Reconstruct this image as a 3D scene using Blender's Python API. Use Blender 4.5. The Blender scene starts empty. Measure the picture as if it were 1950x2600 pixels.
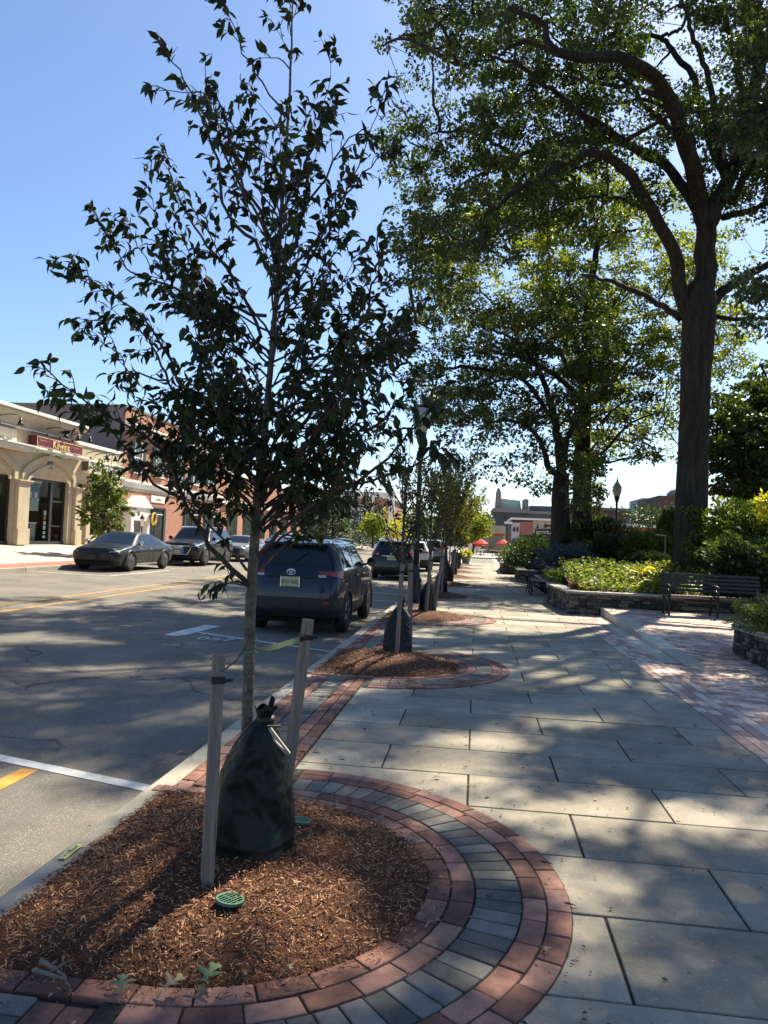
import bpy, bmesh, math, random
import numpy as np
from mathutils import Vector, Matrix, noise as mnoise
S = bpy.context.scene
COL = S.collection
rad = math.radians
random.seed(7)
RNG = np.random.default_rng(7)

# ------------------------------------------------------------------ camera, sky, sun, exposure
F, CX, CY, EYE = 1900.0, 975.0, 1300.0, 1.6
VPX, VPY, ROLL = 1210.0, 1378.0, rad(2.3)
_s = np.array([(VPX - CX) / F, -(VPY - CY) / F, 1.0])
_u = np.array([math.sin(ROLL), math.cos(ROLL), 0.0]); _u[2] = -(_s[0] * _u[0] + _s[1] * _u[1])
_Y = _s / np.linalg.norm(_s); _Z = _u / np.linalg.norm(_u); _X = np.cross(_Y, _Z)
if _X[0] < 0: _X = -_X
CAMR = np.array([_X, _Y, _Z])
cam = bpy.data.cameras.new('camera')
cam.sensor_fit = 'VERTICAL'; cam.sensor_height = 36.0; cam.lens = 36.0 * F / 2600.0
cam.clip_start = 0.05; cam.clip_end = 3000
camo = bpy.data.objects.new('camera', cam); COL.objects.link(camo)
_m = Matrix([[CAMR[i][0], CAMR[i][1], -CAMR[i][2], (0, 0, EYE)[i]] for i in range(3)] + [[0, 0, 0, 1]])
camo.matrix_world = _m
S.camera = camo
SUN_AZ, SUN_EL = rad(24), rad(48)          # azimuth to the right of straight ahead (+Y)
SUNV = Vector((math.sin(SUN_AZ) * math.cos(SUN_EL), math.cos(SUN_AZ) * math.cos(SUN_EL), math.sin(SUN_EL)))
w = bpy.data.worlds.new('World'); S.world = w; w.use_nodes = True
nt = w.node_tree; nt.nodes.clear()
sky = nt.nodes.new('ShaderNodeTexSky'); sky.sky_type = 'NISHITA'; sky.sun_disc = False
sky.sun_elevation = SUN_EL; sky.sun_rotation = SUN_AZ
sky.air_density = 1.0; sky.dust_density = 0.6; sky.ozone_density = 5.0; sky.altitude = 50
bg = nt.nodes.new('ShaderNodeBackground'); bg.inputs[1].default_value = 0.076
wo = nt.nodes.new('ShaderNodeOutputWorld')
nt.links.new(sky.outputs[0], bg.inputs[0]); nt.links.new(bg.outputs[0], wo.inputs[0])
sl = bpy.data.lights.new('sun', 'SUN'); sl.energy = 5.0; sl.angle = rad(0.55); sl.color = (1.0, 0.885, 0.69)
so = bpy.data.objects.new('sun', sl); COL.objects.link(so)
so.rotation_euler = SUNV.to_track_quat('Z', 'Y').to_euler(); so.location = SUNV * 60
S.view_settings.view_transform = 'Standard'; S.view_settings.look = 'None'
S.view_settings.exposure = 1.3; S.view_settings.gamma = 1.0; S.view_settings.use_curve_mapping = False
S.cycles.use_denoising = True
S.cycles.max_bounces = 6; S.cycles.diffuse_bounces = 3; S.cycles.glossy_bounces = 3
S.cycles.transmission_bounces = 4; S.cycles.transparent_max_bounces = 6
S.cycles.sample_clamp_indirect = 6

# ------------------------------------------------------------------ photograph geometry -> world
def ray(px, py): return CAMR @ np.array([(px - CX) / F, -(py - CY) / F, 1.0])
def P(px, py, Y):
    d = ray(px, py); t = Y / d[1]; return Vector((t * d[0], Y, EYE + t * d[2]))
def G(px, py, z=0.0):
    d = ray(px, py); t = (z - EYE) / d[2]; return Vector((t * d[0], t * d[1], z))
def FX(px, py, X):
    d = ray(px, py); t = X / d[0]; return Vector((X, t * d[1], EYE + t * d[2]))

# ------------------------------------------------------------------ object helpers
def tag(o, label=None, cat=None, group=None, kind=None):
    if label: o['label'] = label
    if cat: o['category'] = cat
    if group: o['group'] = group
    if kind: o['kind'] = kind
    return o
def thing(name, label, cat, loc=(0, 0, 0), rz=0.0, group=None):
    o = bpy.data.objects.new(name, None); COL.objects.link(o)
    o.location = loc; o.rotation_euler = (0, 0, rz); o.empty_display_size = 0.2
    return tag(o, label, cat, group)
def kids(o): return [c for c in COL.objects if c.parent == o]
def copy_tree(o, loc=None, rz=None, label=None, group=None, parent=None):
    c = o.copy(); COL.objects.link(c)
    if parent is not None: c.parent = parent
    if loc is not None: c.location = loc
    if rz is not None: c.rotation_euler = (0, 0, rz)
    if label: c['label'] = label
    if group: c['group'] = group
    for k in list(o.children): copy_tree(k, parent=c)
    return c

class MB:
    def __init__(s): s.v = []; s.f = []; s.m = []; s.mi = 0
    def add(s, vs, fs):
        n = len(s.v); s.v.extend([tuple(p) for p in vs])
        for f in fs: s.f.append(tuple(i + n for i in f)); s.m.append(s.mi)
        return s
    def box(s, c, d, R=None):
        x, y, z = d[0] / 2, d[1] / 2, d[2] / 2
        vs = [Vector((a * x, b * y, e * z)) for e in (-1, 1) for b in (-1, 1) for a in (-1, 1)]
        if R is not None: vs = [R @ q for q in vs]
        c = Vector(c)
        return s.add([q + c for q in vs], [(0, 2, 3, 1), (4, 5, 7, 6), (0, 1, 5, 4), (2, 6, 7, 3), (0, 4, 6, 2), (1, 3, 7, 5)])
    def bx(s, x0, x1, y0, y1, z0, z1):
        return s.box(((x0 + x1) / 2, (y0 + y1) / 2, (z0 + z1) / 2), (abs(x1 - x0), abs(y1 - y0), abs(z1 - z0)))
    def tube(s, pts, r, n=8, cap=True):
        pts = [Vector(p) for p in pts]; k = len(pts)
        if not hasattr(r, '__len__'): r = [r] * k
        t0 = (pts[1] - pts[0]).normalized()
        a = t0.orthogonal().normalized(); vs = []
        for i in range(k):
            t = (pts[min(i + 1, k - 1)] - pts[max(i - 1, 0)])
            if t.length < 1e-9: t = t0
            t.normalize(); a = (a - t * a.dot(t))
            if a.length < 1e-6: a = t.orthogonal()
            a.normalize(); b = t.cross(a)
            for j in range(n):
                th = 2 * math.pi * j / n
                vs.append(pts[i] + (a * math.cos(th) + b * math.sin(th)) * r[i])
        fs = [(i * n + j, i * n + (j + 1) % n, (i + 1) * n + (j + 1) % n, (i + 1) * n + j) for i in range(k - 1) for j in range(n)]
        if cap: fs += [tuple(range(n - 1, -1, -1)), tuple(range((k - 1) * n, k * n))]
        return s.add(vs, fs)
    def lathe(s, prof, n=16, c=(0, 0, 0), ax='z'):
        vs = []
        for (r, z) in prof:
            for j in range(n):
                th = 2 * math.pi * j / n; x, y = r * math.cos(th), r * math.sin(th)
                q = {'z': (x, y, z), 'x': (z, x, y), 'y': (x, z, y)}[ax]
                vs.append((q[0] + c[0], q[1] + c[1], q[2] + c[2]))
        k = len(prof)
        fs = [(i * n + j, i * n + (j + 1) % n, (i + 1) * n + (j + 1) % n, (i + 1) * n + j) for i in range(k - 1) for j in range(n)]
        if prof[0][0] > 1e-6: fs.append(tuple(range(n - 1, -1, -1)))
        if prof[-1][0] > 1e-6: fs.append(tuple(range((k - 1) * n, k * n)))
        return s.add(vs, fs)
    def prism(s, poly, a0, a1, ax='z'):
        def q(u, v, a): return {'z': (u, v, a), 'x': (a, u, v), 'y': (u, a, v)}[ax]
        n = len(poly)
        vs = [q(u, v, a0) for u, v in poly] + [q(u, v, a1) for u, v in poly]
        fs = [tuple(range(n - 1, -1, -1)), tuple(range(n, 2 * n))] + [(i, (i + 1) % n, n + (i + 1) % n, n + i) for i in range(n)]
        return s.add(vs, fs)
    def build(s, name, mats, parent=None, smooth=False, bevel=0, loc=None):
        me = bpy.data.meshes.new(name)
        me.from_pydata(s.v, [], s.f)
        if not isinstance(mats, (list, tuple)): mats = [mats]
        for m in mats: me.materials.append(m)
        if len(mats) > 1: me.polygons.foreach_set('material_index', s.m)
        bm = bmesh.new(); bm.from_mesh(me); bmesh.ops.recalc_face_normals(bm, faces=bm.faces); bm.to_mesh(me); bm.free()
        if smooth: me.polygons.foreach_set('use_smooth', [True] * len(me.polygons))
        me.update()
        o = bpy.data.objects.new(name, me); COL.objects.link(o)
        if parent is not None: o.parent = parent
        if loc is not None: o.location = loc
        if bevel:
            b = o.modifiers.new('edge', 'BEVEL'); b.width = bevel; b.segments = 2; b.limit_method = 'ANGLE'; b.angle_limit = rad(40)
        return o
def from_np(name, V, Fc, mats, parent=None, mi=None, smooth=False, kind=None):
    """V (n,3), Fc (m,k) all faces of k corners, or a list of such arrays"""
    if not isinstance(Fc, list): Fc = [Fc]
    me = bpy.data.meshes.new(name)
    nl = sum(f.size for f in Fc); nf = sum(len(f) for f in Fc)
    me.vertices.add(len(V)); me.vertices.foreach_set('co', np.asarray(V, np.float32).ravel())
    me.loops.add(nl); me.polygons.add(nf)
    me.loops.foreach_set('vertex_index', np.concatenate([f.ravel() for f in Fc]).astype(np.int32))
    tot = np.concatenate([np.full(len(f), f.shape[1]) for f in Fc]); st = np.concatenate([[0], np.cumsum(tot)[:-1]])
    me.polygons.foreach_set('loop_start', st.astype(np.int32))
    if not isinstance(mats, (list, tuple)): mats = [mats]
    for m in mats: me.materials.append(m)
    if mi is not None: me.polygons.foreach_set('material_index', np.asarray(mi, np.int32))
    if smooth: me.polygons.foreach_set('use_smooth', [True] * nf)
    me.update(calc_edges=True); me.validate()
    o = bpy.data.objects.new(name, me); COL.objects.link(o)
    if parent is not None: o.parent = parent
    if kind: o['kind'] = kind
    return o
def text(name, body, size, mat, parent, loc, rot, ext=0.004, align='CENTER', shear=0.0):
    c = bpy.data.curves.new(name, 'FONT'); c.body = body; c.size = size; c.extrude = ext
    c.align_x = align; c.align_y = 'CENTER'; c.materials.append(mat)
    if shear: c.shear = shear
    tmp = bpy.data.objects.new(name + '_curve', c); COL.objects.link(tmp)
    me = bpy.data.meshes.new_from_object(tmp); me.name = name
    bpy.data.objects.remove(tmp)
    o = bpy.data.objects.new(name, me); COL.objects.link(o)
    if not me.materials: me.materials.append(mat)
    o.parent = parent; o.location = loc; o.rotation_euler = rot
    return o
def catmull(pts, n):
    p = np.array([tuple(q) for q in pts], float); k = len(p)
    if k == 2: return p[0] + (p[1] - p[0]) * np.linspace(0, 1, n)[:, None]
    q = np.vstack([2 * p[0] - p[1], p, 2 * p[-1] - p[-2]])
    out = []
    for t in np.linspace(0, k - 1 - 1e-6, n):
        i = int(t); f = t - i; a, b, c, d = q[i], q[i + 1], q[i + 2], q[i + 3]
        out.append(0.5 * ((2 * b) + (c - a) * f + (2 * a - 5 * b + 4 * c - d) * f * f + (3 * b - a - 3 * c + d) * f ** 3))
    return np.array(out)

# ------------------------------------------------------------------ materials
MATS = {}
def mat(name, c1, c2=None, rough=0.7, scale=6.0, detail=5, bump=0.0, bscale=None, spec=0.4, metal=0.0, island=0.0, coat=0.0,
        trans=None, stretch=None, speck=None, emit=None, alpha=None, c3=None, coord='Object', dist=0.01, crack=None, mottle=None):
    """Principled material. c1..c2(..c3) blended by noise; island: amount of per-piece variation; speck=(scale,size,col): dots."""
    m = bpy.data.materials.new(name); m.use_nodes = True
    N = m.node_tree.nodes; L = m.node_tree.links
    b = N['Principled BSDF']; out = N['Material Output']
    b.inputs['Roughness'].default_value = rough; b.inputs['Metallic'].default_value = metal
    b.inputs['Specular IOR Level'].default_value = spec; b.inputs['Coat Weight'].default_value = coat
    b.inputs['Coat Roughness'].default_value = 0.03
    c1 = tuple(c1) + (1,); c2 = (tuple(c2) + (1,)) if c2 else c1
    tc = N.new('ShaderNodeTexCoord'); vec = tc.outputs[coord]
    if stretch:
        mp = N.new('ShaderNodeMapping'); mp.inputs['Scale'].default_value = stretch; L.new(vec, mp.inputs[0]); vec = mp.outputs[0]
    no = N.new('ShaderNodeTexNoise'); no.inputs['Scale'].default_value = scale; no.inputs['Detail'].default_value = detail
    no.inputs['Roughness'].default_value = 0.62; L.new(vec, no.inputs['Vector'])
    cr = N.new('ShaderNodeValToRGB'); cr.color_ramp.elements[0].color = c1; cr.color_ramp.elements[1].color = c2
    cr.color_ramp.elements[0].position = 0.32; cr.color_ramp.elements[1].position = 0.68
    if c3:
        e = cr.color_ramp.elements.new(0.5); e.color = tuple(c3) + (1,)
    fac = no.outputs['Fac']
    if island:
        ge = N.new('ShaderNodeNewGeometry'); mx = N.new('ShaderNodeMix'); mx.data_type = 'FLOAT'
        mx.inputs[0].default_value = island
        L.new(fac, mx.inputs[2]); L.new(ge.outputs['Random Per Island'], mx.inputs[3]); fac = mx.outputs[0]
    L.new(fac, cr.inputs[0]); colr = cr.outputs[0]
    if speck:
        vo = N.new('ShaderNodeTexNoise'); vo.inputs['Scale'].default_value = speck[0]; vo.inputs['Detail'].default_value = 2
        L.new(tc.outputs[coord], vo.inputs['Vector'])
        r2 = N.new('ShaderNodeValToRGB'); r2.color_ramp.elements[0].position = speck[1]; r2.color_ramp.elements[1].position = min(1, speck[1] + 0.08)
        L.new(vo.outputs['Fac'], r2.inputs[0])
        m2 = N.new('ShaderNodeMix'); m2.data_type = 'RGBA'; m2.inputs[7].default_value = tuple(speck[2]) + (1,)
        L.new(r2.outputs[0], m2.inputs[0]); L.new(colr, m2.inputs[6]); colr = m2.outputs[2]
    if mottle:      # mottle=(scale, low, high): broad stains
        n3 = N.new('ShaderNodeTexNoise'); n3.inputs['Scale'].default_value = mottle[0]; n3.inputs['Detail'].default_value = 7; n3.inputs['Roughness'].default_value = .7
        L.new(tc.outputs[coord], n3.inputs['Vector'])
        mr = N.new('ShaderNodeMapRange'); mr.inputs['From Min'].default_value = .35; mr.inputs['From Max'].default_value = .62
        mr.inputs['To Min'].default_value = mottle[1]; mr.inputs['To Max'].default_value = mottle[2]; L.new(n3.outputs['Fac'], mr.inputs[0])
        m3 = N.new('ShaderNodeMix'); m3.data_type = 'RGBA'; m3.blend_type = 'MULTIPLY'; m3.inputs[0].default_value = 1
        L.new(colr, m3.inputs[6]); L.new(mr.outputs[0], m3.inputs[7]); colr = m3.outputs[2]
    if crack:       # crack=(scale, width, colour)
        nd = N.new('ShaderNodeTexNoise'); nd.inputs['Scale'].default_value = 1.1; nd.inputs['Detail'].default_value = 6; L.new(tc.outputs[coord], nd.inputs['Vector'])
        va = N.new('ShaderNodeVectorMath'); va.operation = 'MULTIPLY_ADD'; va.inputs[1].default_value = (1.3, 1.3, 0); L.new(nd.outputs['Color'], va.inputs[0]); L.new(tc.outputs[coord], va.inputs[2])
        v4 = N.new('ShaderNodeTexVoronoi'); v4.feature = 'DISTANCE_TO_EDGE'; v4.inputs['Scale'].default_value = crack[0]; L.new(va.outputs[0], v4.inputs['Vector'])
        r4 = N.new('ShaderNodeValToRGB'); r4.color_ramp.elements[0].color = (1, 1, 1, 1); r4.color_ramp.elements[1].color = (0, 0, 0, 1); r4.color_ramp.elements[1].position = crack[1]; L.new(v4.outputs['Distance'], r4.inputs[0])
        n5 = N.new('ShaderNodeTexNoise'); n5.inputs['Scale'].default_value = .35; L.new(tc.outputs[coord], n5.inputs['Vector'])
        r5 = N.new('ShaderNodeValToRGB'); r5.color_ramp.elements[0].position = .46; r5.color_ramp.elements[1].position = .56; L.new(n5.outputs['Fac'], r5.inputs[0])
        mm4 = N.new('ShaderNodeMath'); mm4.operation = 'MULTIPLY'; L.new(r4.outputs[0], mm4.inputs[0]); L.new(r5.outputs[0], mm4.inputs[1])
        m4 = N.new('ShaderNodeMix'); m4.data_type = 'RGBA'; m4.inputs[7].default_value = tuple(crack[2]) + (1,); L.new(mm4.outputs[0], m4.inputs[0]); L.new(colr, m4.inputs[6]); colr = m4.outputs[2]
    L.new(colr, b.inputs['Base Color'])
    if bump:
        n2 = N.new('ShaderNodeTexNoise'); n2.inputs['Scale'].default_value = bscale or scale * 4; n2.inputs['Detail'].default_value = 6
        L.new(vec, n2.inputs['Vector'])
        bp = N.new('ShaderNodeBump'); bp.inputs['Strength'].default_value = bump; bp.inputs['Distance'].default_value = dist
        L.new(n2.outputs['Fac'], bp.inputs['Height']); L.new(bp.outputs[0], b.inputs['Normal'])
    if trans:
        tr = N.new('ShaderNodeBsdfTranslucent'); ms = N.new('ShaderNodeMixShader'); ms.inputs[0].default_value = trans[0]
        mm = N.new('ShaderNodeMix'); mm.data_type = 'RGBA'; mm.blend_type = 'MULTIPLY'; mm.inputs[0].default_value = 1.0
        mm.inputs[7].default_value = tuple(trans[1]) + (1,); L.new(colr, mm.inputs[6]); L.new(mm.outputs[2], tr.inputs[0])
        L.new(b.outputs[0], ms.inputs[1]); L.new(tr.outputs[0], ms.inputs[2]); L.new(ms.outputs[0], out.inputs[0])
    if emit:
        b.inputs['Emission Color'].default_value = tuple(emit[0]) + (1,); b.inputs['Emission Strength'].default_value = emit[1]
    MATS[name] = m
    return m
def brick_mat(name, ca, cb, mortar, bw=0.21, bh=0.075, gap=0.010):
    m = bpy.data.materials.new(name); m.use_nodes = True
    N = m.node_tree.nodes; L = m.node_tree.links; b = N['Principled BSDF']; b.inputs['Roughness'].default_value = 0.85
    ge = N.new('ShaderNodeNewGeometry'); sx = N.new('ShaderNodeSeparateXYZ'); L.new(ge.outputs['Position'], sx.inputs[0])
    ad = N.new('ShaderNodeMath'); ad.operation = 'ADD'; L.new(sx.outputs[0], ad.inputs[0]); L.new(sx.outputs[1], ad.inputs[1])
    cb_ = N.new('ShaderNodeCombineXYZ'); L.new(ad.outputs[0], cb_.inputs[0]); L.new(sx.outputs[2], cb_.inputs[1])
    br = N.new('ShaderNodeTexBrick'); L.new(cb_.outputs[0], br.inputs['Vector'])
    br.inputs['Color1'].default_value = tuple(ca) + (1,); br.inputs['Color2'].default_value = tuple(cb) + (1,); br.inputs['Mortar'].default_value = tuple(mortar) + (1,)
    br.inputs['Scale'].default_value = 1.0; br.inputs['Mortar Size'].default_value = gap / 2
    br.inputs['Brick Width'].default_value = bw; br.inputs['Row Height'].default_value = bh
    no = N.new('ShaderNodeTexNoise'); no.inputs['Scale'].default_value = 0.8; no.inputs['Detail'].default_value = 6; L.new(ge.outputs['Position'], no.inputs['Vector'])
    mp = N.new('ShaderNodeMapRange'); mp.inputs['To Min'].default_value = 0.72; mp.inputs['To Max'].default_value = 1.25; L.new(no.outputs['Fac'], mp.inputs[0])
    mx = N.new('ShaderNodeMix'); mx.data_type = 'RGBA'; mx.blend_type = 'MULTIPLY'; mx.inputs[0].default_value = 1
    L.new(br.outputs['Color'], mx.inputs[6]); L.new(mp.outputs[0], mx.inputs[7]); L.new(mx.outputs[2], b.inputs['Base Color'])
    return m
# ------------------------------------------------------------------ ground materials
M_slab = mat('slab_concrete', (0.240, 0.217, 0.168), (0.360, 0.324, 0.252), 0.85, 2.6, 10, 0.7, 120, island=0.45, speck=(70, 0.645, (0.46, 0.43, 0.36)), dist=0.006, mottle=(1.5, .62, 1.12))
M_joint = mat('joint_dirt', (0.018, 0.016, 0.013), (0.04, 0.034, 0.026), 0.95, 20)
M_kerb = mat('kerb_concrete', (0.27, 0.25, 0.20), (0.40, 0.37, 0.30), 0.85, 2.5, 8, 0.35, 120, speck=(120, 0.68, (0.16, 0.15, 0.13)), dist=0.004)
M_redbrick = mat('red_paver', (0.165, 0.074, 0.053), (0.34, 0.185, 0.14), 0.85, 3.0, 6, 0.3, 180, island=0.7, c3=(0.275, 0.125, 0.09), speck=(240, 0.66, (0.36, 0.22, 0.18)), dist=0.004, mottle=(6, .5, 1.1))
M_greybrick = mat('grey_paver', (0.110, 0.102, 0.088), (0.215, 0.198, 0.170), 0.85, 3.0, 6, 0.3, 180, island=0.65, speck=(240, 0.66, (0.34, 0.33, 0.31)), dist=0.004, mottle=(5, .6, 1.05))
M_asphalt = mat('asphalt', (0.106, 0.097, 0.080), (0.182, 0.165, 0.136), 0.9, 0.55, 9, 0.9, 240, speck=(150, 0.585, (0.42, 0.40, 0.35)), dist=0.006, mottle=(.9, .78, 1.1), crack=(.42, .012, (.02, .02, .02)))
M_white = mat('road_paint_white', (0.50, 0.50, 0.49), (0.80, 0.80, 0.78), 0.7, 5, 8, 0.3, 160, speck=(70, 0.66, (0.22, 0.21, 0.2)), dist=0.004, crack=(1.6, .02, (.1, .1, .1)), mottle=(3, .7, 1))
M_yellow = mat('road_paint_yellow', (0.42, 0.20, 0.025), (0.66, 0.35, 0.05), 0.7, 5, 8, 0.3, 160, speck=(60, 0.64, (0.20, 0.16, 0.09)), dist=0.004, mottle=(3, .7, 1))
M_soil = mat('mulch_soil', (0.055, 0.022, 0.010), (0.15, 0.060, 0.025), 0.95, 30, 8, 1.0, 90, dist=0.02)
M_chip = mat('mulch_chip', (0.060, 0.020, 0.009), (0.48, 0.26, 0.14), 0.85, 20, 4, island=0.92, c3=(0.18, 0.064, 0.024))
M_earth = mat('earth', (0.05, 0.045, 0.03), (0.10, 0.085, 0.055), 0.95, 2, 8)
M_pinkpave = mat('far_paving', (0.42, 0.35, 0.28), (0.56, 0.47, 0.38), 0.85, 1.2, 7)
M_plaza = mat('plaza_paver', (0.34, 0.24, 0.20), (0.62, 0.49, 0.41), 0.85, 3.0, 6, 0.2, 150, island=0.8, c3=(0.43, 0.31, 0.26), dist=0.003)
M_pale = mat('pale_paver', (0.40, 0.37, 0.31), (0.58, 0.54, 0.46), 0.85, 3.0, 6, 0.2, 150, island=0.7, dist=0.003)

def road_z(x):
    if x > -1.98: return -0.15
    return -0.15 + 0.20 * min(1.0, (-1.98 - x) / 12.7)
END = 60.0     # the near pavement ends at the cross street

# terrain below everything, out to the horizon
mb = MB(); mb.add([(-900, -200, -0.45), (900, -200, -0.45), (900, 1500, -0.45), (-900, 1500, -0.45)], [(0, 1, 2, 3)])
tag(mb.build('ground', M_earth), kind='structure')
# road, with its slight fall to the near gutter, and the cross street
mb = MB()
xs = [-1.975, -5, -8.5, -11.5, -14.65]; ys = [-12, -4, 2, 6, 10, 15, 20, 30, 45, END + 1, 84, 130, 260]
vs = [(x, y, road_z(x)) for y in ys for x in xs]; n = len(xs)
mb.add(vs, [(i * n + j, i * n + j + 1, (i + 1) * n + j + 1, (i + 1) * n + j) for i in range(len(ys) - 1) for j in range(n - 1)])
mb.add([(-1.975, END, -0.15), (60, END, -0.15), (60, 84, -0.15), (-1.975, 84, -0.15)], [(0, 1, 2, 3)])
tag(mb.build('road', M_asphalt), kind='structure')

# near kerb in cast lengths
mb = MB(); y = -6.2
while y < END:
    L_ = 3.05
    mb.bx(-1.98, -1.832, y + 0.004, y + L_ - 0.004, -0.3, 0.004 + random.uniform(-0.002, 0.002)); y += L_
tag(mb.build('kerb', M_kerb, bevel=0.018), kind='structure')
# slab bedding + brick bedding (dark joints)
mb = MB(); mb.add([(-1.84, -8, -0.012), (12, -8, -0.012), (12, END, -0.012), (-1.84, END, -0.012)], [(0, 1, 2, 3)])
tag(mb.build('paving_bed', M_joint), kind='structure')

BEDS = [3.5, 9.6, 15.75, 21.9, 28.0, 34.1, 40.3, 46.4, 52.5]
BX, RIN, ROUT = -1.11, 0.95, 1.585
def in_bed(x, y, r=ROUT):
    for c in BEDS:
        if abs(y - c) < r:
            if x < BX or math.hypot(x - BX, y - c) < r: return True
    return False
# concrete slabs 0.62 x 1.2, broken bond; every sixth joint is wide
mb = MB(); k = -14
while 2.79 + 0.62 * k < END - 0.3:
    y0 = 2.79 + 0.62 * k; off = 0.61 if k % 2 == 0 else 0.0
    xsj = sorted([-1.19, 2.262] + [x for x in (off - 1.83, off - 0.61, off + 0.61, off + 1.83, off - 1.22, off, off + 1.22) if False] + [off + 1.217 * q for q in (-2, -1, 0, 1, 2) if -1.1 < off + 1.217 * q < 2.2])
    wide = 0.016 if (k - 1) % 6 == 0 else 0.005
    for a, b in zip(xsj[:-1], xsj[1:]):
        if b - a < 0.05: continue
        ga, gb = 0.006, 0.006
        t = random.uniform(-0.0025, 0.0025)
        mb.bx(a + ga, b - gb, y0 + wide, y0 + 0.62 - 0.005, -0.06, t)
    k += 1
tag(mb.build('pavement_slabs', M_slab, bevel=0.006), kind='structure')

def paver(mb, cx, cy, lx, ly, ang, z=0.008, h=0.05):
    R = Matrix.Rotation(ang, 3, 'Z') @ Matrix.Rotation(random.uniform(-.006, .006), 3, 'X') @ Matrix.Rotation(random.uniform(-.006, .006), 3, 'Y')
    mb.box((cx, cy, z - h / 2 + random.uniform(-.003, .002)), (lx - .007, ly - .007, h), R)
red, grey = MB(), MB()
# kerb-side band: two red stretcher courses, grey headers, two red stretcher courses
courses = [(-1.778, 's', red), (-1.672, 's', red), (-1.514, 'h', grey), (-1.356, 's', red), (-1.248, 's', red)]
for (cx, t, m_) in courses:
    st = 0.205 if t == 's' else 0.105; y = -3.0 + random.random() * .1
    while y < END - 0.2:
        if not in_bed(cx, y + st / 2, 1.06 if True else 0):
            if t == 's': paver(m_, cx, y + st / 2, 0.105, 0.205, 0)
            else: paver(m_, cx, y + st / 2, 0.205, 0.105, 0)
        y += st
# mortar sheets and ring courses round each bed
mbm = MB()
for bi, c in enumerate(BEDS):
    n = 40
    ring = [(BX + math.cos(a) * ROUT, c + math.sin(a) * ROUT) for a in np.linspace(-math.pi / 2, math.pi / 2, n)]
    poly = [(-1.19, c - ROUT)] + ring + [(-1.19, c + ROUT)]
    mbm.add([(x, y, 0.004) for x, y in poly], [tuple(range(len(poly)))])
    for (rr, t, m_) in [(0.995, 's', red), (1.105, 's', red), (1.265, 'h', grey), (1.423, 's', red), (1.53, 's', red)]:
        st = 0.205 if t == 's' else 0.103
        if bi > 3: st *= 2 if t == 'h' else 1
        na = max(6, int(round(math.pi * rr / st))); da = math.pi / na
        for i in range(na):
            a = -math.pi / 2 + (i + 0.5) * da
            w_, l_ = (0.108, rr * da) if t == 's' else (0.208, rr * da)
            # wedge shaped paver
            r0, r1 = rr - w_ / 2 + .004, rr + w_ / 2 - .004; g = .0035 / rr
            zt = 0.012 + random.uniform(-.003, .002)
            cs = [(BX + r * math.cos(t_), c + r * math.sin(t_)) for r, t_ in ((r0, a - da / 2 + g), (r1, a - da / 2 + g), (r1, a), (r1, a + da / 2 - g), (r0, a + da / 2 - g), (r0, a))]
            m_.prism(cs, -0.03, zt)
        # straight run of the innermost courses to the kerb
        if rr < 1.06:
            for sgn in (-1, 1):
                x = BX
                while x > -1.75:
                    paver(m_, x - 0.1025, c + sgn * rr, 0.205, 0.108, 0, 0.012); x -= 0.205
tag(mbm.build('ring_bedding', M_joint), kind='structure')
tag(red.build('red_brick_paving', M_redbrick, bevel=0.006), kind='structure')
tag(grey.build('grey_brick_paving', M_greybrick, bevel=0.006), kind='structure')

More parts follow.
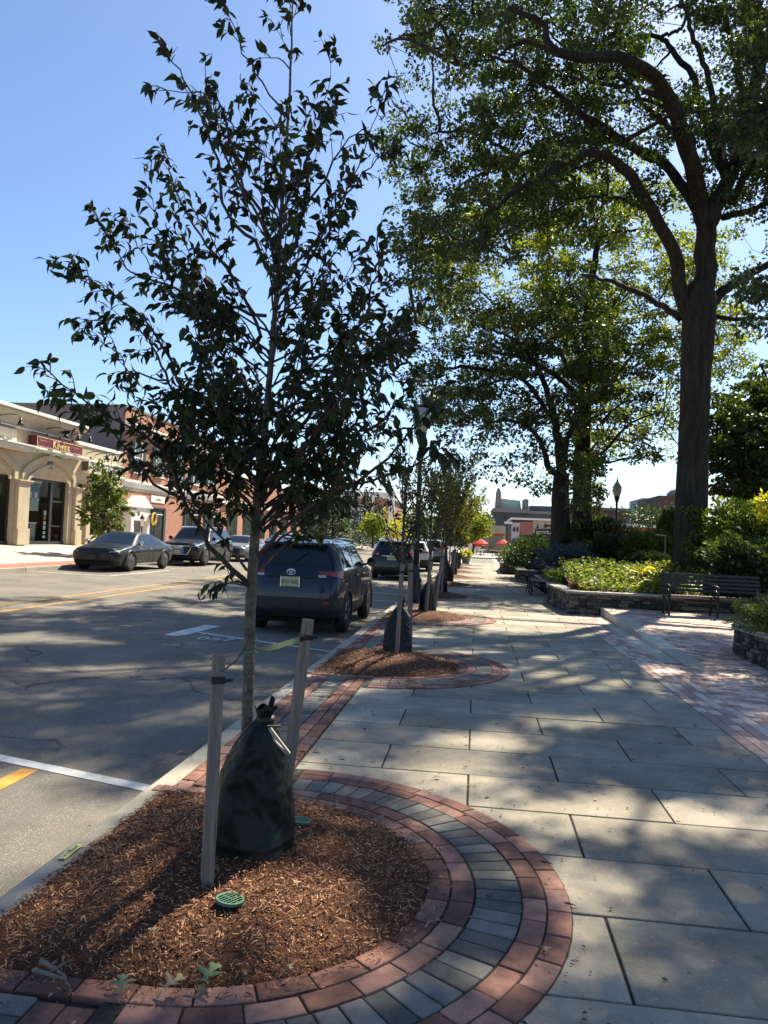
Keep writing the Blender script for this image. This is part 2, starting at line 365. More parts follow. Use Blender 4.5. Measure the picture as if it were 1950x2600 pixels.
# mulch mounds and loose chips
def bed_rho(x, y, c):
    dx = max(0, x - BX); return math.hypot(dx, y - c) / RIN
def mound(x, y, c):
    r = bed_rho(x, y, c)
    if r >= 1: return 0.006
    e = min(1.0, (x + 1.86) / 0.45)
    return 0.012 + 0.125 * (1 - r * r) * e + 0.008 * math.sin(x * 23 + c) * math.sin(y * 19) * (1 - r)
for bi, c in enumerate(BEDS):
    nx, ny = (70, 74) if bi == 0 else (26, 30)
    X = np.linspace(-1.832, BX + RIN, nx); Yv = np.linspace(c - RIN, c + RIN, ny)
    V = []; idx = {}
    for j, yy in enumerate(Yv):
        for i, xx in enumerate(X):
            z = mound(xx, yy, c)
            if bi == 0: z += random.uniform(-.006, .008)
            if bed_rho(xx, yy, c) > 1.0: z = -0.02
            idx[(i, j)] = len(V); V.append((xx, yy, z))
    Fc = [(idx[(i, j)], idx[(i + 1, j)], idx[(i + 1, j + 1)], idx[(i, j + 1)]) for j in range(ny - 1) for i in range(nx - 1)]
    o = from_np('mulch_bed', np.array(V), np.array(Fc), M_soil, smooth=True); tag(o, kind='structure')
    nc = [26000, 8000, 2500, 1200][bi] if bi < 4 else 400
    ch = []
    while len(ch) < nc:
        x = random.uniform(-1.86, BX + RIN + .12); y = random.uniform(c - RIN - .12, c + RIN + .12)
        r = bed_rho(x, y, c)
        if r > 1.12 or (r > 0.985 and random.random() < .62 + 2.4 * (r - 1)): continue
        ch.append((x, y, mound(x, y, c) if r < 1 else 0.016))
    ch = np.array(ch); n = len(ch)
    L_ = RNG.gamma(1.6, 0.0085, n)[:, None] + 0.005; W_ = RNG.uniform(0.001, 0.0045, n)[:, None]
    if bi > 0: L_ *= 1.25; W_ *= 1.6
    th = RNG.uniform(0, 2 * np.pi, n); el = RNG.normal(0.12, 0.28, n)
    d = np.stack([np.cos(th) * np.cos(el), np.sin(th) * np.cos(el), np.sin(el)], 1)
    ro = RNG.normal(0, .7, n)
    s = np.stack([-np.sin(th) * np.cos(ro), np.cos(th) * np.cos(ro), np.sin(ro)], 1)
    up = np.cross(d, s); ch[:, 2] += 0.004 + RNG.uniform(0, .012, n)
    V = np.stack([ch - d * L_ / 2 - s * W_ / 2, ch - d * L_ / 2 + s * W_ / 2, ch + up * W_ * .6 - s * W_ * .65, ch + up * W_ * .6 + s * W_ * .65, ch + d * L_ / 2 - s * W_ * .3, ch + d * L_ / 2 + s * W_ * .3], 1).reshape(-1, 3)
    b0 = (np.arange(n) * 6)[:, None]
    Fc = np.concatenate([b0 + np.array([[0, 1, 3, 2]]), b0 + np.array([[2, 3, 5, 4]])])
    o = from_np('mulch_chips', V, Fc, M_chip)
    tag(o, ['shredded brown mulch heaped round the nearest sapling', 'loose brown mulch in the second tree bed', 'loose brown mulch in the third tree bed'][bi] if bi < 3 else 'brown mulch in a far tree bed along the kerb', 'mulch', 'mulch in the tree beds', 'stuff')

# grit, seeds and leaf crumbs in the joints, along the kerb and over the paving
n = 5200; x = np.concatenate([RNG.normal(-2.03, .06, 900), RNG.uniform(-1.8, 2.9, 2600), RNG.normal(-1.2, .05, 500), RNG.uniform(-1.8, .5, 1200)])
y = np.concatenate([RNG.uniform(2, 20, 900), 1.8 + RNG.gamma(2.0, 3.2, 2600), RNG.uniform(2, 18, 500), RNG.normal(3.5, 1.0, 1200)])
z = np.where(x < -1.985, -.142, np.where(x < -1.19, .013, .008)); sz = RNG.gamma(1.5, .0035, n) + .003; th = RNG.uniform(0, 6.28, n)
d = np.stack([np.cos(th), np.sin(th), 0 * th], 1) * sz[:, None]; s_ = np.stack([-np.sin(th), np.cos(th), 0 * th], 1) * (sz * RNG.uniform(.2, .6, n))[:, None]; b_ = np.stack([x, y, z], 1); up_ = np.array([0, 0, 1.]) * (sz * .35)[:, None]
V = np.stack([b_ - d, b_ - s_ + up_, b_ + d, b_ + s_ + up_ * .4], 1).reshape(-1, 3); Fc = (np.arange(n) * 4)[:, None] + np.array([[0, 1, 2, 3]])
tag(from_np('leaf_crumbs', V, Fc, mat('crumb', (.03, .022, .014), (.34, .27, .17), .9, 20, island=.95, c3=(.13, .09, .05))), 'scattered leaf crumbs and grit over the paving and along the kerb', 'litter', None, 'stuff')
# ---- painted markings (sheets 4 mm above the asphalt)
def stripe(mb, a, b, wid, dz=0.004):
    a = Vector((a[0], a[1], 0)); b = Vector((b[0], b[1], 0)); d = (b - a).normalized(); s = Vector((-d.y, d.x, 0)) * wid / 2
    n = max(1, int((b - a).length / 2.5)); vs = []
    for i in range(n + 1):
        p = a.lerp(b, i / n)
        for q in (p - s, p + s): vs.append((q.x, q.y, road_z(q.x) + dz))
    mb.add(vs, [(2 * i, 2 * i + 1, 2 * i + 3, 2 * i + 2) for i in range(n)])
mb = MB()
stripe(mb, (-5.2, 5.62), (-2.05, 4.87), 0.115)                         # stall end line by the nearest bed
a, b = G(437, 1615, -0.11), G(541, 1589, -0.11); stripe(mb, a, b, 0.30)  # bar of the T
stripe(mb, G(503, 1606, -0.11), (-2.05, 11.25), 0.10)
stripe(mb, (-4.9, 21.3), (-2.05, 20.9), 0.10)
stripe(mb, (-4.9, 24.2), (-2.05, 23.8), 0.10)
stripe(mb, (-4.9, 29.9), (-2.05, 29.5), 0.10)
for yy in (23.4, 29.9, 36.4): 
    stripe(mb, (-14.5, yy), (-12.0, yy + .15), 0.1)
stripe(mb, (-12.05, 23.5), (-12.05, 28.5), 0.1)
for x in (-1.3, 1.9):                                                    # crosswalk edges
    mb.bx(x - .15, x + .15, END + 1.5, 83.4, -0.15, -0.146)
tag(mb.build('road_marking_white', M_white), kind='structure')
mb = MB()
for py in (1537, 1552):
    q = G(0, py, -0.03); stripe(mb, (q.x, 3), (q.x, 60), 0.11)
stripe(mb, (-3.08, 3.0), (-3.08, 5.02), 0.13)
tag(mb.build('road_marking_yellow', M_yellow), kind='structure')
t = text('stall_number', '057', 0.42, M_white, None, G(548, 1623, -0.105) + Vector((0, 0, .002)), (0, 0, rad(3)), 0.0)
tag(t, 'white stencilled stall number painted on the asphalt behind the dark blue car', 'stall number')

# ---- right hand side: brick strip, pale strip, kerb edge, raised brick plaza
pz = MB(); pale = MB(); y = -1.5; i = 0
def plaza_z(x, y):
    return 0.0 if y < 11 else min(0.19, 0.19 * (y - 11) / 7.0)
while y < 30:
    for jx, cx in enumerate((2.32, 2.43, 2.54, 2.65)):
        paver(pz, cx, y + (0.1 if jx % 2 else 0), 0.108, 0.205, 0, 0.0)
    if y < 11:
        paver(pz, 2.76, y + .104, 0.1, 0.104, 0, 0.0); x = 2.71
        while x < 7.5:
            paver(pz, x + .1, y, 0.205, 0.104, 0, 0.0); paver(pz, x + .2, y + .104, 0.205, 0.104, 0, 0.0); x += 0.205
    y += 0.207
tag(pz.build('brick_walk', M_plaza, bevel=0.004), kind='structure')
for yy in np.arange(11.2, 29, 0.9): pale.bx(2.712, 2.955, yy, yy + .893, -.1, 0.001)
# sloping plaza deck with granite edge
def ramp_box(mb, x0, x1, y0, y1, dz=0.0, zb=-0.2):
    za, zc = plaza_z(0, y0) + dz, plaza_z(0, y1) + dz
    mb.add([(x0, y0, zb), (x1, y0, zb), (x1, y1, zb), (x0, y1, zb), (x0, y0, za), (x1, y0, za), (x1, y1, zc), (x0, y1, zc)],
           [(0, 3, 2, 1), (4, 5, 6, 7), (0, 1, 5, 4), (1, 2, 6, 5), (2, 3, 7, 6), (3, 0, 4, 7)])
for yy in np.arange(11.0, 19.4, 1.4): ramp_box(pale, 2.96, 3.24, yy, yy + 1.392, 0.012)
tag(pale.build('granite_edging', M_pale, bevel=0.008), kind='structure')
bed = MB(); ramp_box(bed, 3.25, 14, 11.0, 18.0, -0.022); ramp_box(bed, 3.25, 14, 18.0, 19.5, -0.022); tag(bed.build('plaza_bedding', M_joint), kind='structure')
pz = MB(); PCX, PCY = 5.3, 12.3
yy = 11.05
row = 0
while yy < 18.6:
    x = 3.25 + (0.1 if row % 2 else 0)
    if row % 2: pz.box((3.3, yy + .052, plaza_z(0, yy + .05) - .03), (0.095, 0.098, 0.06), Matrix.Rotation(0.027, 3, 'X'))
    while x < 9.0:
        r = math.hypot(x + .1 - PCX, yy + .05 - PCY)
        if not 0 < r < 1.75:
            z = plaza_z(0, yy + .05); R = Matrix.Rotation(0.027, 3, 'X')
            pz.box((x + .1, yy + .052, z - .03 + random.uniform(-.002, .002)), (0.198, 0.098, 0.06), R)
        x += 0.205
    yy += 0.104; row += 1
for rr in np.arange(0.3, 1.75, 0.2):
    na = int(2 * math.pi * rr / .11); 
    for i in range(na):
        a = 2 * math.pi * i / na; px_, py_ = PCX + rr * math.cos(a), PCY + rr * math.sin(a)
        if py_ < 11.06: continue
        R = Matrix.Rotation(0.027, 3, 'X') @ Matrix.Rotation(a, 3, 'Z')
        pz.box((px_, py_, plaza_z(0, py_) - .026), (0.194, 0.1, 0.06), R)
tag(pz.build('plaza_paving', M_plaza), kind='structure')

# far plaza of the cafe beyond the cross street
mb = MB(); mb.bx(-1.9, 60, 84, 140, -.4, 0.0); tag(mb.build('cafe_pavement', M_pinkpave, bevel=.02), kind='structure')
# far pavement across the road: kerb, brick strip and paving rising to the shop fronts
mb = MB(); y = -10
while y < 200: mb.bx(-14.8, -14.65, y + .01, y + 2.99, -.3, 0.20); y += 3
tag(mb.build('far_kerb', M_kerb, bevel=.015), kind='structure')
mb = MB(); mb.add([(-14.8, -12, .2), (-15.7, -12, .26), (-15.7, 200, .26), (-14.8, 200, .2)], [(0, 1, 2, 3)])
tag(mb.build('far_brick_strip', mat('far_brick', (0.26, 0.10, 0.075), (0.36, 0.16, 0.12), 0.85, 8)), kind='structure')
mb = MB(); mb.add([(-15.7, -12, .26), (-20.6, -12, .74), (-20.6, 200, .74), (-15.7, 200, .26)], [(0, 1, 2, 3)])
mb.add([(-20.6, -12, .74), (-60, -12, .74), (-60, 200, .74), (-20.6, 200, .74)], [(0, 1, 2, 3)])
tag(mb.build('far_pavement', M_pinkpave), kind='structure')
# ------------------------------------------------------------------ buildings across the road
M_stucco = mat('stucco_tan', (0.40, 0.345, 0.24), (0.50, 0.43, 0.30), 0.9, 1.6, 7, 0.15, 60)
M_stucco2 = mat('stucco_ochre', (0.42, 0.32, 0.20), (0.52, 0.42, 0.28), 0.9, 1.4, 7, 0.15, 60)
M_trim = mat('white_trim', (0.68, 0.67, 0.62), (0.80, 0.79, 0.75), 0.6, 3)
M_cove = mat('grey_cove', (0.34, 0.325, 0.27), (0.42, 0.40, 0.33), 0.8, 2)
M_black = mat('black_metal', (0.012, 0.012, 0.013), (0.02, 0.02, 0.022), 0.4, 8, spec=0.5)
M_dark = mat('dark_interior', (0.07, 0.062, 0.05), (0.14, 0.12, 0.095), 0.9, 1.5)
M_maroon = mat('maroon_sign', (0.11, 0.010, 0.018), (0.15, 0.018, 0.028), 0.5, 4)
M_gold = mat('gold_letter', (0.70, 0.52, 0.22), (0.82, 0.64, 0.32), 0.5, 4)
M_cream = mat('cream_panel', (0.66, 0.56, 0.43), (0.72, 0.62, 0.48), 0.6, 2)
M_mauve = mat('mauve_render', (0.17, 0.145, 0.155), (0.215, 0.185, 0.195), 0.9, 0.8, 7)
M_brick = brick_mat('orange_brick', (0.30, 0.125, 0.075), (0.38, 0.17, 0.105), (0.34, 0.25, 0.19))
M_brick2 = brick_mat('brown_brick', (0.16, 0.075, 0.05), (0.21, 0.10, 0.07), (0.2, 0.15, 0.12))
M_green = mat('green_shutter', (0.012, 0.035, 0.03), (0.02, 0.05, 0.042), 0.5, 6)
M_poster = mat('pale_poster', (0.42, 0.55, 0.52), (0.5, 0.62, 0.58), 0.6, 2)
M_blueposter = mat('blue_poster', (0.06, 0.13, 0.20), (0.16, 0.26, 0.34), 0.5, 9)
M_orange = mat('orange_display', (0.42, 0.17, 0.02), (0.65, 0.42, 0.03), 0.6, 7)
M_paper = mat('white_paper', (0.68, 0.68, 0.66), (0.8, 0.8, 0.78), 0.7, 4)
M_greyst = mat('grey_stone', (0.15, 0.15, 0.15), (0.21, 0.21, 0.205), 0.85, 0.8, 6)
M_slate = mat('slate_wall', (0.045, 0.055, 0.065), (0.075, 0.085, 0.10), 0.85, 0.5, 6)
M_mint = mat('mint_roof', (0.42, 0.50, 0.42), (0.55, 0.62, 0.53), 0.6, 1.5, stretch=(8, 1, 1))
M_redcan = mat('red_canopy', (0.40, 0.03, 0.02), (0.5, 0.05, 0.03), 0.6, 3)
M_umb = mat('umbrella_red', (0.62, 0.045, 0.025), (0.72, 0.07, 0.04), 0.7, 3, trans=(0.3, (1, .5, .4)))
M_lampglass = mat('lamp_glass', (0.34, 0.36, 0.33), (0.5, 0.52, 0.48), 0.25, 5, spec=0.6, trans=(0.3, (1, 1, 1)))
M_olive = mat('olive_glass', (0.05, 0.05, 0.03), (0.12, 0.12, 0.08), 0.2, 5)
def glass_mat(name, refl=0.14, tint=(0.75, 0.85, 0.85)):
    m = bpy.data.materials.new(name); m.use_nodes = True; N = m.node_tree.nodes; L = m.node_tree.links
    N.remove(N['Principled BSDF']); t = N.new('ShaderNodeBsdfTransparent'); t.inputs[0].default_value = tuple(tint) + (1,)
    g = N.new('ShaderNodeBsdfGlossy'); g.inputs['Roughness'].default_value = 0.02; x = N.new('ShaderNodeMixShader')
    fr = N.new('ShaderNodeFresnel'); fr.inputs[0].default_value = 1.22; ad = N.new('ShaderNodeMath'); ad.operation = 'ADD'; ad.inputs[1].default_value = refl
    L.new(fr.outputs[0], ad.inputs[0]); L.new(ad.outputs[0], x.inputs[0]); L.new(t.outputs[0], x.inputs[1]); L.new(g.outputs[0], x.inputs[2]); L.new(x.outputs[0], N['Material Output'].inputs[0])
    return m
M_glass = glass_mat('shop_glass', -0.01)
FXX = -20.0
def att(o, root):
    o.parent = root; o.location = -Vector(root.location); return o
def fb(y0, y1, z0, z1, x0, x1, mb=None):     # block on the shop front: x0..x1 metres out from the facade plane
    mb = mb or MB(); mb.bx(FXX + x0, FXX + x1, y0, y1, z0, z1); return mb
def part(name, mb, mats, root, bevel=0, smooth=False): return att(mb.build(name, mats, None, smooth, bevel), root)
def fq(px, py): q = FX(px, py, FXX); return q.y, q.z

shop = thing('shop_building', 'tan stucco shop building with flattened arches over its shop windows and a deep white cornice', 'building', (FXX, 27.5, 0.7))
m = MB()
m.bx(-34, -21.9, 18, 35.1, 0.2, 6.45); m.bx(-34, -21.9, 35.1, 40.02, 0.2, 5.7)          # body behind the shop interiors
for (a, b, z0, z1) in [(18, 26.4, .3, 6.3), (30.2, 31.15, .3, 3.75), (34.62, 35.1, .3, 3.75), (26.4, 35.1, 3.75, 6.3)]:
    fb(a, b, z0, z1, -.35, 0, m)
for (a, b, z0, z1) in [(35.1, 35.42, .3, 3.8), (36.42, 36.82, .3, 3.8), (39.35, 40.02, .3, 3.8), (35.1, 40.02, 3.8, 5.72), (36.82, 39.35, .3, 1.2)]:
    fb(a, b, z0, z1, -.35, -.002, m)
part('wall', m, M_stucco, shop)
m = MB(); fb(31.3, 34.5, 3.86, 4.5, 0, .012, m); fb(31.9, 34.0, 4.5, 4.72, 0, .012, m); fb(26.5, 30.1, 3.86, 4.5, 0, .012, m); fb(18.5, 35.0, 5.15, 5.8, 0, .012, m)
part('ochre_panel', m, M_stucco2, shop)
for (a, b) in [(30.28, 31.18), (34.98, 35.6)]:
    m = MB(); fb(a, b, .7, 1.42, .0, .24, m); fb(a + .03, b - .03, 1.42, 3.42, 0, .16, m)
    pr = part('pier', m, M_stucco, shop, .02)
    m = MB(); fb(a - .05, b + .05, 3.42, 3.5, 0, .22, m); fb(a - .08, b + .08, 3.5, 3.56, 0, .26, m)
    m.build('capital', M_stucco, None, False, .01).parent = pr
def ribbon(mb, pts, wid, x0, x1):
    n = len(pts); inn = []
    for i, (y, z) in enumerate(pts):
        a = pts[max(0, i - 1)]; b = pts[min(n - 1, i + 1)]; d = Vector((b[0] - a[0], b[1] - a[1])).normalized()
        inn.append((y + d.y * wid, z - d.x * wid))
    for i in range(n - 1):
        mb.prism([pts[i], pts[i + 1], inn[i + 1], inn[i]], FXX + x0, FXX + x1, 'x')
for dy in (0, -4.75):
    m = MB()
    ctrl = [(30.66, 3.56), (30.66, 3.95), (30.95, 4.22), (31.75, 4.62), (32.85, 4.86), (33.95, 4.66), (34.75, 4.28), (35.06, 4.0), (35.06, 3.56)]
    pts = [(y + dy, z) for y, z in catmull([(a, b, 0) for a, b in ctrl], 34)[:, :2]]
    ribbon(m, pts, .24, 0, .09); ribbon(m, [(y + (.42 if y < 32.85 + dy else -.42) * 1.0, z - .34) for y, z in pts if abs(y - 32.85 - dy) > .35 and z > 3.8 and y < 32.85 + dy], .14, 0, .06)
    ribbon(m, [(y - .42, z - .34) for y, z in pts if y - 32.85 - dy > .35 and z > 3.8], .14, 0, .06)
    part('arch_moulding', m, M_stucco, shop)
m = MB()
prof = [(0, 5.84), (.06, 5.84), (.10, 5.95), (.22, 6.15), (.42, 6.32), (.5, 6.4), (.5, 6.47), (0, 6.47)]
m.add([(FXX + x, yy, z) for yy in (18, 35.14) for x, z in prof], [tuple(range(7, -1, -1)), tuple(range(8, 16))] + [(i, (i + 1) % 8, 8 + (i + 1) % 8, 8 + i) for i in range(8)])
part('cornice', m, M_cove, shop)
m = MB(); fb(17.9, 35.2, 6.475, 6.62, -.4, .58, m); fb(18, 35.14, 5.79, 5.85, .0, .10, m); fb(35.21, 40.02, 5.725, 5.9, -.4, .06, m)
part('coping', m, M_trim, shop, .01)
m = MB()
for k in range(6): fb(32.62, 33.04, 4.28 + .085 * k, 4.34 + .085 * k, .0, .05, m)
part('vent', m, M_black, shop)
# window frames and panes (main bay, left bay, side bay)
for (a, b, z1) in [(31.15, 34.62, 3.75), (26.4, 30.2, 3.7)]:
    m = MB()
    fb(a, b, z1 - .1, z1, -.3, -.2, m); fb(a, a + .1, .82, z1 - .1, -.3, -.2, m); fb(b - .16, b, .82, z1 - .1, -.3, -.2, m); fb(a, b, .7, .86, -.3, -.16, m)
    if a < 30: part('window_frame', m, M_black, shop); continue
    fb(33.32, 33.52, .86, 3.65, -.31, -.18, m); fb(33.52, 34.46, 2.72, 2.8, -.3, -.2, m); fb(33.56, 34.4, 1.55, 1.62, -.3, -.2, m)
    part('window_frame', m, M_black, shop)
m = MB(); fb(36.82, 39.35, 3.72, 3.8, -.3, -.2, m); fb(36.82, 36.9, 1.2, 3.72, -.3, -.2, m); fb(39.27, 39.35, 1.2, 3.72, -.3, -.2, m); fb(38.0, 38.07, 1.2, 3.72, -.3, -.2, m)
part('window_frame', m, M_black, shop)
for (a, b, z0, z1) in [(31.25, 33.32, .86, 3.65), (33.52, 34.46, .86, 3.65), (26.5, 30.04, .86, 3.6), (36.9, 39.27, 1.2, 3.72)]:
    m = MB(); m.add([(FXX - .25, a, z0), (FXX - .25, b, z0), (FXX - .25, b, z1), (FXX - .25, a, z1)], [(0, 1, 2, 3)]); part('window_pane', m, M_glass, shop)
m = MB(); m.bx(-21.89, -21.8, 26.4, 39.4, .5, 3.9); fb(26.4, 39.4, .5, .74, -1.8, -.36, m); fb(35.42, 36.42, .74, 3.8, -1.3, -1.2, m)
for yy in (31.15, 35.3): fb(yy - .06, yy + .06, .74, 3.8, -1.8, -.36, m)
part('interior', m, M_dark, shop)
m = MB(); fb(35.42, 35.5, .74, 3.8, -1.2, -.36, m); part('entry_jamb', m, mat('maroon_jamb', (.05, .012, .012), (.07, .02, .02), .5, 4), shop)
# things behind the shop glass
m = MB(); fb(31.22, 32.62, 2.86, 3.55, -.34, -.32, m); tag(part('shop_banner', m, [M_blueposter], thing('window_banner', 'blue photo banner hanging in the shop window beside the tan pier', 'banner', (FXX, 31.9, 3))), None)
m = MB(); fb(31.2, 32.64, 2.72, 2.855, -.34, -.32, m); bn = [o for o in COL.objects if o.name == 'window_banner'][0]; part('banner_border', m, M_paper, bn)
text('banner_lettering', 'LOVE IS SWEET AND CREAMY', .085, M_black, bn, (0.2 - .515, 0.02, -0.21), (rad(90), 0, rad(90)), .002)
for i in range(3):
    m = MB(); y0 = 31.38 + i * .42; fb(y0, y0 + .26, 2.87, 3.12, -.318, -.31, m); part('printed_bag', m, M_paper, bn)
for (nm, lb, a, b, z0, z1, mt, cat) in [('window_blind', 'pale green blind half drawn behind the shop glass', 31.55, 33.05, 2.3, 3.5, M_poster, 'blind'),
        ('counter', 'pale counter seen low through the shop glass', 32.3, 32.75, .8, 1.65, mat('counter_grey', (.3, .3, .27), (.36, .36, .32), .6, 3), 'counter'),
        ('display_shelf', 'dark display shelf stacked with pale packs behind the shop glass', 31.5, 32.2, .8, 1.45, M_olive, 'shelf')]:
    t = thing(nm, lb, cat, (FXX - .5, (a + b) / 2, z0)); m = MB(); fb(a, b, z0, z1, -.62, -.5 if nm != 'window_blind' else -.6, m); part('front', m, mt, t)
    if nm == 'display_shelf':
        for k in range(9):
            part('pack', fb(a + .02 + .075 * k, a + .08 + .075 * k, 1.46, 1.58 + .03 * (k % 3), -.6, -.52), M_paper, t); part('pack', fb(a + .02 + .075 * k, a + .08 + .075 * k, 1.1, 1.2 + .03 * (k % 2), -.495, -.47), M_paper, t)
    elif nm == 'counter':
        m = MB(); fb(a - .3, b + .02, 1.655, 1.72, -.66, -.46, m); part('worktop', m, M_paper, t)
    else:
        m = MB(); fb(a, b, 2.26, 2.3, -.62, -.58, m); part('bottom_rail', m, M_paper, t)
t = thing('honey_display', 'orange and yellow bottle shaped display at the edge of the shop window', 'display', (FXX - .4, 31.36, .8))
m = MB(); m.lathe([(.16, 1.3), (.2, 1.5), (.2, 1.9), (.17, 2.1), (.19, 2.3), (.14, 2.5), (.06, 2.62)], 12, (FXX - .45, 31.36, 0)); part('body', m, M_orange, t, 0, True)
m = MB(); m.lathe([(.21, .8), (.2, 1.05), (.17, 1.3)], 10, (FXX - .45, 31.36, 0)); part('base', m, mat('display_brown', (.2, .09, .04), (.32, .18, .1), .7, 9), t, 0, True)
t = thing('notice_strip', 'column of white notices taped inside the glass door edge', 'notices', (FXX - .3, 33.1, 1))
for k, (z0, z1) in enumerate([(1.0, 1.12), (1.2, 1.32), (1.4, 1.58), (1.62, 1.8), (1.86, 2.05), (2.08, 2.3)]):
    m = MB(); fb(33.02, 33.22, z0, z1, -.29, -.28, m); part('sheet', m, M_paper if k != 4 else M_orange, t)
# signs and their lamps
t = thing('shop_sign', 'maroon box sign with gold lettering over the arched shop window', 'sign', (FXX, 33, 5.1))
m = MB(); fb(31.02, 34.95, 5.1, 5.6, .0, .42, m); part('box', m, M_maroon, t, .01)
m = MB()
for (a, b, z0, z1) in [(31.05, 34.92, 5.55, 5.575), (31.05, 34.92, 5.125, 5.15), (31.05, 31.075, 5.15, 5.55), (34.895, 34.92, 5.15, 5.55)]: fb(a, b, z0, z1, .42, .428, m)
fb(31.25, 32.0, 5.42, 5.43, .42, .426, m); fb(33.95, 34.6, 5.42, 5.43, .42, .426, m)
part('gold_border', m, M_gold, t)
text('lettering', 'Kilwins', .50, M_gold, t, (.43, .0, .24), (rad(90), 0, rad(90)), .008)
t = thing('light_ledge', 'white light ledge under the maroon sign', 'ledge', (FXX, 33, 5)); m = MB(); fb(30.95, 35.46, 5.0, 5.08, .0, .5, m); part('ledge', m, M_trim, t, .01)
m = MB(); fb(31.1, 35.3, 4.93, 4.995, .05, .2, m)
for yy in (31.4, 32.6, 33.6): fb(yy, yy + .14, 4.86, 4.93, .1, .3, m)
part('fitting', m, M_poster, t)
t = thing('panel_sign', 'cream panel sign with small dark slanted lettering at the left edge', 'sign', (FXX, 28, 5.1)); m = MB(); fb(24.5, 30.0, 5.08, 5.68, .02, .14, m); part('panel', m, M_cream, t, .01)
text('lettering', 'TAKE OUT', .20, M_black, t, (.15, 1.15, .12), (rad(90), 0, rad(90)), .004, shear=.25)
t = thing('metal_awning', 'pale metal awning under the cream panel sign', 'awning', (FXX, 28, 4.9)); m = MB()
m.add([(FXX + .02, 24, 5.02), (FXX + .55, 24, 5.0), (FXX + .5, 24, 4.8), (FXX + .02, 24, 4.8), (FXX + .02, 30.75, 5.02), (FXX + .55, 30.75, 5.0), (FXX + .5, 30.75, 4.8), (FXX + .02, 30.75, 4.8)], [(0, 1, 2, 3), (7, 6, 5, 4), (0, 4, 5, 1), (1, 5, 6, 2), (2, 6, 7, 3)])
part('hood', m, mat('awning_grey', (.42, .41, .38), (.6, .58, .54), .5, 2), t)
m = MB(); fb(24, 30.8, 5.02, 5.08, .0, .6, m); part('rail', m, M_trim, t)
t = thing('box_sign', 'long white framed sign box of dark panels on the lower tan shop front', 'sign', (FXX, 37.6, 4.4))
m = MB(); fb(35.75, 39.55, 4.4, 5.0, .0, .33, m); part('box', m, M_olive, t)
m = MB(); fb(35.72, 39.58, 4.94, 5.03, .0, .38, m); fb(35.72, 39.58, 4.37, 4.46, .0, .38, m)
for k, yy in enumerate((35.75, 36.28, 36.85, 37.35, 37.9, 38.45, 39.0, 39.5)): fb(yy - .03, yy + .04, 4.46, 4.94, .33, .37, m)
part('frame', m, M_trim, t)
for yy in (35.9, 36.45, 38.62, 39.12):
    m = MB(); fb(yy, yy + .07, 4.52, 4.9, .33, .345, m); fb(yy, yy + .3, 4.5, 4.56, .33, .347, m); part('letter_panel', m, M_trim, t)
for yy in (37.0, 37.5, 38.02): part('letter_panel', fb(yy, yy + .25, 4.6, 4.85, .33, .345), M_trim, t)
def gooseneck(y, z, label):
    t = thing('gooseneck_lamp', label, 'sign lamp', (FXX, y, z), 0, 'gooseneck lamps over the shop signs')
    m = MB(); m.tube([(0, -.5, .25), (.12, -.48, .3), (.45, -.3, .42), (.75, -.05, .45), (.85, 0, .3)], .022, 6); m.build('arm', M_black, t, True)
    m = MB(); m.lathe([(.03, .32), (.06, .2), (.09, .1), (.17, 0), (.16, 0.005), (.05, .12)], 12, (.85, 0, 0)); m.build('shade', M_black, t, True)
    m = MB(); m.lathe([(.07, .25), (.07, .2)], 8, (0, -.5, 0.02), 'x'); m.build('base', M_black, t)
    return t
g0 = gooseneck(29.1, 5.75, 'black gooseneck lamp over the cream panel sign')
for (y, z, l) in [(32.6, 5.72, 'black gooseneck lamp above the lettering of the maroon sign'), (33.7, 5.74, 'second black gooseneck lamp from the left over the maroon sign'), (34.8, 5.76, 'black gooseneck lamp above the right end of the maroon sign'),
                  (36.6, 5.12, 'black gooseneck lamp above the left half of the white framed sign box'), (37.5, 5.14, 'black gooseneck lamp above the middle of the white framed sign box'), (38.4, 5.16, 'black gooseneck lamp next to the brick wall')]:
    copy_tree(g0, (FXX, y, z), 0, l)

# orange brick house with shutters
bk = thing('brick_building', 'two storey orange brick building with green shutters and white belt course', 'building', (FXX, 48, .7))
m = MB(); m.mi = 0; m.bx(-34, FXX, 40.06, 56.5, .2, 8.5)
part('wall', m, M_brick, bk)
m = MB(); m.bx(-33.9, FXX - .03, 40.03, 40.055, .3, 8.45); part('party_wall', m, M_mauve, bk)
m = MB(); m.bx(-34, FXX + .05, 40.0, 56.5, 8.5, 8.62); part('coping', m, M_greyst, bk)
m = MB(); fb(40.0, 56.5, 4.28, 4.42, 0, .22, m); fb(40.0, 56.5, 4.0, 4.28, 0, .1, m); fb(40.0, 56.5, 7.35, 7.5, 0, .35, m); fb(40.0, 56.5, 7.5, 7.62, 0, .5, m); part('belt_course', m, M_trim, bk, .01)
m = MB(); fb(40.0, 56.5, 3.84, 4.0, 0, .06, m); fb(40.0, 56.5, 7.2, 7.35, 0, .2, m); part('grey_frieze', m, M_cove, bk)
M_pane = mat('dark_pane', (.02, .028, .03), (.05, .06, .065), .08, 1.2, spec=.7)
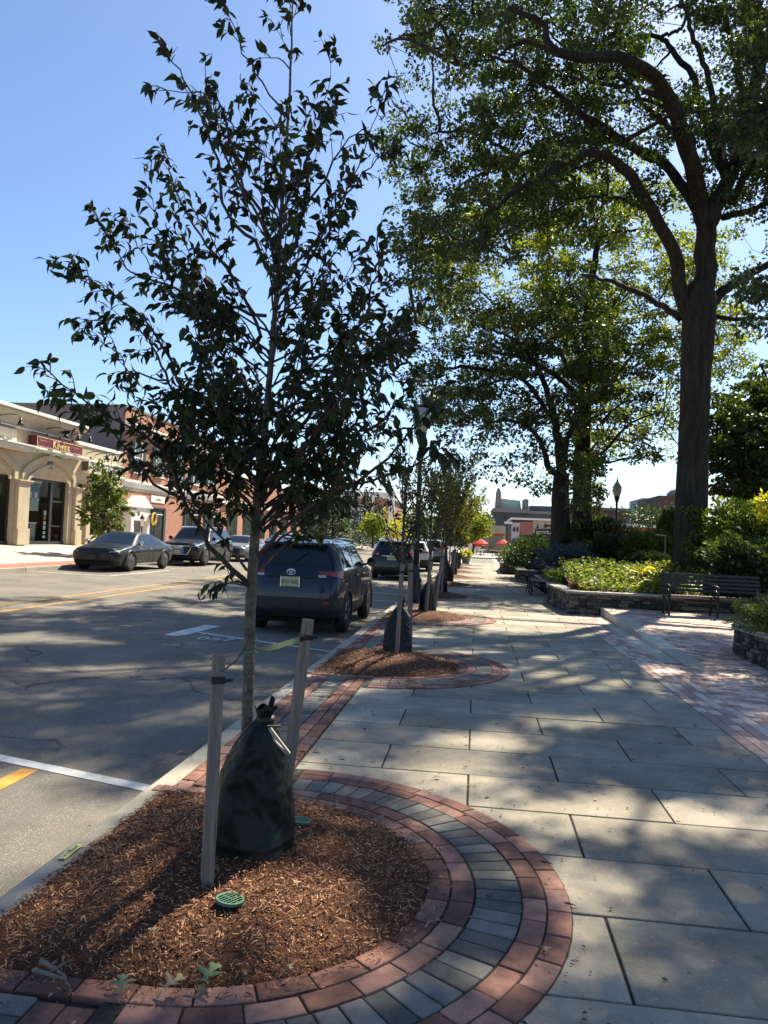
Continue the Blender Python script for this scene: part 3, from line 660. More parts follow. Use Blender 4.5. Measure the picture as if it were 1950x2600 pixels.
for (a, b) in [(41.4, 42.3), (44.35, 45.3), (47.5, 48.5), (50.6, 51.6), (53.6, 54.6)]:
    m = MB(); fb(a - .08, a, 4.95, 6.65, 0, .08, m); fb(b, b + .08, 4.95, 6.65, 0, .08, m); fb(a - .08, b + .08, 6.65, 6.75, 0, .08, m); fb(a - .14, b + .14, 4.86, 4.95, 0, .14, m); fb(a, b, 5.77, 5.83, 0.03, .06, m)
    f = part('window', m, M_trim, bk); m = MB(); fb(a, b, 4.95, 6.65, 0.0, .03, m)
    g = m.build('pane', M_pane); g.parent = f
    for y0, y1 in ((a - .52, a - .09), (b + .09, b + .52)):
        m = MB(); fb(y0, y1, 4.95, 6.7, 0, .06, m)
        for k in range(12): fb(y0 + .05, y1 - .05, 5.03 + k * .135, 5.12 + k * .135, .06, .075, m)
        part('shutter', m, M_green, bk)
for (a, b, z1) in [(43.4, 45.8, 2.9), (49.5, 52.0, 3.1), (53.4, 55.6, 3.1)]:
    m = MB(); fb(a - .28, a, .75, z1, 0, .1, m); fb(b, b + .28, .75, z1, 0, .1, m); fb(a - .28, b + .28, z1, z1 + .1, 0, .1, m); fb((a + b) / 2 - .03, (a + b) / 2 + .03, .75, z1, 0.03, .07, m)
    f = part('shop_window', m, M_green, bk); m = MB(); fb(a, b, .75, z1, 0, .03, m); g = m.build('pane', M_pane); g.parent = f
    m = MB(); fb(a, b, z1 - .35, z1 - .3, .03, .035, m); g = m.build('window_lettering', M_paper); g.parent = f
# white pedimented doorcase
dc = thing('doorcase', 'white pedimented doorcase with a small oval window on the brick front', 'doorcase', (FXX + .3, 41.6, .7))
m = MB(); fb(40.32, 42.75, 2.1, 2.86, 0, .55, m); fb(40.32, 40.62, .7, 2.1, 0, .55, m); fb(42.45, 42.75, .7, 2.1, 0, .55, m); fb(40.85, 41.0, .7, 2.1, 0, .4, m); part('surround', m, M_trim, dc, .01)
m = MB(); m.prism([(40.15, 2.86), (42.95, 2.86), (41.75, 3.55), (41.62, 3.45), (41.5, 3.45), (41.35, 3.55)], FXX, FXX + .65, 'x'); part('pediment', m, M_trim, dc)
m = MB(); m.lathe([(.13, 0), (.13, .02)], 16, (FXX + .552, 41.2, 2.5), 'x'); part('oval_window', m, M_dark, dc)
m = MB(); fb(41.0, 42.45, .7, 2.1, .02, .12, m); part('door', m, M_greyst, dc)
m = MB(); m.lathe([(.02, 0), (.1, .1), (.14, .22), (.06, .3), (.1, .36), (.02, .45)], 10, (FXX + .35, 41.55, 2.95)); part('urn', m, M_trim, dc)
t = thing('lantern_post', 'black lantern post in front of the white doorcase', 'lantern', (FXX + 1.0, 40.75, .68))
m = MB(); m.tube([(0, 0, 0), (0, 0, 1.1)], .035, 8); m.build('post', M_black, t)
m = MB(); m.lathe([(.06, 1.1), (.1, 1.35), (.11, 1.5)], 8); m.build('lantern_glass', M_paper, t)
m = MB(); m.lathe([(.17, 1.5), (.1, 1.65), (.03, 1.75), (.02, 1.82)], 8); m.build('roof', M_black, t)
t = thing('hanging_wreath', 'yellow sunflower hanging wreath by the white doorcase', 'wreath', (FXX + .75, 42.7, 2.25))
m = MB()
for k in range(13):
    a = k * .49; m.lathe([(.0, .05), (.11, 0.0), (.13, -.03), (.02, -.06)], 7, (.1, .28 * math.cos(a), .28 * math.sin(a)), 'x')
m.build('flowers', mat('sunflower', (.6, .4, .02), (.8, .6, .06), .7, 12, island=.6), t)
m = MB(); m.lathe([(.16, .2), (.12, .32), (.3, -.0)], 10, (0, .1, .1)); m.build('dark_heart', M_black, t)
t = thing('script_sign', 'small white script sign on the brick wall beside the doorcase', 'sign', (FXX, 44.9, 3.35)); m = MB(); fb(43.9, 46, 3.3, 3.72, .0, .05, m); part('board', m, M_trim, t)
text('lettering', 'Gallery', .3, M_greyst, t, (.055, .05, .15), (rad(90), 0, rad(90)), .003, shear=.3)
# longer brick block further along and the white trimmed one beyond the cross street
b2 = thing('long_brick_building', 'long low orange brick building beyond the shuttered one', 'building', (FXX, 70, .7))
m = MB(); m.bx(-34, FXX - .1, 56.6, 84, .2, 6.4); part('wall', m, M_brick, b2)
m = MB(); m.bx(-34, FXX, 56.6, 84.1, 6.4, 6.6); fb(56.6, 84, 3.9, 4.2, -.1, .15, m); part('cornice', m, M_trim, b2)
for k in range(6):
    a = 58.5 + 4.2 * k; m = MB(); fb(a, a + 2.6, 1.2, 3.4, -.1, -.06, m); part('window', m, M_pane, b2)
b3 = thing('trimmed_building', 'orange brick building with white cornice past the spruces', 'building', (-22, 150, 0))
m = MB(); m.bx(-30, -16.2, 140, 165, 0, 9.2); part('wall', m, M_brick, b3)
m = MB(); m.bx(-30.4, -15.8, 139.6, 165, 9.2, 10.4); 
for k in range(4): m.bx(-28 + k * 3.8, -27 + k * 3.8, 139.5, 140, 0.2, 9.2)
part('white_trim', m, M_trim, b3)
m = MB()
for k in range(3):
    m.bx(-26.2 + k * 3.8, -25 + k * 3.8, 139.9, 140, 2, 4.2); m.bx(-26.2 + k * 3.8, -25 + k * 3.8, 139.9, 140, 5.5, 7.7)
part('window', m, M_pane, b3)

# ------------------------------------------------------------------ buildings at the end, on the right
def pxbox(mb, x0, yt, x1, yb, Y, dep, d0=0.0):
    """a block whose front face, at distance Y, spans these photo coordinates"""
    a = P(x0, (yt + yb) / 2, Y); b = P(x1, (yt + yb) / 2, Y); t = P((x0 + x1) / 2, yt, Y); u = P((x0 + x1) / 2, yb, Y)
    mb.bx(a.x, b.x, Y - d0, Y + dep, u.z, t.z); return mb
def bldg(name, label, x, Y): return thing(name, label, 'building', (P(x, 1380, Y).x, Y, 0))
b = bldg('theatre_building', 'dark slate walled building with tall chimney slab and pale green roof', 1300, 140)
m = MB(); pxbox(m, 1253, 1300, 1425, 1420, 140, 18); part('wall', m, M_slate, b)
m = MB(); pxbox(m, 1251, 1291, 1343, 1301, 140, 18, .3); pxbox(m, 1343, 1299, 1425, 1305, 140, 18, .2); part('parapet', m, M_greyst, b)
m = MB(); a = P(1258, 1291, 143); c = P(1324, 1291, 143); zt = P(1290, 1270, 143).z
m.prism([(a.x, a.z), (c.x, a.z), (c.x - .3, zt), (a.x + .8, zt + .3)], 143, 155, 'y'); part('roof', m, M_mint, b)
m = MB(); a = P(1255, 1300, 141); c = P(1271, 1300, 141); zt = P(1262, 1238, 141).z
m.prism([(a.x, a.z - 2), (c.x, a.z - 2), (c.x, zt - 1), (c.x - .25, zt - .3), (a.x + .5, zt), (a.x + .25, zt - .7)], 140.5, 144, 'y'); part('chimney', m, M_greyst, b)
m = MB(); pxbox(m, 1328, 1268, 1342, 1295, 141, 3); pxbox(m, 1334, 1266, 1338, 1268, 141.2, 1); part('chimney', m, M_greyst, b)
m = MB(); pxbox(m, 1345, 1285, 1425, 1299, 144, 10); part('roof_box', m, mat('roof_grey', (.1, .1, .11), (.14, .14, .15), .8, 1), b)
b = bldg('beige_building', 'small plain beige building with a red stripe behind the umbrellas', 1257, 122)
m = MB(); pxbox(m, 1232, 1334, 1283, 1415, 122, 8); part('wall', m, mat('beige_wall', (.36, .32, .26), (.44, .39, .32), .9, .6), b)
m = MB(); pxbox(m, 1232, 1356, 1281, 1360, 122, .1, .1); part('red_stripe', m, M_redcan, b)
m = MB(); pxbox(m, 1240, 1362, 1276, 1415, 122, .1, .08); part('shopfront', m, mat('greenish_glass', (.14, .17, .12), (.22, .25, .18), .3, .8), b)
b = bldg('furniture_shop', 'flat roofed brick and cream shop with a black name board at the street end', 1380, 104)
m = MB(); pxbox(m, 1299, 1322, 1565, 1425, 104, 14); part('wall', m, M_dark, b)
m = MB(); pxbox(m, 1319, 1325, 1352, 1358, 104, .4, .4); part('brick_panel', m, M_brick, b)
m = MB(); pxbox(m, 1352.5, 1326, 1565, 1358, 104, .4, .35); part('cream_panel', m, mat('cream_wall', (.42, .37, .29), (.5, .44, .35), .9, 1), b)
m = MB(); pxbox(m, 1297, 1319, 1566, 1324, 104, 14, .6); pxbox(m, 1281, 1325, 1300, 1330, 104, .4, .9); part('roof_edge', m, M_trim, b)
m = MB(); pxbox(m, 1299, 1327, 1318.5, 1372, 104, .5, .5); part('corner_panel', m, mat('grey_white', (.42, .42, .42), (.55, .55, .55), .8, .7), b)
m = MB(); pxbox(m, 1302, 1339, 1308, 1350, 104, .1, .6); pxbox(m, 1311, 1339, 1316, 1350, 104, .1, .6); part('small_sign', m, M_black, b)
m = MB()
for x in (1298, 1302, 1306): pxbox(m, x, 1368, x + 2, 1412, 104, .2, .9)
part('column', m, M_greyst, b)
m = MB(); pxbox(m, 1325, 1367, 1338, 1392, 104, .1, .15); part('window_poster', m, M_paper, b)
for x0 in (1340, 1372, 1404, 1436, 1468):
    m = MB(); pxbox(m, x0, 1364, x0 + 28, 1412, 104, .1, .1); part('window', m, M_pane, b)
t = thing('name_board', 'black name board with white rounded lettering on the cream shop wall', 'sign', (P(1390, 1350, 103.6).x, 103.6, 3)); m = MB(); pxbox(m, 1358, 1344, 1425, 1357, 103.6, .15, .1); part('board', m, M_black, t)
a = P(1362, 1350.2, 103.45); text('lettering', 'worldFURN', .82, M_paper, t, tuple(a - Vector(t.location)), (rad(90), 0, 0), .02, 'LEFT')
for i, x in enumerate((1365, 1383, 1402)):
    q = P(x, 1341, 103.2); g = thing('wall_lamp', ['black bell wall lamp at the left end of the black name board', 'black bell wall lamp over the middle of the black name board', 'black bell wall lamp by the tree over the black name board'][i], 'sign lamp', q, 0, 'wall lamps over the name board')
    m = MB(); m.lathe([(.03, .55), (.06, .3), (.2, 0), (.02, .1)], 10); m.build('shade', M_black, g); m = MB(); m.tube([(0, 0, .5), (0, -.05, .8), (0, .35, .75)], .03, 6); m.build('arm', M_black, g)
b = bldg('red_canopy_building', 'low building with white roof edge and red canopy behind the shrubs', 1610, 88)
m = MB(); pxbox(m, 1550, 1339, 1690, 1420, 88, 10); part('wall', m, M_redcan, b)
m = MB(); pxbox(m, 1546, 1331, 1694, 1339, 88, 10, 1.0); part('roof_edge', m, M_trim, b)
m = MB(); pxbox(m, 1550, 1350, 1690, 1354, 88, .1, .15); part('cream_stripe', m, M_cream, b)
m = MB(); pxbox(m, 1560, 1364, 1690, 1415, 88, .1, .1); part('window', m, M_pane, b)
b = bldg('far_brick_building', 'long brick building with grey roof line behind the two big trunks', 1540, 165)
m = MB(); pxbox(m, 1427, 1296, 1645, 1420, 165, 15); part('wall', m, M_brick2, b); m = MB(); pxbox(m, 1426, 1289, 1646, 1297, 165, 15, .3); part('roof_edge', m, M_greyst, b)
m = MB(); pxbox(m, 1592, 1298, 1612, 1330, 165, .2, .2); part('grey_bay', m, M_greyst, b)
for x in (1452, 1480, 1535, 1560, 1620):
    m = MB(); pxbox(m, x, 1304, x + 9, 1322, 165, .2, .15); part('window', m, M_pane, b)
b = bldg('office_block', 'pale grey block on the skyline left of the thickest trunk', 1652, 240)
m = MB(); pxbox(m, 1629, 1265, 1675, 1420, 240, 20); part('wall', m, mat('pale_block', (.3, .32, .34), (.36, .38, .4), .8, .3), b)
for r in range(3):
    m = MB()
    pxbox(m, 1633, 1271 + 14 * r, 1672, 1277 + 14 * r, 240, .2, .2); part('window_band', m, M_greyst, b)
b = bldg('brown_building', 'brown building with a small dome beside the thickest trunk', 1700, 150)
m = MB(); pxbox(m, 1672, 1259, 1760, 1420, 150, 20); part('wall', m, mat('brown_wall', (.075, .05, .047), (.10, .07, .065), .9, .5), b)
m = MB(); q = P(1717, 1259, 155); m.lathe([(1.9, -.3), (1.8, .4), (1.2, 1.1), (.3, 1.4), (0, 1.42)], 16, q); part('dome', m, M_greyst, b, 0, True)
m = MB(); pxbox(m, 1704, 1282, 1716, 1312, 150, .2, .1); part('window', m, M_pane, b)
m = MB(); m.prism([(-400, -1), (400, -1), (400, 16), (250, 20), (120, 14), (40, 17), (-30, 15), (-120, 22), (-260, 18), (-400, 20)], 420, 440, 'y')
tag(m.build('hills', mat('far_hill', (.05, .075, .055), (.085, .11, .08), .95, .08, 8)), kind='structure')
# ------------------------------------------------------------------ plants
M_bark = mat('oak_bark', (0.014, 0.011, 0.008), (0.058, 0.047, 0.034), 0.95, 9, 9, 1.0, 26, stretch=(1, 1, 0.16), dist=0.08, c3=(0.031, 0.025, 0.018))
M_limb = mat('limb_bark', (0.017, 0.0135, 0.010), (0.045, 0.037, 0.028), 0.95, 6, 8, 0.8, 20, dist=0.03)
M_sapbark = mat('sapling_bark', (0.055, 0.044, 0.033), (0.16, 0.132, 0.10), 0.85, 18, 8, 0.8, 70, stretch=(1, 1, 2.2), dist=0.006, speck=(60, .64, (.30, .26, .2)))
M_twig = mat('twig_bark', (0.035, 0.022, 0.018), (0.075, 0.05, 0.04), 0.85, 20)
M_cherry = mat('cherry_leaf', (0.016, 0.024, 0.009), (0.038, 0.052, 0.016), 0.55, 9, 3, island=.8, c3=(0.026, 0.032, 0.013), spec=.3, trans=(.22, (1.5, 1.7, .5)))
M_oakleaf = mat('oak_leaf', (0.030, 0.044, 0.013), (0.082, 0.104, 0.026), 0.5, 1.0, 3, island=.75, c3=(0.056, 0.082, 0.021), spec=.4, trans=(.34, (1.4, 1.75, .55)))
M_limeleaf = mat('lime_leaf', (0.075, 0.105, 0.018), (0.22, 0.235, 0.035), 0.5, 1.0, 3, island=.75, c3=(0.095, 0.13, 0.022), spec=.4, trans=(.46, (1.8, 1.9, .5)))
M_olivel = mat('olive_leaf', (0.055, 0.062, 0.018), (0.13, 0.125, 0.03), 0.5, 2, 3, island=.75, trans=(.42, (1.6, 1.6, .5)))
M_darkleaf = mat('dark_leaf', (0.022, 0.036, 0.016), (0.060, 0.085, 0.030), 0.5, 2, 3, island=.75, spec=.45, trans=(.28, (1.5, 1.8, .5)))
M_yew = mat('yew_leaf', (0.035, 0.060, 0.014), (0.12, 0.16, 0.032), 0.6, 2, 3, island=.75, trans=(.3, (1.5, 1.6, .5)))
M_bluespruce = mat('blue_needles', (0.035, 0.058, 0.058), (0.095, 0.135, 0.135), 0.6, 3, 3, island=.75, trans=(.12, (1, 1.1, 1)))
M_ground = mat('lime_groundcover', (0.065, 0.108, 0.016), (0.27, 0.31, 0.05), 0.5, 2, 3, island=.8, trans=(.4, (1.4, 1.4, .5)))
M_redleaf = mat('red_leaf', (0.14, 0.05, 0.04), (0.30, 0.16, 0.09), 0.5, 3, 3, island=.8, trans=(.3, (1.3, 1, .6)))
M_gold2 = mat('yellow_leaf', (0.42, 0.42, 0.03), (0.62, 0.58, 0.07), 0.5, 3, 3, island=.6, trans=(.4, (1.2, 1.2, .4)))
M_fern = mat('feathery_leaf', (0.045, 0.075, 0.016), (0.15, 0.18, 0.032), 0.5, 1.2, 3, island=.7, c3=(.08, .115, .022), trans=(.35, (1.5, 1.6, .5)))

def unit(a): return a / np.maximum(np.linalg.norm(a, axis=-1, keepdims=True), 1e-9)
T_OVATE = (np.array([[0, 0, 0], [.16, 0, .0], [.45, 0, -.02], [.75, 0, -.10], [1, 0, -.24],
                     [.16, .17, .05], [.45, .24, .05], [.75, .12, -.05], [.16, -.17, .05], [.45, -.24, .05], [.75, -.12, -.05]]),
           [np.array([[0, 1, 5], [0, 8, 1], [3, 4, 7], [3, 10, 4]]), np.array([[1, 2, 6, 5], [2, 3, 7, 6], [1, 8, 9, 2], [2, 9, 10, 3]])])
T_RHOMB = (np.array([[0, 0, 0], [.45, .34, .07], [1, 0, -.06], [.55, -.34, .07]]), [np.array([[0, 2, 1], [0, 3, 2]])])
T_LOBE = (np.array([[0, 0, 0], [.28, .13, .03], [.42, .40, .08], [.55, .15, .03], [.75, .26, .03], [1, 0, -.1], [.75, -.26, .03], [.55, -.15, .03], [.42, -.40, .08], [.28, -.13, .03]]),
          [np.array([[0, 3, 1], [1, 3, 2], [0, 7, 3], [0, 9, 7], [9, 8, 7], [3, 5, 4], [3, 7, 5], [7, 6, 5]])])
T_NEEDLE = (np.array([[0, .05, 0], [0, -.05, 0], [1, 0, .03]]), [np.array([[0, 1, 2]])])
T_BLADE = (np.array([[0, .07, 0], [0, -.07, 0], [.55, .09, .16], [.55, -.09, .16], [1, 0, .02]]), [np.array([[0, 1, 3], [0, 3, 2], [2, 3, 4]])])
def leaves(name, base, d, size, m, parent, tm=T_RHOMB, wid=1.0, loc=None):
    base = np.asarray(base); d = unit(np.asarray(d)); n = len(base); size = np.broadcast_to(np.asarray(size, float), (n,))[:, None, None]
    rnd = unit(RNG.normal(size=(n, 3)) + np.array([0, 0, 1.2])); s = unit(np.cross(d, rnd)); nr = np.cross(s, d)
    T, Fs = tm; k = len(T)
    wv = wid * RNG.uniform(.72, 1.25, n)[:, None, None]; cv = RNG.uniform(.2, 2.4, n)[:, None, None]; bv = RNG.normal(0, .10, n)[:, None, None]
    V = base[:, None] + size * (T[None, :, 0:1] * d[:, None] + (wv * T[None, :, 1:2] + bv * T[None, :, 0:1] ** 2) * s[:, None] + cv * T[None, :, 2:3] * nr[:, None])
    off = (np.arange(n) * k)[:, None, None]
    Fl = [(off + f[None]).reshape(-1, f.shape[1]) for f in Fs]
    o = from_np(name, V.reshape(-1, 3), Fl, m, None)
    if parent is not None: att(o, parent)
    return o

def sapling(name, label, root, trunk, trunk_r, branches, leaf_m, leaf_size=.072, leafgap=.035, tm=T_OVATE, twig=.22, twig_gap=.07, start=.18, group=None, bark=None, droop=.75, extra_parts=None, tw_n=4, dens=None, hi_z=99):
    """trunk: 3D points with radii; branches: list of (points, radius). Twigs and hanging leaves grow along the branches."""
    t = thing(name, label, 'tree', root, 0, group)
    m = MB(); tp = catmull(trunk, 26); tr = np.interp(np.linspace(0, 1, 26), np.linspace(0, 1, len(trunk_r)), trunk_r)
    m.tube([tuple(q + RNG.normal(0, .0015, 3)) for q in tp], list(tr), 10); part('trunk', m, bark or M_sapbark, t, 0, True)
    m = MB(); LB, LD, LS = [], [], []
    def put_leaf(p, out, sz):
        d = out * RNG.uniform(.2, .9) + np.array([0, 0, -1]) * RNG.uniform(.2, 1.1) * droop + RNG.normal(0, .35, 3)
        LB.append(p); LD.append(d); LS.append(sz)
    axis = np.array([root[0], root[1]])
    for bi, (pts, r0) in enumerate(branches):
        L_ = sum((Vector(pts[i + 1]) - Vector(pts[i])).length for i in range(len(pts) - 1))
        n = max(6, int(L_ / .06)); q = catmull(pts, n)
        q[1:-1] += RNG.normal(0, .006, (n - 2, 3))
        m.tube([tuple(a) for a in q], [r0 * (1 - .82 * i / (n - 1)) for i in range(n)], 6, False)
        ntw = int(L_ / twig_gap); dn = 1.0 if dens is None else dens[bi % len(dens)]
        for k in range(ntw):
            f = start + (1 - start) * RNG.random() ** .9
            i = min(n - 2, int(f * (n - 1))); p = q[i]; tan = unit(q[i + 1] - q[i])
            rd = RNG.normal(0, 1, 3); rd = unit(rd - tan * rd.dot(tan))
            dirn = unit(tan * .8 + rd * .8 + np.array([0, 0, .15])); l = twig * RNG.uniform(.35, 1.1) * (1 - .35 * f)
            if RNG.random() > dn * (1.0 if p[2] < hi_z else .62): continue
            e = p + dirn * l + np.array([0, 0, -.12 * l]); mid = p + dirn * l * .5 + np.array([0, 0, .05 * l])
            m.tube([tuple(p), tuple(mid), tuple(e)], [.0028, .0022, .0012], tw_n, False)
            if RNG.random() < .12: continue
            c = max(2, int(l / leafgap))
            for j in range(c):
                g = (j + 1) / c; pp = p * (1 - g) ** 2 + 2 * mid * g * (1 - g) + e * g * g
                put_leaf(pp + RNG.normal(0, .004, 3), dirn, leaf_size * RNG.uniform(.6, 1.25))
        for j in range(int(L_ * dn / .06)):
            f = max(start, RNG.random()); i = int(f * (n - 1))
            if q[i][2] > hi_z and RNG.random() > .5: continue
            rd = RNG.normal(0, 1, 3)
            put_leaf(q[i], unit(rd), leaf_size * RNG.uniform(.6, 1.15))
        for j in range(5): put_leaf(q[-1], unit(q[-1] - q[-3]) + RNG.normal(0, .5, 3), leaf_size * RNG.uniform(.6, 1.0))
    part('branches', m, M_twig, t, 0, True)
    leaves('foliage', LB, LD, LS, leaf_m, t, tm)
    return t

# --- the nearest sapling: main stems follow the photograph, spread in depth round the trunk
SY = 3.55
def zp(x, y, dy=0): return P(50 + x / 1.659, 700 + y / 1.659, SY + dy)
def za(x, y, dy=0): return P(x / 1.659, y / 1.659, SY + dy)
tr = [Vector((-1.05, SY, 0.06)), P(627, 1900, SY), P(640, 1480, SY), P(655, 1250, SY), P(672, 1100, SY), P(690, 900, SY), P(703, 740, SY), P(713, 560, SY), P(726, 380, SY), P(736, 200, SY), P(741, 80, SY), P(744, -40, SY)]
trr = [.034, .030, .026, .022, .0175, .0145, .012, .010, .0078, .006, .0045, .003]
B = []
def br(pts, r=.011): B.append((pts, r))
br([zp(985, 1330), zp(850, 1190, -.05), zp(745, 1055, -.1), zp(690, 940, -.15), zp(640, 800, -.2), zp(560, 690, -.25), zp(420, 620, -.3), zp(230, 500, -.35), zp(85, 365, -.4)], .014)
br([zp(690, 940, -.15), zp(520, 830, -.3), zp(380, 640, -.35), zp(240, 560, -.45), zp(110, 480, -.5)], .007)
br([zp(1000, 1010), zp(830, 780, .1), zp(715, 620, .12), zp(625, 440, .15), zp(540, 260, .2), zp(440, 180, .25), zp(255, 200, .3)], .012)
br([zp(625, 440, .15), zp(480, 410, .2), zp(390, 310, .25), zp(240, 190, .3)], .006)
br([zp(740, 660, .1), zp(690, 480, -.1), zp(610, 300, -.15), zp(480, 130, -.2), zp(350, 60, -.2), za(300, 1150, -.2), za(240, 1095, -.2)], .008)
br([za(1120, 1330), za(860, 1260, .2), za(640, 1180, .3), za(540, 1130, .32), za(460, 1010, .35), za(390, 870, .36)], .009)
br([za(1160, 1180), za(1060, 1010, -.1), za(960, 900, -.15), za(900, 640, -.2), za(850, 480, -.22), za(760, 300, -.25), za(690, 210, -.25)], .011)
br([za(1100, 1420), za(1000, 1200, .15), za(850, 1000, .2), za(780, 880, .25), za(720, 740, .3), za(690, 650, .3), za(620, 690, .3)], .009)
br([za(1170, 1150), za(1090, 880, .1), za(1000, 760, .15), za(910, 560, .15), za(870, 430, .15), za(868, 240, .15)], .01)
br([za(1180, 1080), za(1060, 860, -.2), za(960, 560, -.25), za(900, 400, -.28), za(640, 380, -.3)], .008)
br([za(1175, 930), za(1250, 770, .1), za(1320, 620, .15), za(1390, 480, .18), za(1405, 400, .2)], .008)
br([za(1170, 1010), za(1290, 860, -.1), za(1400, 680, -.15), za(1480, 570, -.2), za(1580, 575, -.2)], .008)
br([za(1150, 1200), za(1300, 1060, .15), za(1430, 860, .2), za(1560, 700, .25), za(1650, 610, .3)], .009)
br([za(1210, 540), za(1140, 500, .1), za(1020, 350, .12)], .004); br([za(1220, 290), za(1150, 240, -.1), za(1070, 250, -.1)], .004)
br([za(1205, 600), za(1280, 540, .1), za(1330, 380, .1)], .004)
br([za(1190, 700), za(1110, 660, .1), za(1040, 690, .2)], .004)
br([zp(1030, 850), zp(1180, 640, -.25), zp(1320, 430, -.45), zp(1440, 200, -.6), zp(1500, 0, -.65), za(1590, 980, -.7)], .011)
br([zp(1020, 950), zp(1200, 720, -.3), zp(1380, 470, -.55), zp(1500, 300, -.7), zp(1620, 150, -.8)], .011)
br([zp(1010, 1060), zp(1150, 870, .2), zp(1290, 560, .3), zp(1360, 330, .35), zp(1400, 100, .4)], .01)
br([zp(1000, 1180), zp(1180, 1010, -.2), zp(1400, 880, -.4), zp(1560, 760, -.5), zp(1660, 640, -.6), zp(1760, 560, -.65)], .011)
br([zp(1400, 880, -.4), zp(1600, 830, -.5), zp(1770, 740, -.6), zp(1830, 770, -.6)], .006)
br([zp(995, 1250), zp(1100, 1150, .25), zp(1240, 1010, .5), zp(1370, 860, .6), zp(1430, 700, .65)], .009)
br([zp(1020, 850), zp(1090, 640, .3), zp(1140, 420, .4), zp(1220, 180, .4), zp(1300, 0, .4)], .009)
br([zp(1010, 900), zp(900, 720, .35), zp(840, 520, .45), zp(800, 300, .5), zp(760, 100, .5)], .009)
br([zp(985, 1260), zp(870, 1130, .3), zp(720, 960, .5), zp(600, 830, .6), zp(520, 800, .6)], .008)
br([zp(960, 1310), zp(900, 1300, -.1), zp(850, 1270, -.15), zp(830, 1330, -.2)], .004)
br([za(1225, 150), za(1205, 60), za(1190, -10)], .003); br([za(1228, 110), za(1245, 40), za(1250, -10)], .003); br([za(1222, 260), za(1200, 180), za(1120, 70)], .003)
br([za(1235, 60), za(1215, 10), za(1180, -20)], .003)
# inner stems filling the heart of the crown
for k in range(14):
    z0 = RNG.uniform(2.3, 3.7); a = RNG.uniform(0, 2 * np.pi); l = RNG.uniform(.5, .95); o = Vector((math.cos(a), math.sin(a), 0)); p0 = Vector((-1.02, SY, z0))
    br([p0, p0 + o * l * .22 + Vector((0, 0, l * .3)), p0 + o * l * .36 + Vector((0, 0, l * .62)), p0 + o * l * .45 + Vector((0, 0, l))], .005)
for k in range(42):
    z0 = RNG.uniform(1.5, 2.7); a = RNG.uniform(0, 2 * np.pi); l = RNG.uniform(.45, .95) * (1.15 - .2 * (z0 - 1.4)); up_ = RNG.uniform(.45, 1.1)
    p0 = Vector((-1.03, SY, z0)); o = Vector((math.cos(a), math.sin(a), 0))
    br([p0, p0 + o * l * .35 + Vector((0, 0, l * up_ * .35)), p0 + o * l * .65 + Vector((0, 0, l * up_ * .75)), p0 + o * l * .8 + Vector((0, 0, l * up_ * 1.1))], .006)
for k in range(34):
    z0 = RNG.uniform(1.5, 2.15); a = RNG.uniform(0, 2 * np.pi); l = RNG.uniform(.3, .6)
    p0 = Vector((-1.04, SY, z0)); o = Vector((math.cos(a), math.sin(a), 0)); br([p0, p0 + o * l * .5 + Vector((0, 0, l * .3)), p0 + o * l + Vector((0, 0, l * .35))], .005)
sapling('cherry_sapling', 'nearest staked young tree with dark drooping leaves standing in the brick ringed mulch bed', (-1.05, SY, .08), tr, trr, B, M_cherry, .060, .022, T_OVATE, .18, .046, .3, hi_z=2.85)

# --- the row of saplings further along the kerb (each grown separately)
row = [(9.95, 3.0, .62, 'second sapling from the camera, vase shaped with sparse dark leaves', 0, M_cherry, .066),
       (16.0, 3.6, .8, 'third sapling along the kerb with olive bronze leaves', 1, M_olivel, .075), (22.2, 4.3, .9, 'fourth sapling along the kerb with upright olive crown', 2, M_olivel, .08),
       (28.3, 4.9, 1.1, 'fifth sapling along the kerb, taller pointed olive crown', 3, M_olivel, .10), (34.4, 4.6, 1.2, 'sixth sapling along the kerb half hidden by the fifth', 4, M_olivel, .12),
       (40.6, 4.7, 1.4, 'seventh sapling along the kerb, rounded green crown', 5, M_limeleaf, .14), (46.7, 4.8, 1.5, 'last green sapling along the kerb before the cross street', 6, M_limeleaf, .16)]
for (y, h, spread, lab, k, lm, ls) in row:
    x0 = -1.0; fork = 1.35 if k < 2 else 1.5
    tk = [Vector((x0, y, .1)), Vector((x0 + .01, y, fork * .6)), Vector((x0 + .02, y, fork)), Vector((x0 + .03, y, (h + fork) / 2)), Vector((x0 + RNG.uniform(-.1, .1), y, h))]
    bs = []
    for j in range(15 if k == 0 else 18):
        a = j * 2.4 + RNG.uniform(-.4, .4); z0 = fork - .15 + (h - fork) * .55 * RNG.random() ** 1.6; top = z0 + (h * 1.02 - z0) * RNG.uniform(.5, 1.0); s_ = spread * RNG.uniform(.5, 1.1)
        o = Vector((math.cos(a), math.sin(a), 0)); p0 = Vector((x0 + .02, y, z0))
        bs.append(([p0, p0 + o * s_ * .35 + Vector((0, 0, (top - z0) * .3)), p0 + o * s_ * .75 + Vector((0, 0, (top - z0) * .7)), p0 + o * s_ + Vector((0, 0, top - z0))], .011 if k < 2 else .014))
    sapling('street_sapling', lab, (x0, y, .1), tk, [.03, .026, .022, .014, .006], bs, lm, ls, .05 if k == 0 else .06 + .012 * k, T_OVATE if k == 0 else T_RHOMB, .22 if k == 0 else .32, .11 if k == 0 else .055, .25, 'saplings along the kerb', None, .75 if k == 0 else .4, None, 3)

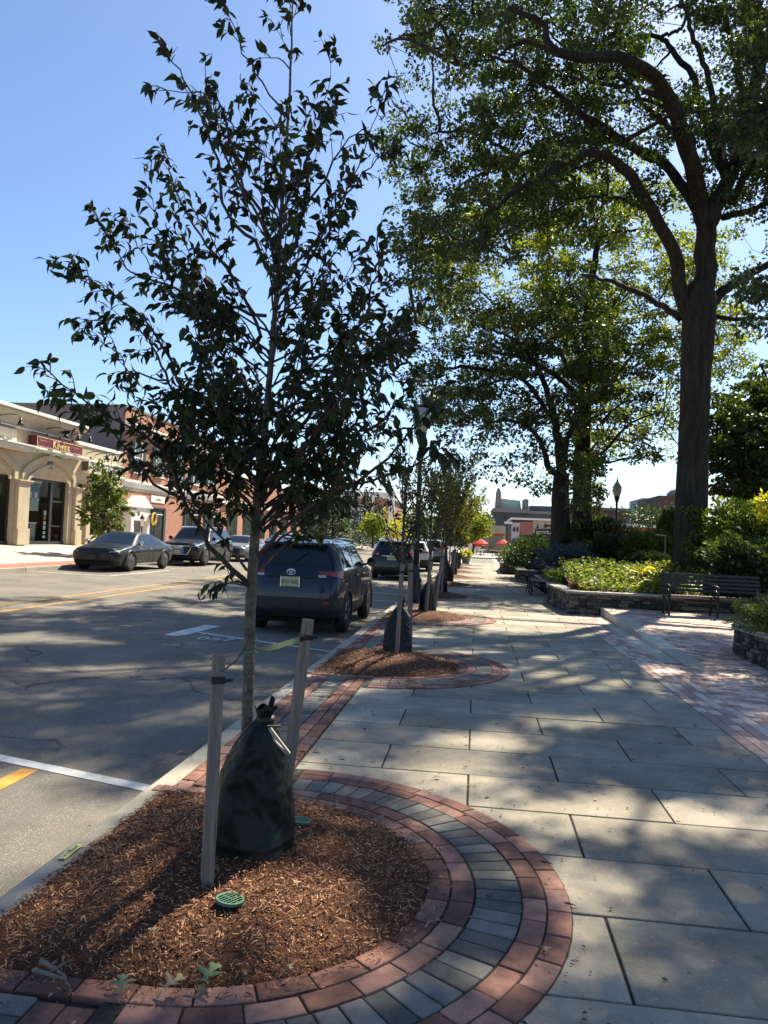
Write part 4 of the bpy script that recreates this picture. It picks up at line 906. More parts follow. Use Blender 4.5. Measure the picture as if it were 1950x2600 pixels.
# ---------------- large trees: crowns sampled on a coarse density map, each spray with its own depth
def grid_sprays(rows, x0, y0, cell, Yc, sd, per, lim=8.0, edge=.5):
    out = []
    for r, line in enumerate(rows):
        for c, ch in enumerate(line):
            if ch in ' .0': continue
            n = per * int(ch); n = int(n) + (RNG.random() < n % 1)
            for _ in range(n):
                Y = Yc + float(np.clip(RNG.normal(0, sd), -lim, lim))
                out.append(P(x0 + (c + .5 + RNG.normal(0, edge * .55)) * cell, y0 + (r + .5 + RNG.normal(0, edge * .55)) * cell, Y))
    return np.array([tuple(p) for p in out])
GAPS = [(0.6, 16.4, 2.2, 1.9), (5.3, 15.9, 2.0, 1.5), (1.05, 4.75, .62, .36), (0.2, 6.1, .4, .22), (1.0, 7.1, .45, .22), (4.2, 20.2, 2.6, 1.5), (-.75, 2.95, .42, .28), (-1.6, 4.8, .4, .4), (-.9, 9.5, .9, .55),
        (-3.4, 4.0, 1.5, 1.0), (-4.6, 8.6, .8, .25), (-6.2, 10.5, 1.0, .35), (-3.0, 9.6, .7, .25), (1.6, 9.3, .6, .3), (.4, 11.2, .7, .3), (-5.5, 15.5, 1.2, .5), (2.6, 10.2, .5, .4), (-1.5, 12.6, .6, .4), (.5, 3.35, .12, .3)]
def lit_gap(s):
    """where the crown is open to the sun (light reaches these patches of ground)"""
    gx_, gy_ = s[0] - SUNV.x / SUNV.z * s[2], s[1] - SUNV.y / SUNV.z * s[2]
    return any(((gx_ - a) / (c + .12)) ** 2 + ((gy_ - b) / (d + .12)) ** 2 < 1 for a, b, c, d in GAPS)
def clumped(S_, sc=.55, thr=.0, lit=True):
    o = Vector((3.3, 7.7, 1.1))
    return np.array([s for s in S_ if mnoise.noise(Vector(s) * sc + o) + .35 * mnoise.noise(Vector(s) * sc * 2.3) > thr + RNG.normal(0, .05) and not (lit and lit_gap(s))])
def crown(t, sprays, limbs, leaf_m, nleaf, lsize, srad, hubs=120, tm=T_RHOMB, hang=.35, bark=None, tw=.010, flat=.6):
    """branch work from limb samples -> hubs -> sprays, then leaves round every spray"""
    LP = np.concatenate([catmull(pts, 40) for pts, _ in limbs])
    m = MB(); hidx = RNG.choice(len(sprays), min(hubs, len(sprays)), replace=False); H = sprays[hidx]
    H = H[np.argsort([np.min(np.linalg.norm(LP - h, axis=1)) for h in H])]; NP_ = LP.copy()
    for h in H:
        dd = np.linalg.norm(NP_ - h, axis=1) + np.maximum(0, NP_[:, 2] - h[2]) * .7; j = int(np.argmin(dd)); a = NP_[j]
        mid = (a + h) / 2 + RNG.normal(0, .12, 3) * np.linalg.norm(h - a) * .6 + np.array([0, 0, .06 * np.linalg.norm(h - a)])
        k = np.linalg.norm(h - a); r = min(.075, .018 + .018 * k)
        q = catmull([a, mid, h], 7); q[1:-1] += RNG.normal(0, .03 * min(1, k), (5, 3)); NP_ = np.vstack([NP_, q[3:]])
        m.tube([tuple(v) for v in q], list(np.linspace(r, r * .35, 7)), 5, False)
    for s in sprays[::2]:
        j = int(np.argmin(np.linalg.norm(H - s, axis=1))); a = H[j]
        if np.linalg.norm(a - s) < .05 or np.linalg.norm(a - s) > 3: continue
        mid = (a + s) / 2 + RNG.normal(0, .1, 3); m.tube([tuple(a), tuple(mid), tuple(s)], [tw * 1.3, tw, tw * .5], 3, False)
    part('branches', m, bark or M_limb, t)
    n = len(sprays) * nleaf
    off = unit(RNG.normal(0, 1, (n, 3))) * (RNG.random(n) ** .45)[:, None] * srad; off[:, 2] *= flat
    base = np.repeat(sprays, nleaf, 0) + off
    d = off * 1.2 / srad + RNG.normal(0, .8, (n, 3)) + np.array([0, 0, -hang])
    return leaves('crown', base, d, lsize * RNG.uniform(.6, 1.3, n), leaf_m, t, tm)
def trunk_part(t, trunk, radii, limbs, n=18, flare=True):
    m = MB(); q = catmull(trunk, 30); rr = np.interp(np.linspace(0, 1, 30), np.linspace(0, 1, len(radii)), radii)
    m.tube([tuple(v) for v in q], list(rr), n)
    # bark relief on the trunk
    for i in range(len(m.v)):
        k = i // n; a = i % n; c = q[min(k, 29)]; v = np.array(m.v[i]); s = 1 + .035 * math.sin(a * 2.2 + k * .15) + RNG.normal(0, .012)
        m.v[i] = tuple(c + (v - c) * s)
    part('trunk', m, M_bark, t, 0, True)
    m = MB()
    for pts, (r0, r1) in limbs:
        q = catmull(pts, 30); q[2:-1] += RNG.normal(0, .025, (27, 3)); m.tube([tuple(v) for v in q], list(np.linspace(r0 * .92, r1 * 1.15, 30)), 9)
    part('limbs', m, M_limb, t, 0, True)

Y1 = 23.0
def z3(x, y, dy=0): return P(950 + x / 1.659, y / 1.659, Y1 + dy)
t1 = thing('oak_tree', 'tallest oak with thick forked trunk rising behind the slatted bench', 'tree', P(1752, 1455, Y1), 0, None)
M_limb = M_bark
trunk = [P(1748, 1470, Y1), P(1752, 1400, Y1), P(1757, 1250, Y1), P(1762, 1100, Y1), P(1767, 960, Y1), P(1772, 860, Y1), P(1776, 775, Y1), P(1780, 720, Y1)]
L1 = [([z3(1385, 1290), z3(1395, 1100), z3(1400, 960), z3(1370, 850), z3(1350, 700, -.6), z3(1290, 560, -1.2), z3(1240, 400, -1.8), z3(1150, 290, -2.4), z3(1000, 238, -3), z3(830, 240, -3.6), z3(740, 200, -4), z3(700, 90, -4.2), z3(560, 30, -4.4)], (.36, .05)),
      ([z3(1360, 880), z3(1290, 770, .3), z3(1180, 660, .8), z3(1020, 600, 1.2), z3(870, 590, 1.6), z3(750, 612, 2), z3(550, 680, 2.4), z3(380, 770, 2.6)], (.19, .04)),
      ([z3(1400, 960), z3(1440, 860), z3(1500, 740, .5), z3(1570, 560, 1), z3(1600, 380, 1.5), z3(1620, 200, 2), z3(1600, -80, 2.5)], (.30, .1)),
      ([z3(1490, 760, .4), z3(1420, 590, 1), z3(1360, 420, 1.6), z3(1350, 330, 2), z3(1260, 220, 2.4), z3(1205, 155, 2.7), z3(1060, 165, 3), z3(960, 230, 3.2)], (.17, .04)),
      ([z3(1560, 520, 1), z3(1540, 330, .5), z3(1490, 130, 0), z3(1470, -40, -.5)], (.13, .06)),
      ([z3(1600, 420, 1.4), z3(1640, 250, 1), z3(1670, 60, .6), z3(1700, -120, .4)], (.14, .06)),
      ([z3(1500, 860, .2), z3(1590, 690, -.5), z3(1645, 600, -1), z3(1720, 470, -1.6)], (.13, .05)),
      ([z3(1470, 915, .2), z3(1590, 885, .8), z3(1680, 845, 1.2), z3(1850, 800, 2)], (.12, .04)),
      ([z3(1330, 1340), z3(1300, 1260, -.1), z3(1275, 1100, -.5), z3(1180, 900, -1), z3(1080, 750, -1.5), z3(1000, 665, -2), z3(900, 640, -2.5), z3(780, 700, -3), z3(620, 790, -3.4), z3(470, 900, -3.6)], (.26, .04)),
      ([z3(1290, 1340, .1), z3(1230, 1295, .5), z3(1130, 1240, 1), z3(1000, 1185, 1.6), z3(880, 1160, 2.2)], (.13, .04)),
      ([z3(1400, 1330, .1), z3(1440, 1260, .2), z3(1500, 1200, .3), z3(1590, 1150, .6), z3(1680, 1095, 1), z3(1850, 980, 1.6)], (.2, .08)),
      ([z3(900, 505, -1), z3(800, 420, -1.5), z3(720, 360, -2), z3(600, 270, -2.4), z3(480, 230, -2.6)], (.1, .03)), ([z3(1180, 680, .8), z3(1000, 560, -.4), z3(900, 505, -1)], (.12, .1)),
      ([z3(1250, 420, -1.8), z3(1100, 370, -1), z3(950, 350, -.5), z3(800, 320, 0)], (.1, .03)),
      ([z3(600, 660, 2.2), z3(480, 590, 2), z3(370, 550, 1.8), z3(250, 560, 1.6)], (.08, .03)),
      ([z3(1270, 560, -1.2), z3(1160, 460, -.6), z3(1050, 340, 0), z3(940, 330, .4)], (.1, .03)),
      ([z3(1350, 700, -.6), z3(1330, 560, .3), z3(1250, 470, 1), z3(1130, 420, 1.6), z3(1020, 440, 2), z3(930, 420, 2.2)], (.10, .03)),
      ([z3(1480, 740, .5), z3(1440, 500, -.6), z3(1400, 300, -1.2), z3(1330, 120, -1.8), z3(1290, -40, -2)], (.12, .04)),
      ([z3(1180, 900, -1), z3(1110, 870, -.4), z3(1000, 830, .2), z3(860, 840, .6), z3(740, 900, 1)], (.08, .02)),
      ([z3(1020, 600, 1.2), z3(900, 690, 1.6), z3(760, 760, 2), z3(640, 860, 2.4), z3(520, 960, 2.6)], (.07, .02)),
      ([z3(1210, 155, 2.7), z3(1290, 120, 2.6), z3(1330, 30, 2.4), z3(1370, -40, 2.3)], (.07, .03)),
      ([z3(830, 240, -3.6), z3(620, 180, -3.4), z3(500, 250, -3.2), z3(350, 270, -3)], (.07, .02))]
trunk_part(t1, trunk, [.54, .47, .44, .42, .43, .47, .50, .36], L1)
G1 = ["....1566666655555555444",   # y -300..  (above the frame)
      "...25777777776666555544",
      "..2577777777776666655544",
      ".4677778887776666665554",
      ".67788888877777656655333",
      "17788877753357776555322",
      ".588887884434776655533",
      ".158888888556776655432",
      "4899999987777776555322",
      "4898888766567775444311",
      "27999876554577654331",
      "288866432111223322",
      "38754.......11211",
      "365..........1122",
      "244............22"]
S1 = clumped(grid_sprays(G1, 960, -300, 75, Y1 + 1.8, 2.6, 4.4), .43, .03)
crown(t1, S1, L1, M_oakleaf, 46, .135, .36, 260)

Y3 = 35.0
def z4(x, y, dy=0, Yb=Y3): return P(950 + x / 1.659, 600 + y / 1.659, Yb + dy)
t3 = thing('oak_tree', 'straight trunked oak behind the shrubs, right one of the two close trunks', 'tree', P(1478, 1360, Y3), 0, None)
L3 = [([z4(878, 900), z4(885, 700), z4(890, 500), z4(905, 300), z4(930, 100), z4(960, -60)], (.40, .08)), ([z4(890, 560), z4(830, 400, .8), z4(780, 290, 1.4), z4(700, 150, 2)], (.16, .04)),
      ([z4(880, 720), z4(1000, 610, -1), z4(1080, 510, -1.6), z4(1180, 430, -2)], (.13, .03)), ([z4(880, 700), z4(780, 600, -1), z4(640, 520, -2), z4(480, 480, -2.4), z4(330, 470, -2.6)], (.16, .03)),
      ([z4(885, 640), z4(760, 470, 1), z4(650, 360, 1.6), z4(500, 280, 2)], (.14, .03)), ([z4(890, 470), z4(990, 330, .8), z4(1060, 200, 1.4)], (.13, .03)), ([z4(880, 800), z4(990, 740, 1.4), z4(1150, 830, 2), z4(1250, 800, 2.4)], (.09, .02))]
trunk_part(t3, [z4(878, 1290), z4(876, 1180), z4(877, 1050), z4(878, 900)], [.50, .44, .41, .40], L3, 14)
G3 = ["...2344432....", "..3566676631..", ".25677776642..", "25688888876631", "35788888887641", "24688888887643", "35888888766654", "46777777665554",
      "66777666666553", "67766544564431", "577765445542..", "255522355556..", "..1..11346654.", "......13553...", ".......242...."]
# columns of 75 px from x=1000, rows from y=400
S3 = clumped(grid_sprays(G3, 1040, 390, 62, Y3 + 1.0, 2.6, 3.6), .42, -.05)
def ppx(s): return 1210 + 1900 * s[0] / s[1], 1396 - (s[2] - 1.6) / s[1] * 1900
S3 = np.array([s for s in S3 if not (ppx(s)[0] > 1515 and ppx(s)[1] > 1180)])
S3 = S3[[not (s[0] < P(1395, 1000, s[1]).x and s[2] < P(1400, 840, s[1]).z) for s in S3]]
crown(t3, S3, L3, M_limeleaf, 44, .16, .42, 170)
Y2 = 31.0
t2 = thing('oak_tree', 'leaning multi limbed oak behind the shrubs, left one of the two close trunks', 'tree', P(1422, 1360, Y2), 0, None)
def z2(x, y, dy=0): return z4(x, y, dy, Y2)
L2 = [([z2(790, 1000), z2(740, 985, -.2), z2(715, 900, -.5), z2(685, 840, -.9), z2(620, 790, -1.3), z2(540, 775, -1.7), z2(440, 800, -2)], (.16, .03)), ([z2(790, 1000), z2(775, 850, .2), z2(748, 720, .5), z2(700, 580, .9), z2(600, 450, 1.3), z2(480, 380, 1.6)], (.22, .04)),
      ([z2(795, 960), z2(815, 850, -.2), z2(855, 780, -.3), z2(920, 700, .5), z2(1000, 640, .8)], (.16, .04)), ([z2(760, 780, .4), z2(640, 620, -.5), z2(480, 560, -1), z2(300, 560, -1.4), z2(180, 620, -1.6)], (.12, .03)),
      ([z2(700, 580, .9), z2(560, 600, .5), z2(400, 650, .2), z2(280, 690, 0)], (.08, .02))]
trunk_part(t2, [z2(786, 1290), z2(785, 1200), z2(785, 1100), z2(790, 1000)], [.44, .38, .35, .31], L2, 14)
G2 = [".23455532..", "24567776531", "46788887742", "57888887642", "36888876532", "14777754321", "..66421121.", "...53113543", "....2235654", ".....345653", "......3542."]
S2 = clumped(grid_sprays(G2, 1030, 740, 58, Y2 + .3, 2.2, 3.6), .45, -.05)
S2 = np.array([s for s in S2 if not (ppx(s)[0] > 1515 and ppx(s)[1] > 1180) and not (ppx(s)[1] > 1300) and not (ppx(s)[1] > 1270 and ppx(s)[0] < 1415)])
crown(t2, S2, L2, M_oakleaf, 44, .15, .40, 120)

# the oak just outside the right edge of the frame whose crown reaches over the pavement
t5 = thing('oak_tree', 'oak off the right edge whose crown hangs into the top corner of the view', 'tree', (9.3, 13.2, .1))
L5 = [([Vector((9.3, 13.2, 4.5)), Vector((8.6, 13, 7.5)), Vector((7.2, 12.6, 11)), Vector((5.0, 12.2, 13.4))], (.26, .06)), ([Vector((9.3, 13.2, 5)), Vector((9.6, 12.6, 9)), Vector((9, 11.5, 13))], (.24, .06)),
      ([Vector((8.6, 13, 7.5)), Vector((7.6, 11.5, 10.6)), Vector((6.2, 10, 12.6))], (.14, .04)), ([Vector((9.4, 13.2, 6)), Vector((11, 14, 9)), Vector((12.5, 14.5, 11))], (.2, .05))]
trunk_part(t5, [Vector((9.3, 13.2, .05)), Vector((9.3, 13.2, 1.5)), Vector((9.3, 13.2, 3)), Vector((9.3, 13.2, 4.8))], [.46, .36, .33, .3], L5, 12)
S5 = []
while len(S5) < 1150:
    v = RNG.normal(0, 1, 3); v = v / np.linalg.norm(v) * RNG.random() ** .45
    p = np.array([5.4, 12.4, 13.0]) + v * np.array([4.6, 5.2, 2.8])
    hole = math.sin(p[0] * 1.9 + 1.0) * math.sin(p[1] * 1.7 + .4) * math.sin(p[2] * 1.3)
    if hole > .30: continue
    px_ = 1210 + 1900 * p[0] / p[1]; py_ = 1400 - (p[2] - 1.6) / p[1] * 1900
    if px_ < 1960 and py_ > -25 and not (px_ > 1790 and py_ < 300): continue
    if lit_gap(p): continue
    S5.append(p)
for k in range(46): S5.append(np.array(tuple(P(RNG.uniform(1850, 2010), RNG.normal(300, 55), RNG.uniform(12.5, 15)))))
for k in range(26): S5.append(np.array(tuple(P(RNG.uniform(1880, 2030), RNG.uniform(690, 860), RNG.uniform(13, 16)))))
crown(t5, np.array(S5), L5, M_darkleaf, 40, .125, .28, 90, T_LOBE, .4)

# dark leafy tree at the right edge
Y4 = 32.0
t4 = thing('dark_tree', 'dense dark green tree with layered leaves at the right edge behind the shrubs', 'tree', P(2010, 1440, Y4))
L4 = [([P(2010, 1300, Y4), P(1990, 1150, Y4), P(1960, 1000, Y4), P(1930, 920, Y4)], (.13, .03)), ([P(2010, 1260, Y4), P(1930, 1180, Y4 - .4), P(1860, 1110, Y4 - .6), P(1810, 1070, Y4 - .7)], (.07, .02)), ([P(2010, 1290, Y4), P(1920, 1250, Y4 + .4), P(1830, 1220, Y4 + .6)], (.06, .02)), ([P(2010, 1250, Y4), P(2090, 1120, Y4), P(2150, 1000, Y4)], (.08, .02))]
trunk_part(t4, [P(2010, 1450, Y4), P(2010, 1380, Y4), P(2010, 1300, Y4)], [.3, .25, .2], L4, 10)
G4 = ["...13554", "..157888", ".3688888", "36888888", "47888888", "36888888", "25788888", ".3688888", "..245788"]
S4 = grid_sprays(G4, 1770, 920, 42, Y4, 1.6, 2.0)
crown(t4, S4, L4, M_oakleaf, 36, .21, .30, 60, T_RHOMB, .6, None, .006, .4)

# ---------------- shrubs
def shrub(name, label, px, py, Y, rx, rz, n, m, size, ry=None, tm=T_RHOMB, base_py=None, cat='shrub', group=None, up=.25, lump=.22, stems=7, wid=1.0, flat_top=False):
    c = P(px, py, Y); ry = ry or rx * .9
    t = thing(name, label, cat, (c.x, Y, max(0, c.z - rz)), 0, group)
    v = unit(RNG.normal(0, 1, (n, 3))); r = RNG.random(n) ** .28
    lob = 1 + lump * np.sin(v[:, 0] * 5 + px) * np.sin(v[:, 1] * 4 + py) + lump * .8 * np.sin(v[:, 2] * 6 + v[:, 0] * 9)
    p = np.array(tuple(c)) + v * (r * lob)[:, None] * np.array([rx, ry, rz])
    d = v + RNG.normal(0, .55, (n, 3)) + np.array([0, 0, up])
    leaves('foliage', p, d, size * RNG.uniform(.6, 1.3, n), m, t, tm, wid)
    mb_ = MB()
    for k in range(stems):
        a = RNG.uniform(0, 6.28); e = np.array(tuple(c)) + np.array([math.cos(a) * rx * .6, math.sin(a) * ry * .6, RNG.uniform(-.1, .6) * rz])
        b_ = np.array([c.x, Y, max(.0, c.z - rz * 1.1)]); mb_.tube([tuple(b_), tuple((b_ + e) / 2 + RNG.normal(0, .05, 3)), tuple(e)], [.02, .014, .006], 5, False)
    part('stem', mb_, M_twig, t)
    return t
shrub('blue_conifer', 'low spreading blue green conifer beside the pavement bench', 1444, 1420, 27, 1.08, .46, 11000, M_bluespruce, .10, .9, T_BLADE, up=.5, lump=.3)
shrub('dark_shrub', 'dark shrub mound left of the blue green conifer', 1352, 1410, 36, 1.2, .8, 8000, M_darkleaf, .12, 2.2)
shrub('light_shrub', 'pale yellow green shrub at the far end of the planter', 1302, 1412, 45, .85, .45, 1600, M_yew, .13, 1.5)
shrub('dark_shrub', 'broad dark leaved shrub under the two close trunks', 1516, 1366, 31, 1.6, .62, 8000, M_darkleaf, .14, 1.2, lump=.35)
shrub('yew_dome', 'rounded yew with sunlit yellow green top left of the thick trunk', 1645, 1398, 26.5, .95, .66, 15000, M_yew, .07, .8, T_RHOMB, up=.5, lump=.16)
shrub('golden_conifer', 'upright yellow green conifer touching the thick trunk', 1698, 1345, 30, .46, .72, 6000, M_yew, .085, .4, T_RHOMB, up=1.0, lump=.2)
shrub('glossy_shrub', 'dark glossy shrub in front of the yew dome', 1650, 1428, 24.2, .7, .30, 1600, M_darkleaf, .11, .5)
shrub('green_shrub', 'mid green shrub between the conifer and the yew dome', 1548, 1402, 28, 1.0, .58, 8000, M_darkleaf, .10, .8, lump=.3)
shrub('fern_shrub', 'fern like green plant low beside the lime ground cover', 1425, 1462, 21.5, .55, .16, 900, M_yew, .12, .5, T_BLADE, up=.5)
shrub('tall_shrub', 'loose leafy shrub with pale tips behind the right end of the bench', 1890, 1345, 22, 1.25, .74, 9000, M_fern, .11, 1.0, lump=.35)
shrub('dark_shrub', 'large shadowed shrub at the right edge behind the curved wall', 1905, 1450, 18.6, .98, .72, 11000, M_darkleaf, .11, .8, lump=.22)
shrub('low_yew', 'low yew at the foot of the thickest trunk on its right', 1795, 1418, 21, .46, .24, 4200, M_yew, .065, .4, T_RHOMB, up=.4)
shrub('olive_shrub', 'small olive shrub right of the low yew', 1850, 1400, 20.2, .5, .32, 1500, M_fern, .09, .4)
shrub('juniper', 'spreading juniper spilling over the curved stone planter', 2030, 1572, 11.3, .72, .24, 8000, M_yew, .085, .8, T_BLADE, up=.35, lump=.3)
shrub('juniper', 'sparse juniper sprigs behind the curved stone planter', 1975, 1545, 12.2, .45, .14, 900, M_fern, .10, .5, T_BLADE, up=.6, lump=.4)
shrub('thin_shrub', 'sparse twiggy shrub on the skyline behind the second lamp post', 1655, 1318, 60, 2.2, 1.0, 1300, M_darkleaf, .22, 1.6, lump=.4)
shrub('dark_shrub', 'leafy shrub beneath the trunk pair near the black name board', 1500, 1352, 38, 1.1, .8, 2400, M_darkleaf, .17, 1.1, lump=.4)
shrub('red_plant', 'reddish bronze plant at the wall corner of the lime ground cover', 1478, 1495, 19.0, .32, .10, 700, M_redleaf, .075, .2)
shrub('yellow_shrub', 'bright yellow leaves poking in at the right edge below the dark tree', 1955, 1285, 19.5, .28, .3, 320, M_gold2, .13, .3)
# lime ground cover and hostas behind the stone wall
n = 8200; x = RNG.uniform(2.45, 9.5, n); y = 18.55 + RNG.random(n) ** 1.3 * 4.6
z = .52 + (y - 18.4) * .125 + RNG.uniform(0, .16, n) + .05 * np.sin(x * 3.1) * np.sin(y * 2.7)
th = RNG.uniform(0, 6.28, n); d = np.stack([np.cos(th), np.sin(th) - .3, RNG.uniform(.0, .7, n)], 1)
o = leaves('ground_cover', np.stack([x, y, z], 1), d, RNG.uniform(.06, .15, n), M_ground, None, T_OVATE, 1.4)
tag(o, 'sunlit lime green ground cover filling the stone walled planter', 'ground cover', None, 'stuff')
def hosta(px, py, Y, n, size, label, m):
    c = P(px, py, Y); t = thing('hosta', label, 'plant', c)
    th = np.linspace(0, 6.28, n, False) + RNG.normal(0, .2, n); d = np.stack([np.cos(th), np.sin(th), np.full(n, .55)], 1)
    leaves('leaf_rosette', np.repeat(np.array([tuple(c)]), n, 0) + d * .05, d, size * RNG.uniform(.8, 1.15, n), m, t, T_OVATE, 1.5)
hosta(1632, 1456, 20.6, 11, .34, 'large yellow hosta left of the thickest trunk', M_gold2)
hosta(1585, 1470, 19.8, 9, .2, 'small yellow green hosta among the ground cover', M_ground)
# soil of the planter
mb = MB(); mb.add([(2.45, 18.4, .42), (14, 18.4, .42), (14, 23, .95), (2.45, 23, .95), (14, 50, .8), (2.6, 50, .4)], [(0, 1, 2, 3), (3, 2, 4, 5)]); tag(mb.build('planter_soil', M_soil), kind='structure')
# ---------------- trees across the road
def conifer(name, label, px, py_top, py_bot, Y, r, m, n=5200, ls=.32):
    top = P(px, py_top, Y); bot = P(px, py_bot, Y); h = top.z - bot.z
    t = thing(name, label, 'tree', bot); mb_ = MB(); mb_.tube([bot, top], [.16, .03], 8); part('trunk', mb_, M_limb, t)
    f = RNG.random(n) ** .62; th = RNG.uniform(0, 6.28, n); tier = 1 + .28 * np.sin(f * 34 + np.sin(th * 3) * 1.2)
    rr = r * f * tier * RNG.random(n) ** .3; p = np.stack([bot.x + np.cos(th) * rr, Y + np.sin(th) * rr, top.z - f * h * .97 - rr * .12], 1)
    d = np.stack([np.cos(th), np.sin(th), np.full(n, -.25)], 1) + RNG.normal(0, .35, (n, 3))
    leaves('crown', p, d, ls * RNG.uniform(.6, 1.3, n), m, t, T_BLADE, 1.6)
conifer('spruce', 'tall dark blue spruce across the road above the parked car roofs', 885, 1215, 1385, 88, 2.9, M_bluespruce)
conifer('spruce', 'dark spruce nearest the long brick building', 845, 1235, 1385, 80, 2.6, M_darkleaf)
conifer('spruce', 'dark spruce at the far end of the trio', 925, 1245, 1385, 96, 2.6, M_darkleaf)
def round_tree(name, label, px, py, Y, rx, rz, py_bot, m, n, ls, group=None, rough=.3):
    c = P(px, py, Y); b = P(px, py_bot, Y); t = thing(name, label, 'tree', (c.x, Y, max(-.1, b.z)), 0, group)
    mb_ = MB(); mb_.tube([(c.x, Y, max(-.1, b.z)), (c.x, Y, c.z)], [.12, .05], 8)
    for k in range(6):
        a = k * 1.05; mb_.tube([(c.x, Y, c.z - rz * .5), (c.x + math.cos(a) * rx * .3, Y + math.sin(a) * rx * .3, c.z), (c.x + math.cos(a) * rx * .6, Y + math.sin(a) * rx * .6, c.z + rz * .5)], [.05, .03, .01], 5, False)
    part('trunk', mb_, M_limb, t)
    v = unit(RNG.normal(0, 1, (n, 3))); lob = 1 + rough * np.sin(v[:, 0] * 5 + px) * np.sin(v[:, 2] * 5 + py) + rough * .7 * np.sin(v[:, 1] * 7 + v[:, 2] * 6)
    p = np.array(tuple(c)) + v * (RNG.random(n) ** .35 * lob)[:, None] * np.array([rx, rx, rz])
    leaves('crown', p, v * .6 + RNG.normal(0, .8, (n, 3)), ls * RNG.uniform(.6, 1.3, n), m, t)
round_tree('small_tree', 'small light green tree on the far pavement beyond the spruces', 948, 1335, 78, 1.35, 1.4, 1392, M_limeleaf, 1700, .25)
round_tree('street_tree', 'leafy street tree at the far corner left of the cafe', 1205, 1335, 112, 2.6, 2.2, 1405, M_limeleaf, 3600, .34)
round_tree('street_tree', 'broad dark street tree behind the left cafe umbrella', 1170, 1345, 125, 3.0, 2.4, 1405, M_oakleaf, 3200, .38)
round_tree('yellow_tree', 'small tree with yellowing leaves beyond the second parked car', 1000, 1345, 100, 1.9, 2.2, 1400, M_gold2, 900, .26, None, .5)
round_tree('street_tree', 'round green tree in front of the far trimmed building', 1050, 1335, 120, 3.2, 2.4, 1398, M_oakleaf, 2600, .36)
# slender feathery tree before the lower tan shop front
c0 = Vector((-16.2, 30.9, .3)); t = thing('feathery_tree', 'slender feathery leaved young tree in front of the lower tan shop front', 'tree', c0)
m = MB(); m.tube([c0, c0 + Vector((0, .05, 1.6)), c0 + Vector((.08, .1, 2.8)), c0 + Vector((.15, .25, 4.6))], [.05, .04, .025, .008], 7)
LBs, LDs = [], []
for k in range(26):
    z0 = .6 + 3.3 * (k / 26) ** .9; a = k * 2.39; l = (1.0 if z0 < 2.7 else .6) * RNG.uniform(.6, 1.1); o = Vector((math.cos(a), math.sin(a), 0))
    p0 = c0 + Vector((.05, .1, z0)); p1 = p0 + o * l * .6 + Vector((0, 0, l * .45)); p2 = p0 + o * l + Vector((0, 0, l * .3)); m.tube([p0, p1, p2], [.014, .009, .004], 5, False)
    for q in catmull([p0, p1, p2], 14)[3:]:
        for j in range(7 if z0 < 3.3 else 3):
            LBs.append(q + RNG.normal(0, .10, 3)); LDs.append(np.array([o.x, o.y, -.4]) + RNG.normal(0, .6, 3))
part('trunk', m, M_twig, t); leaves('crown', LBs, LDs, RNG.uniform(.14, .3, len(LBs)), M_fern, t, T_BLADE, 2.2)
# far wooded skyline
n = 9000; x = RNG.uniform(-120, 90, n); y = RNG.uniform(250, 300, n); z = RNG.random(n) ** .7 * (9.5 + 2.5 * np.sin(x * .11) + 1.8 * np.sin(x * .31))
o = leaves('woods', np.stack([x, y, z], 1), RNG.normal(0, 1, (n, 3)), RNG.uniform(1.2, 2.4, n), mat('far_leaf', (.05, .085, .05), (.10, .14, .085), .8, .2, 3, island=.7), None)
tag(o, 'hazy green wooded skyline beyond the street end', 'woods', None, 'stuff')
# ------------------------------------------------------------------ vehicles
M_tyre = mat('tyre', (0.010, 0.010, 0.010), (0.022, 0.021, 0.020), 0.85, 30)
M_rim = mat('alloy', (0.42, 0.42, 0.42), (0.55, 0.55, 0.55), 0.3, 3, metal=.85)
M_plastic = mat('black_plastic', (0.010, 0.010, 0.011), (0.022, 0.022, 0.023), 0.55, 14)
M_cargl = mat('car_glass', (0.006, 0.009, 0.011), (0.014, 0.02, 0.022), 0.03, 1.2, spec=.5)
M_red = mat('tail_lens', (0.20, 0.006, 0.006), (0.30, 0.010, 0.010), 0.15, 4, spec=.6, coat=.6)
M_clear = mat('clear_lens', (0.30, 0.30, 0.30), (0.42, 0.42, 0.42), 0.12, 12, spec=.7, coat=.6)
M_chrome = mat('chrome', (0.65, 0.66, 0.68), (0.75, 0.76, 0.78), 0.12, 3, metal=1)
M_plate = mat('plate_straw', (0.45, 0.42, 0.24), (0.52, 0.50, 0.32), 0.5, 3)
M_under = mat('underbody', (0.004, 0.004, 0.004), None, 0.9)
def paint(name, c, metal=.35): return mat(name, [v * .92 for v in c], c, 0.4, 1.5, metal=metal * .25, spec=.2, coat=.6)
M_navy = paint('charcoal_blue_paint', (0.010, 0.0145, 0.030)); M_dkblue = paint('dark_navy_paint', (0.006, 0.009, 0.018)); M_silv = paint('grey_paint', (0.20, 0.20, 0.21), .6)
M_blk = paint('black_paint', (0.008, 0.009, 0.011), .2); M_grph = paint('graphite_paint', (0.012, 0.014, 0.017), .3); M_wht = paint('white_paint_car', (0.62, 0.63, 0.64), .0)
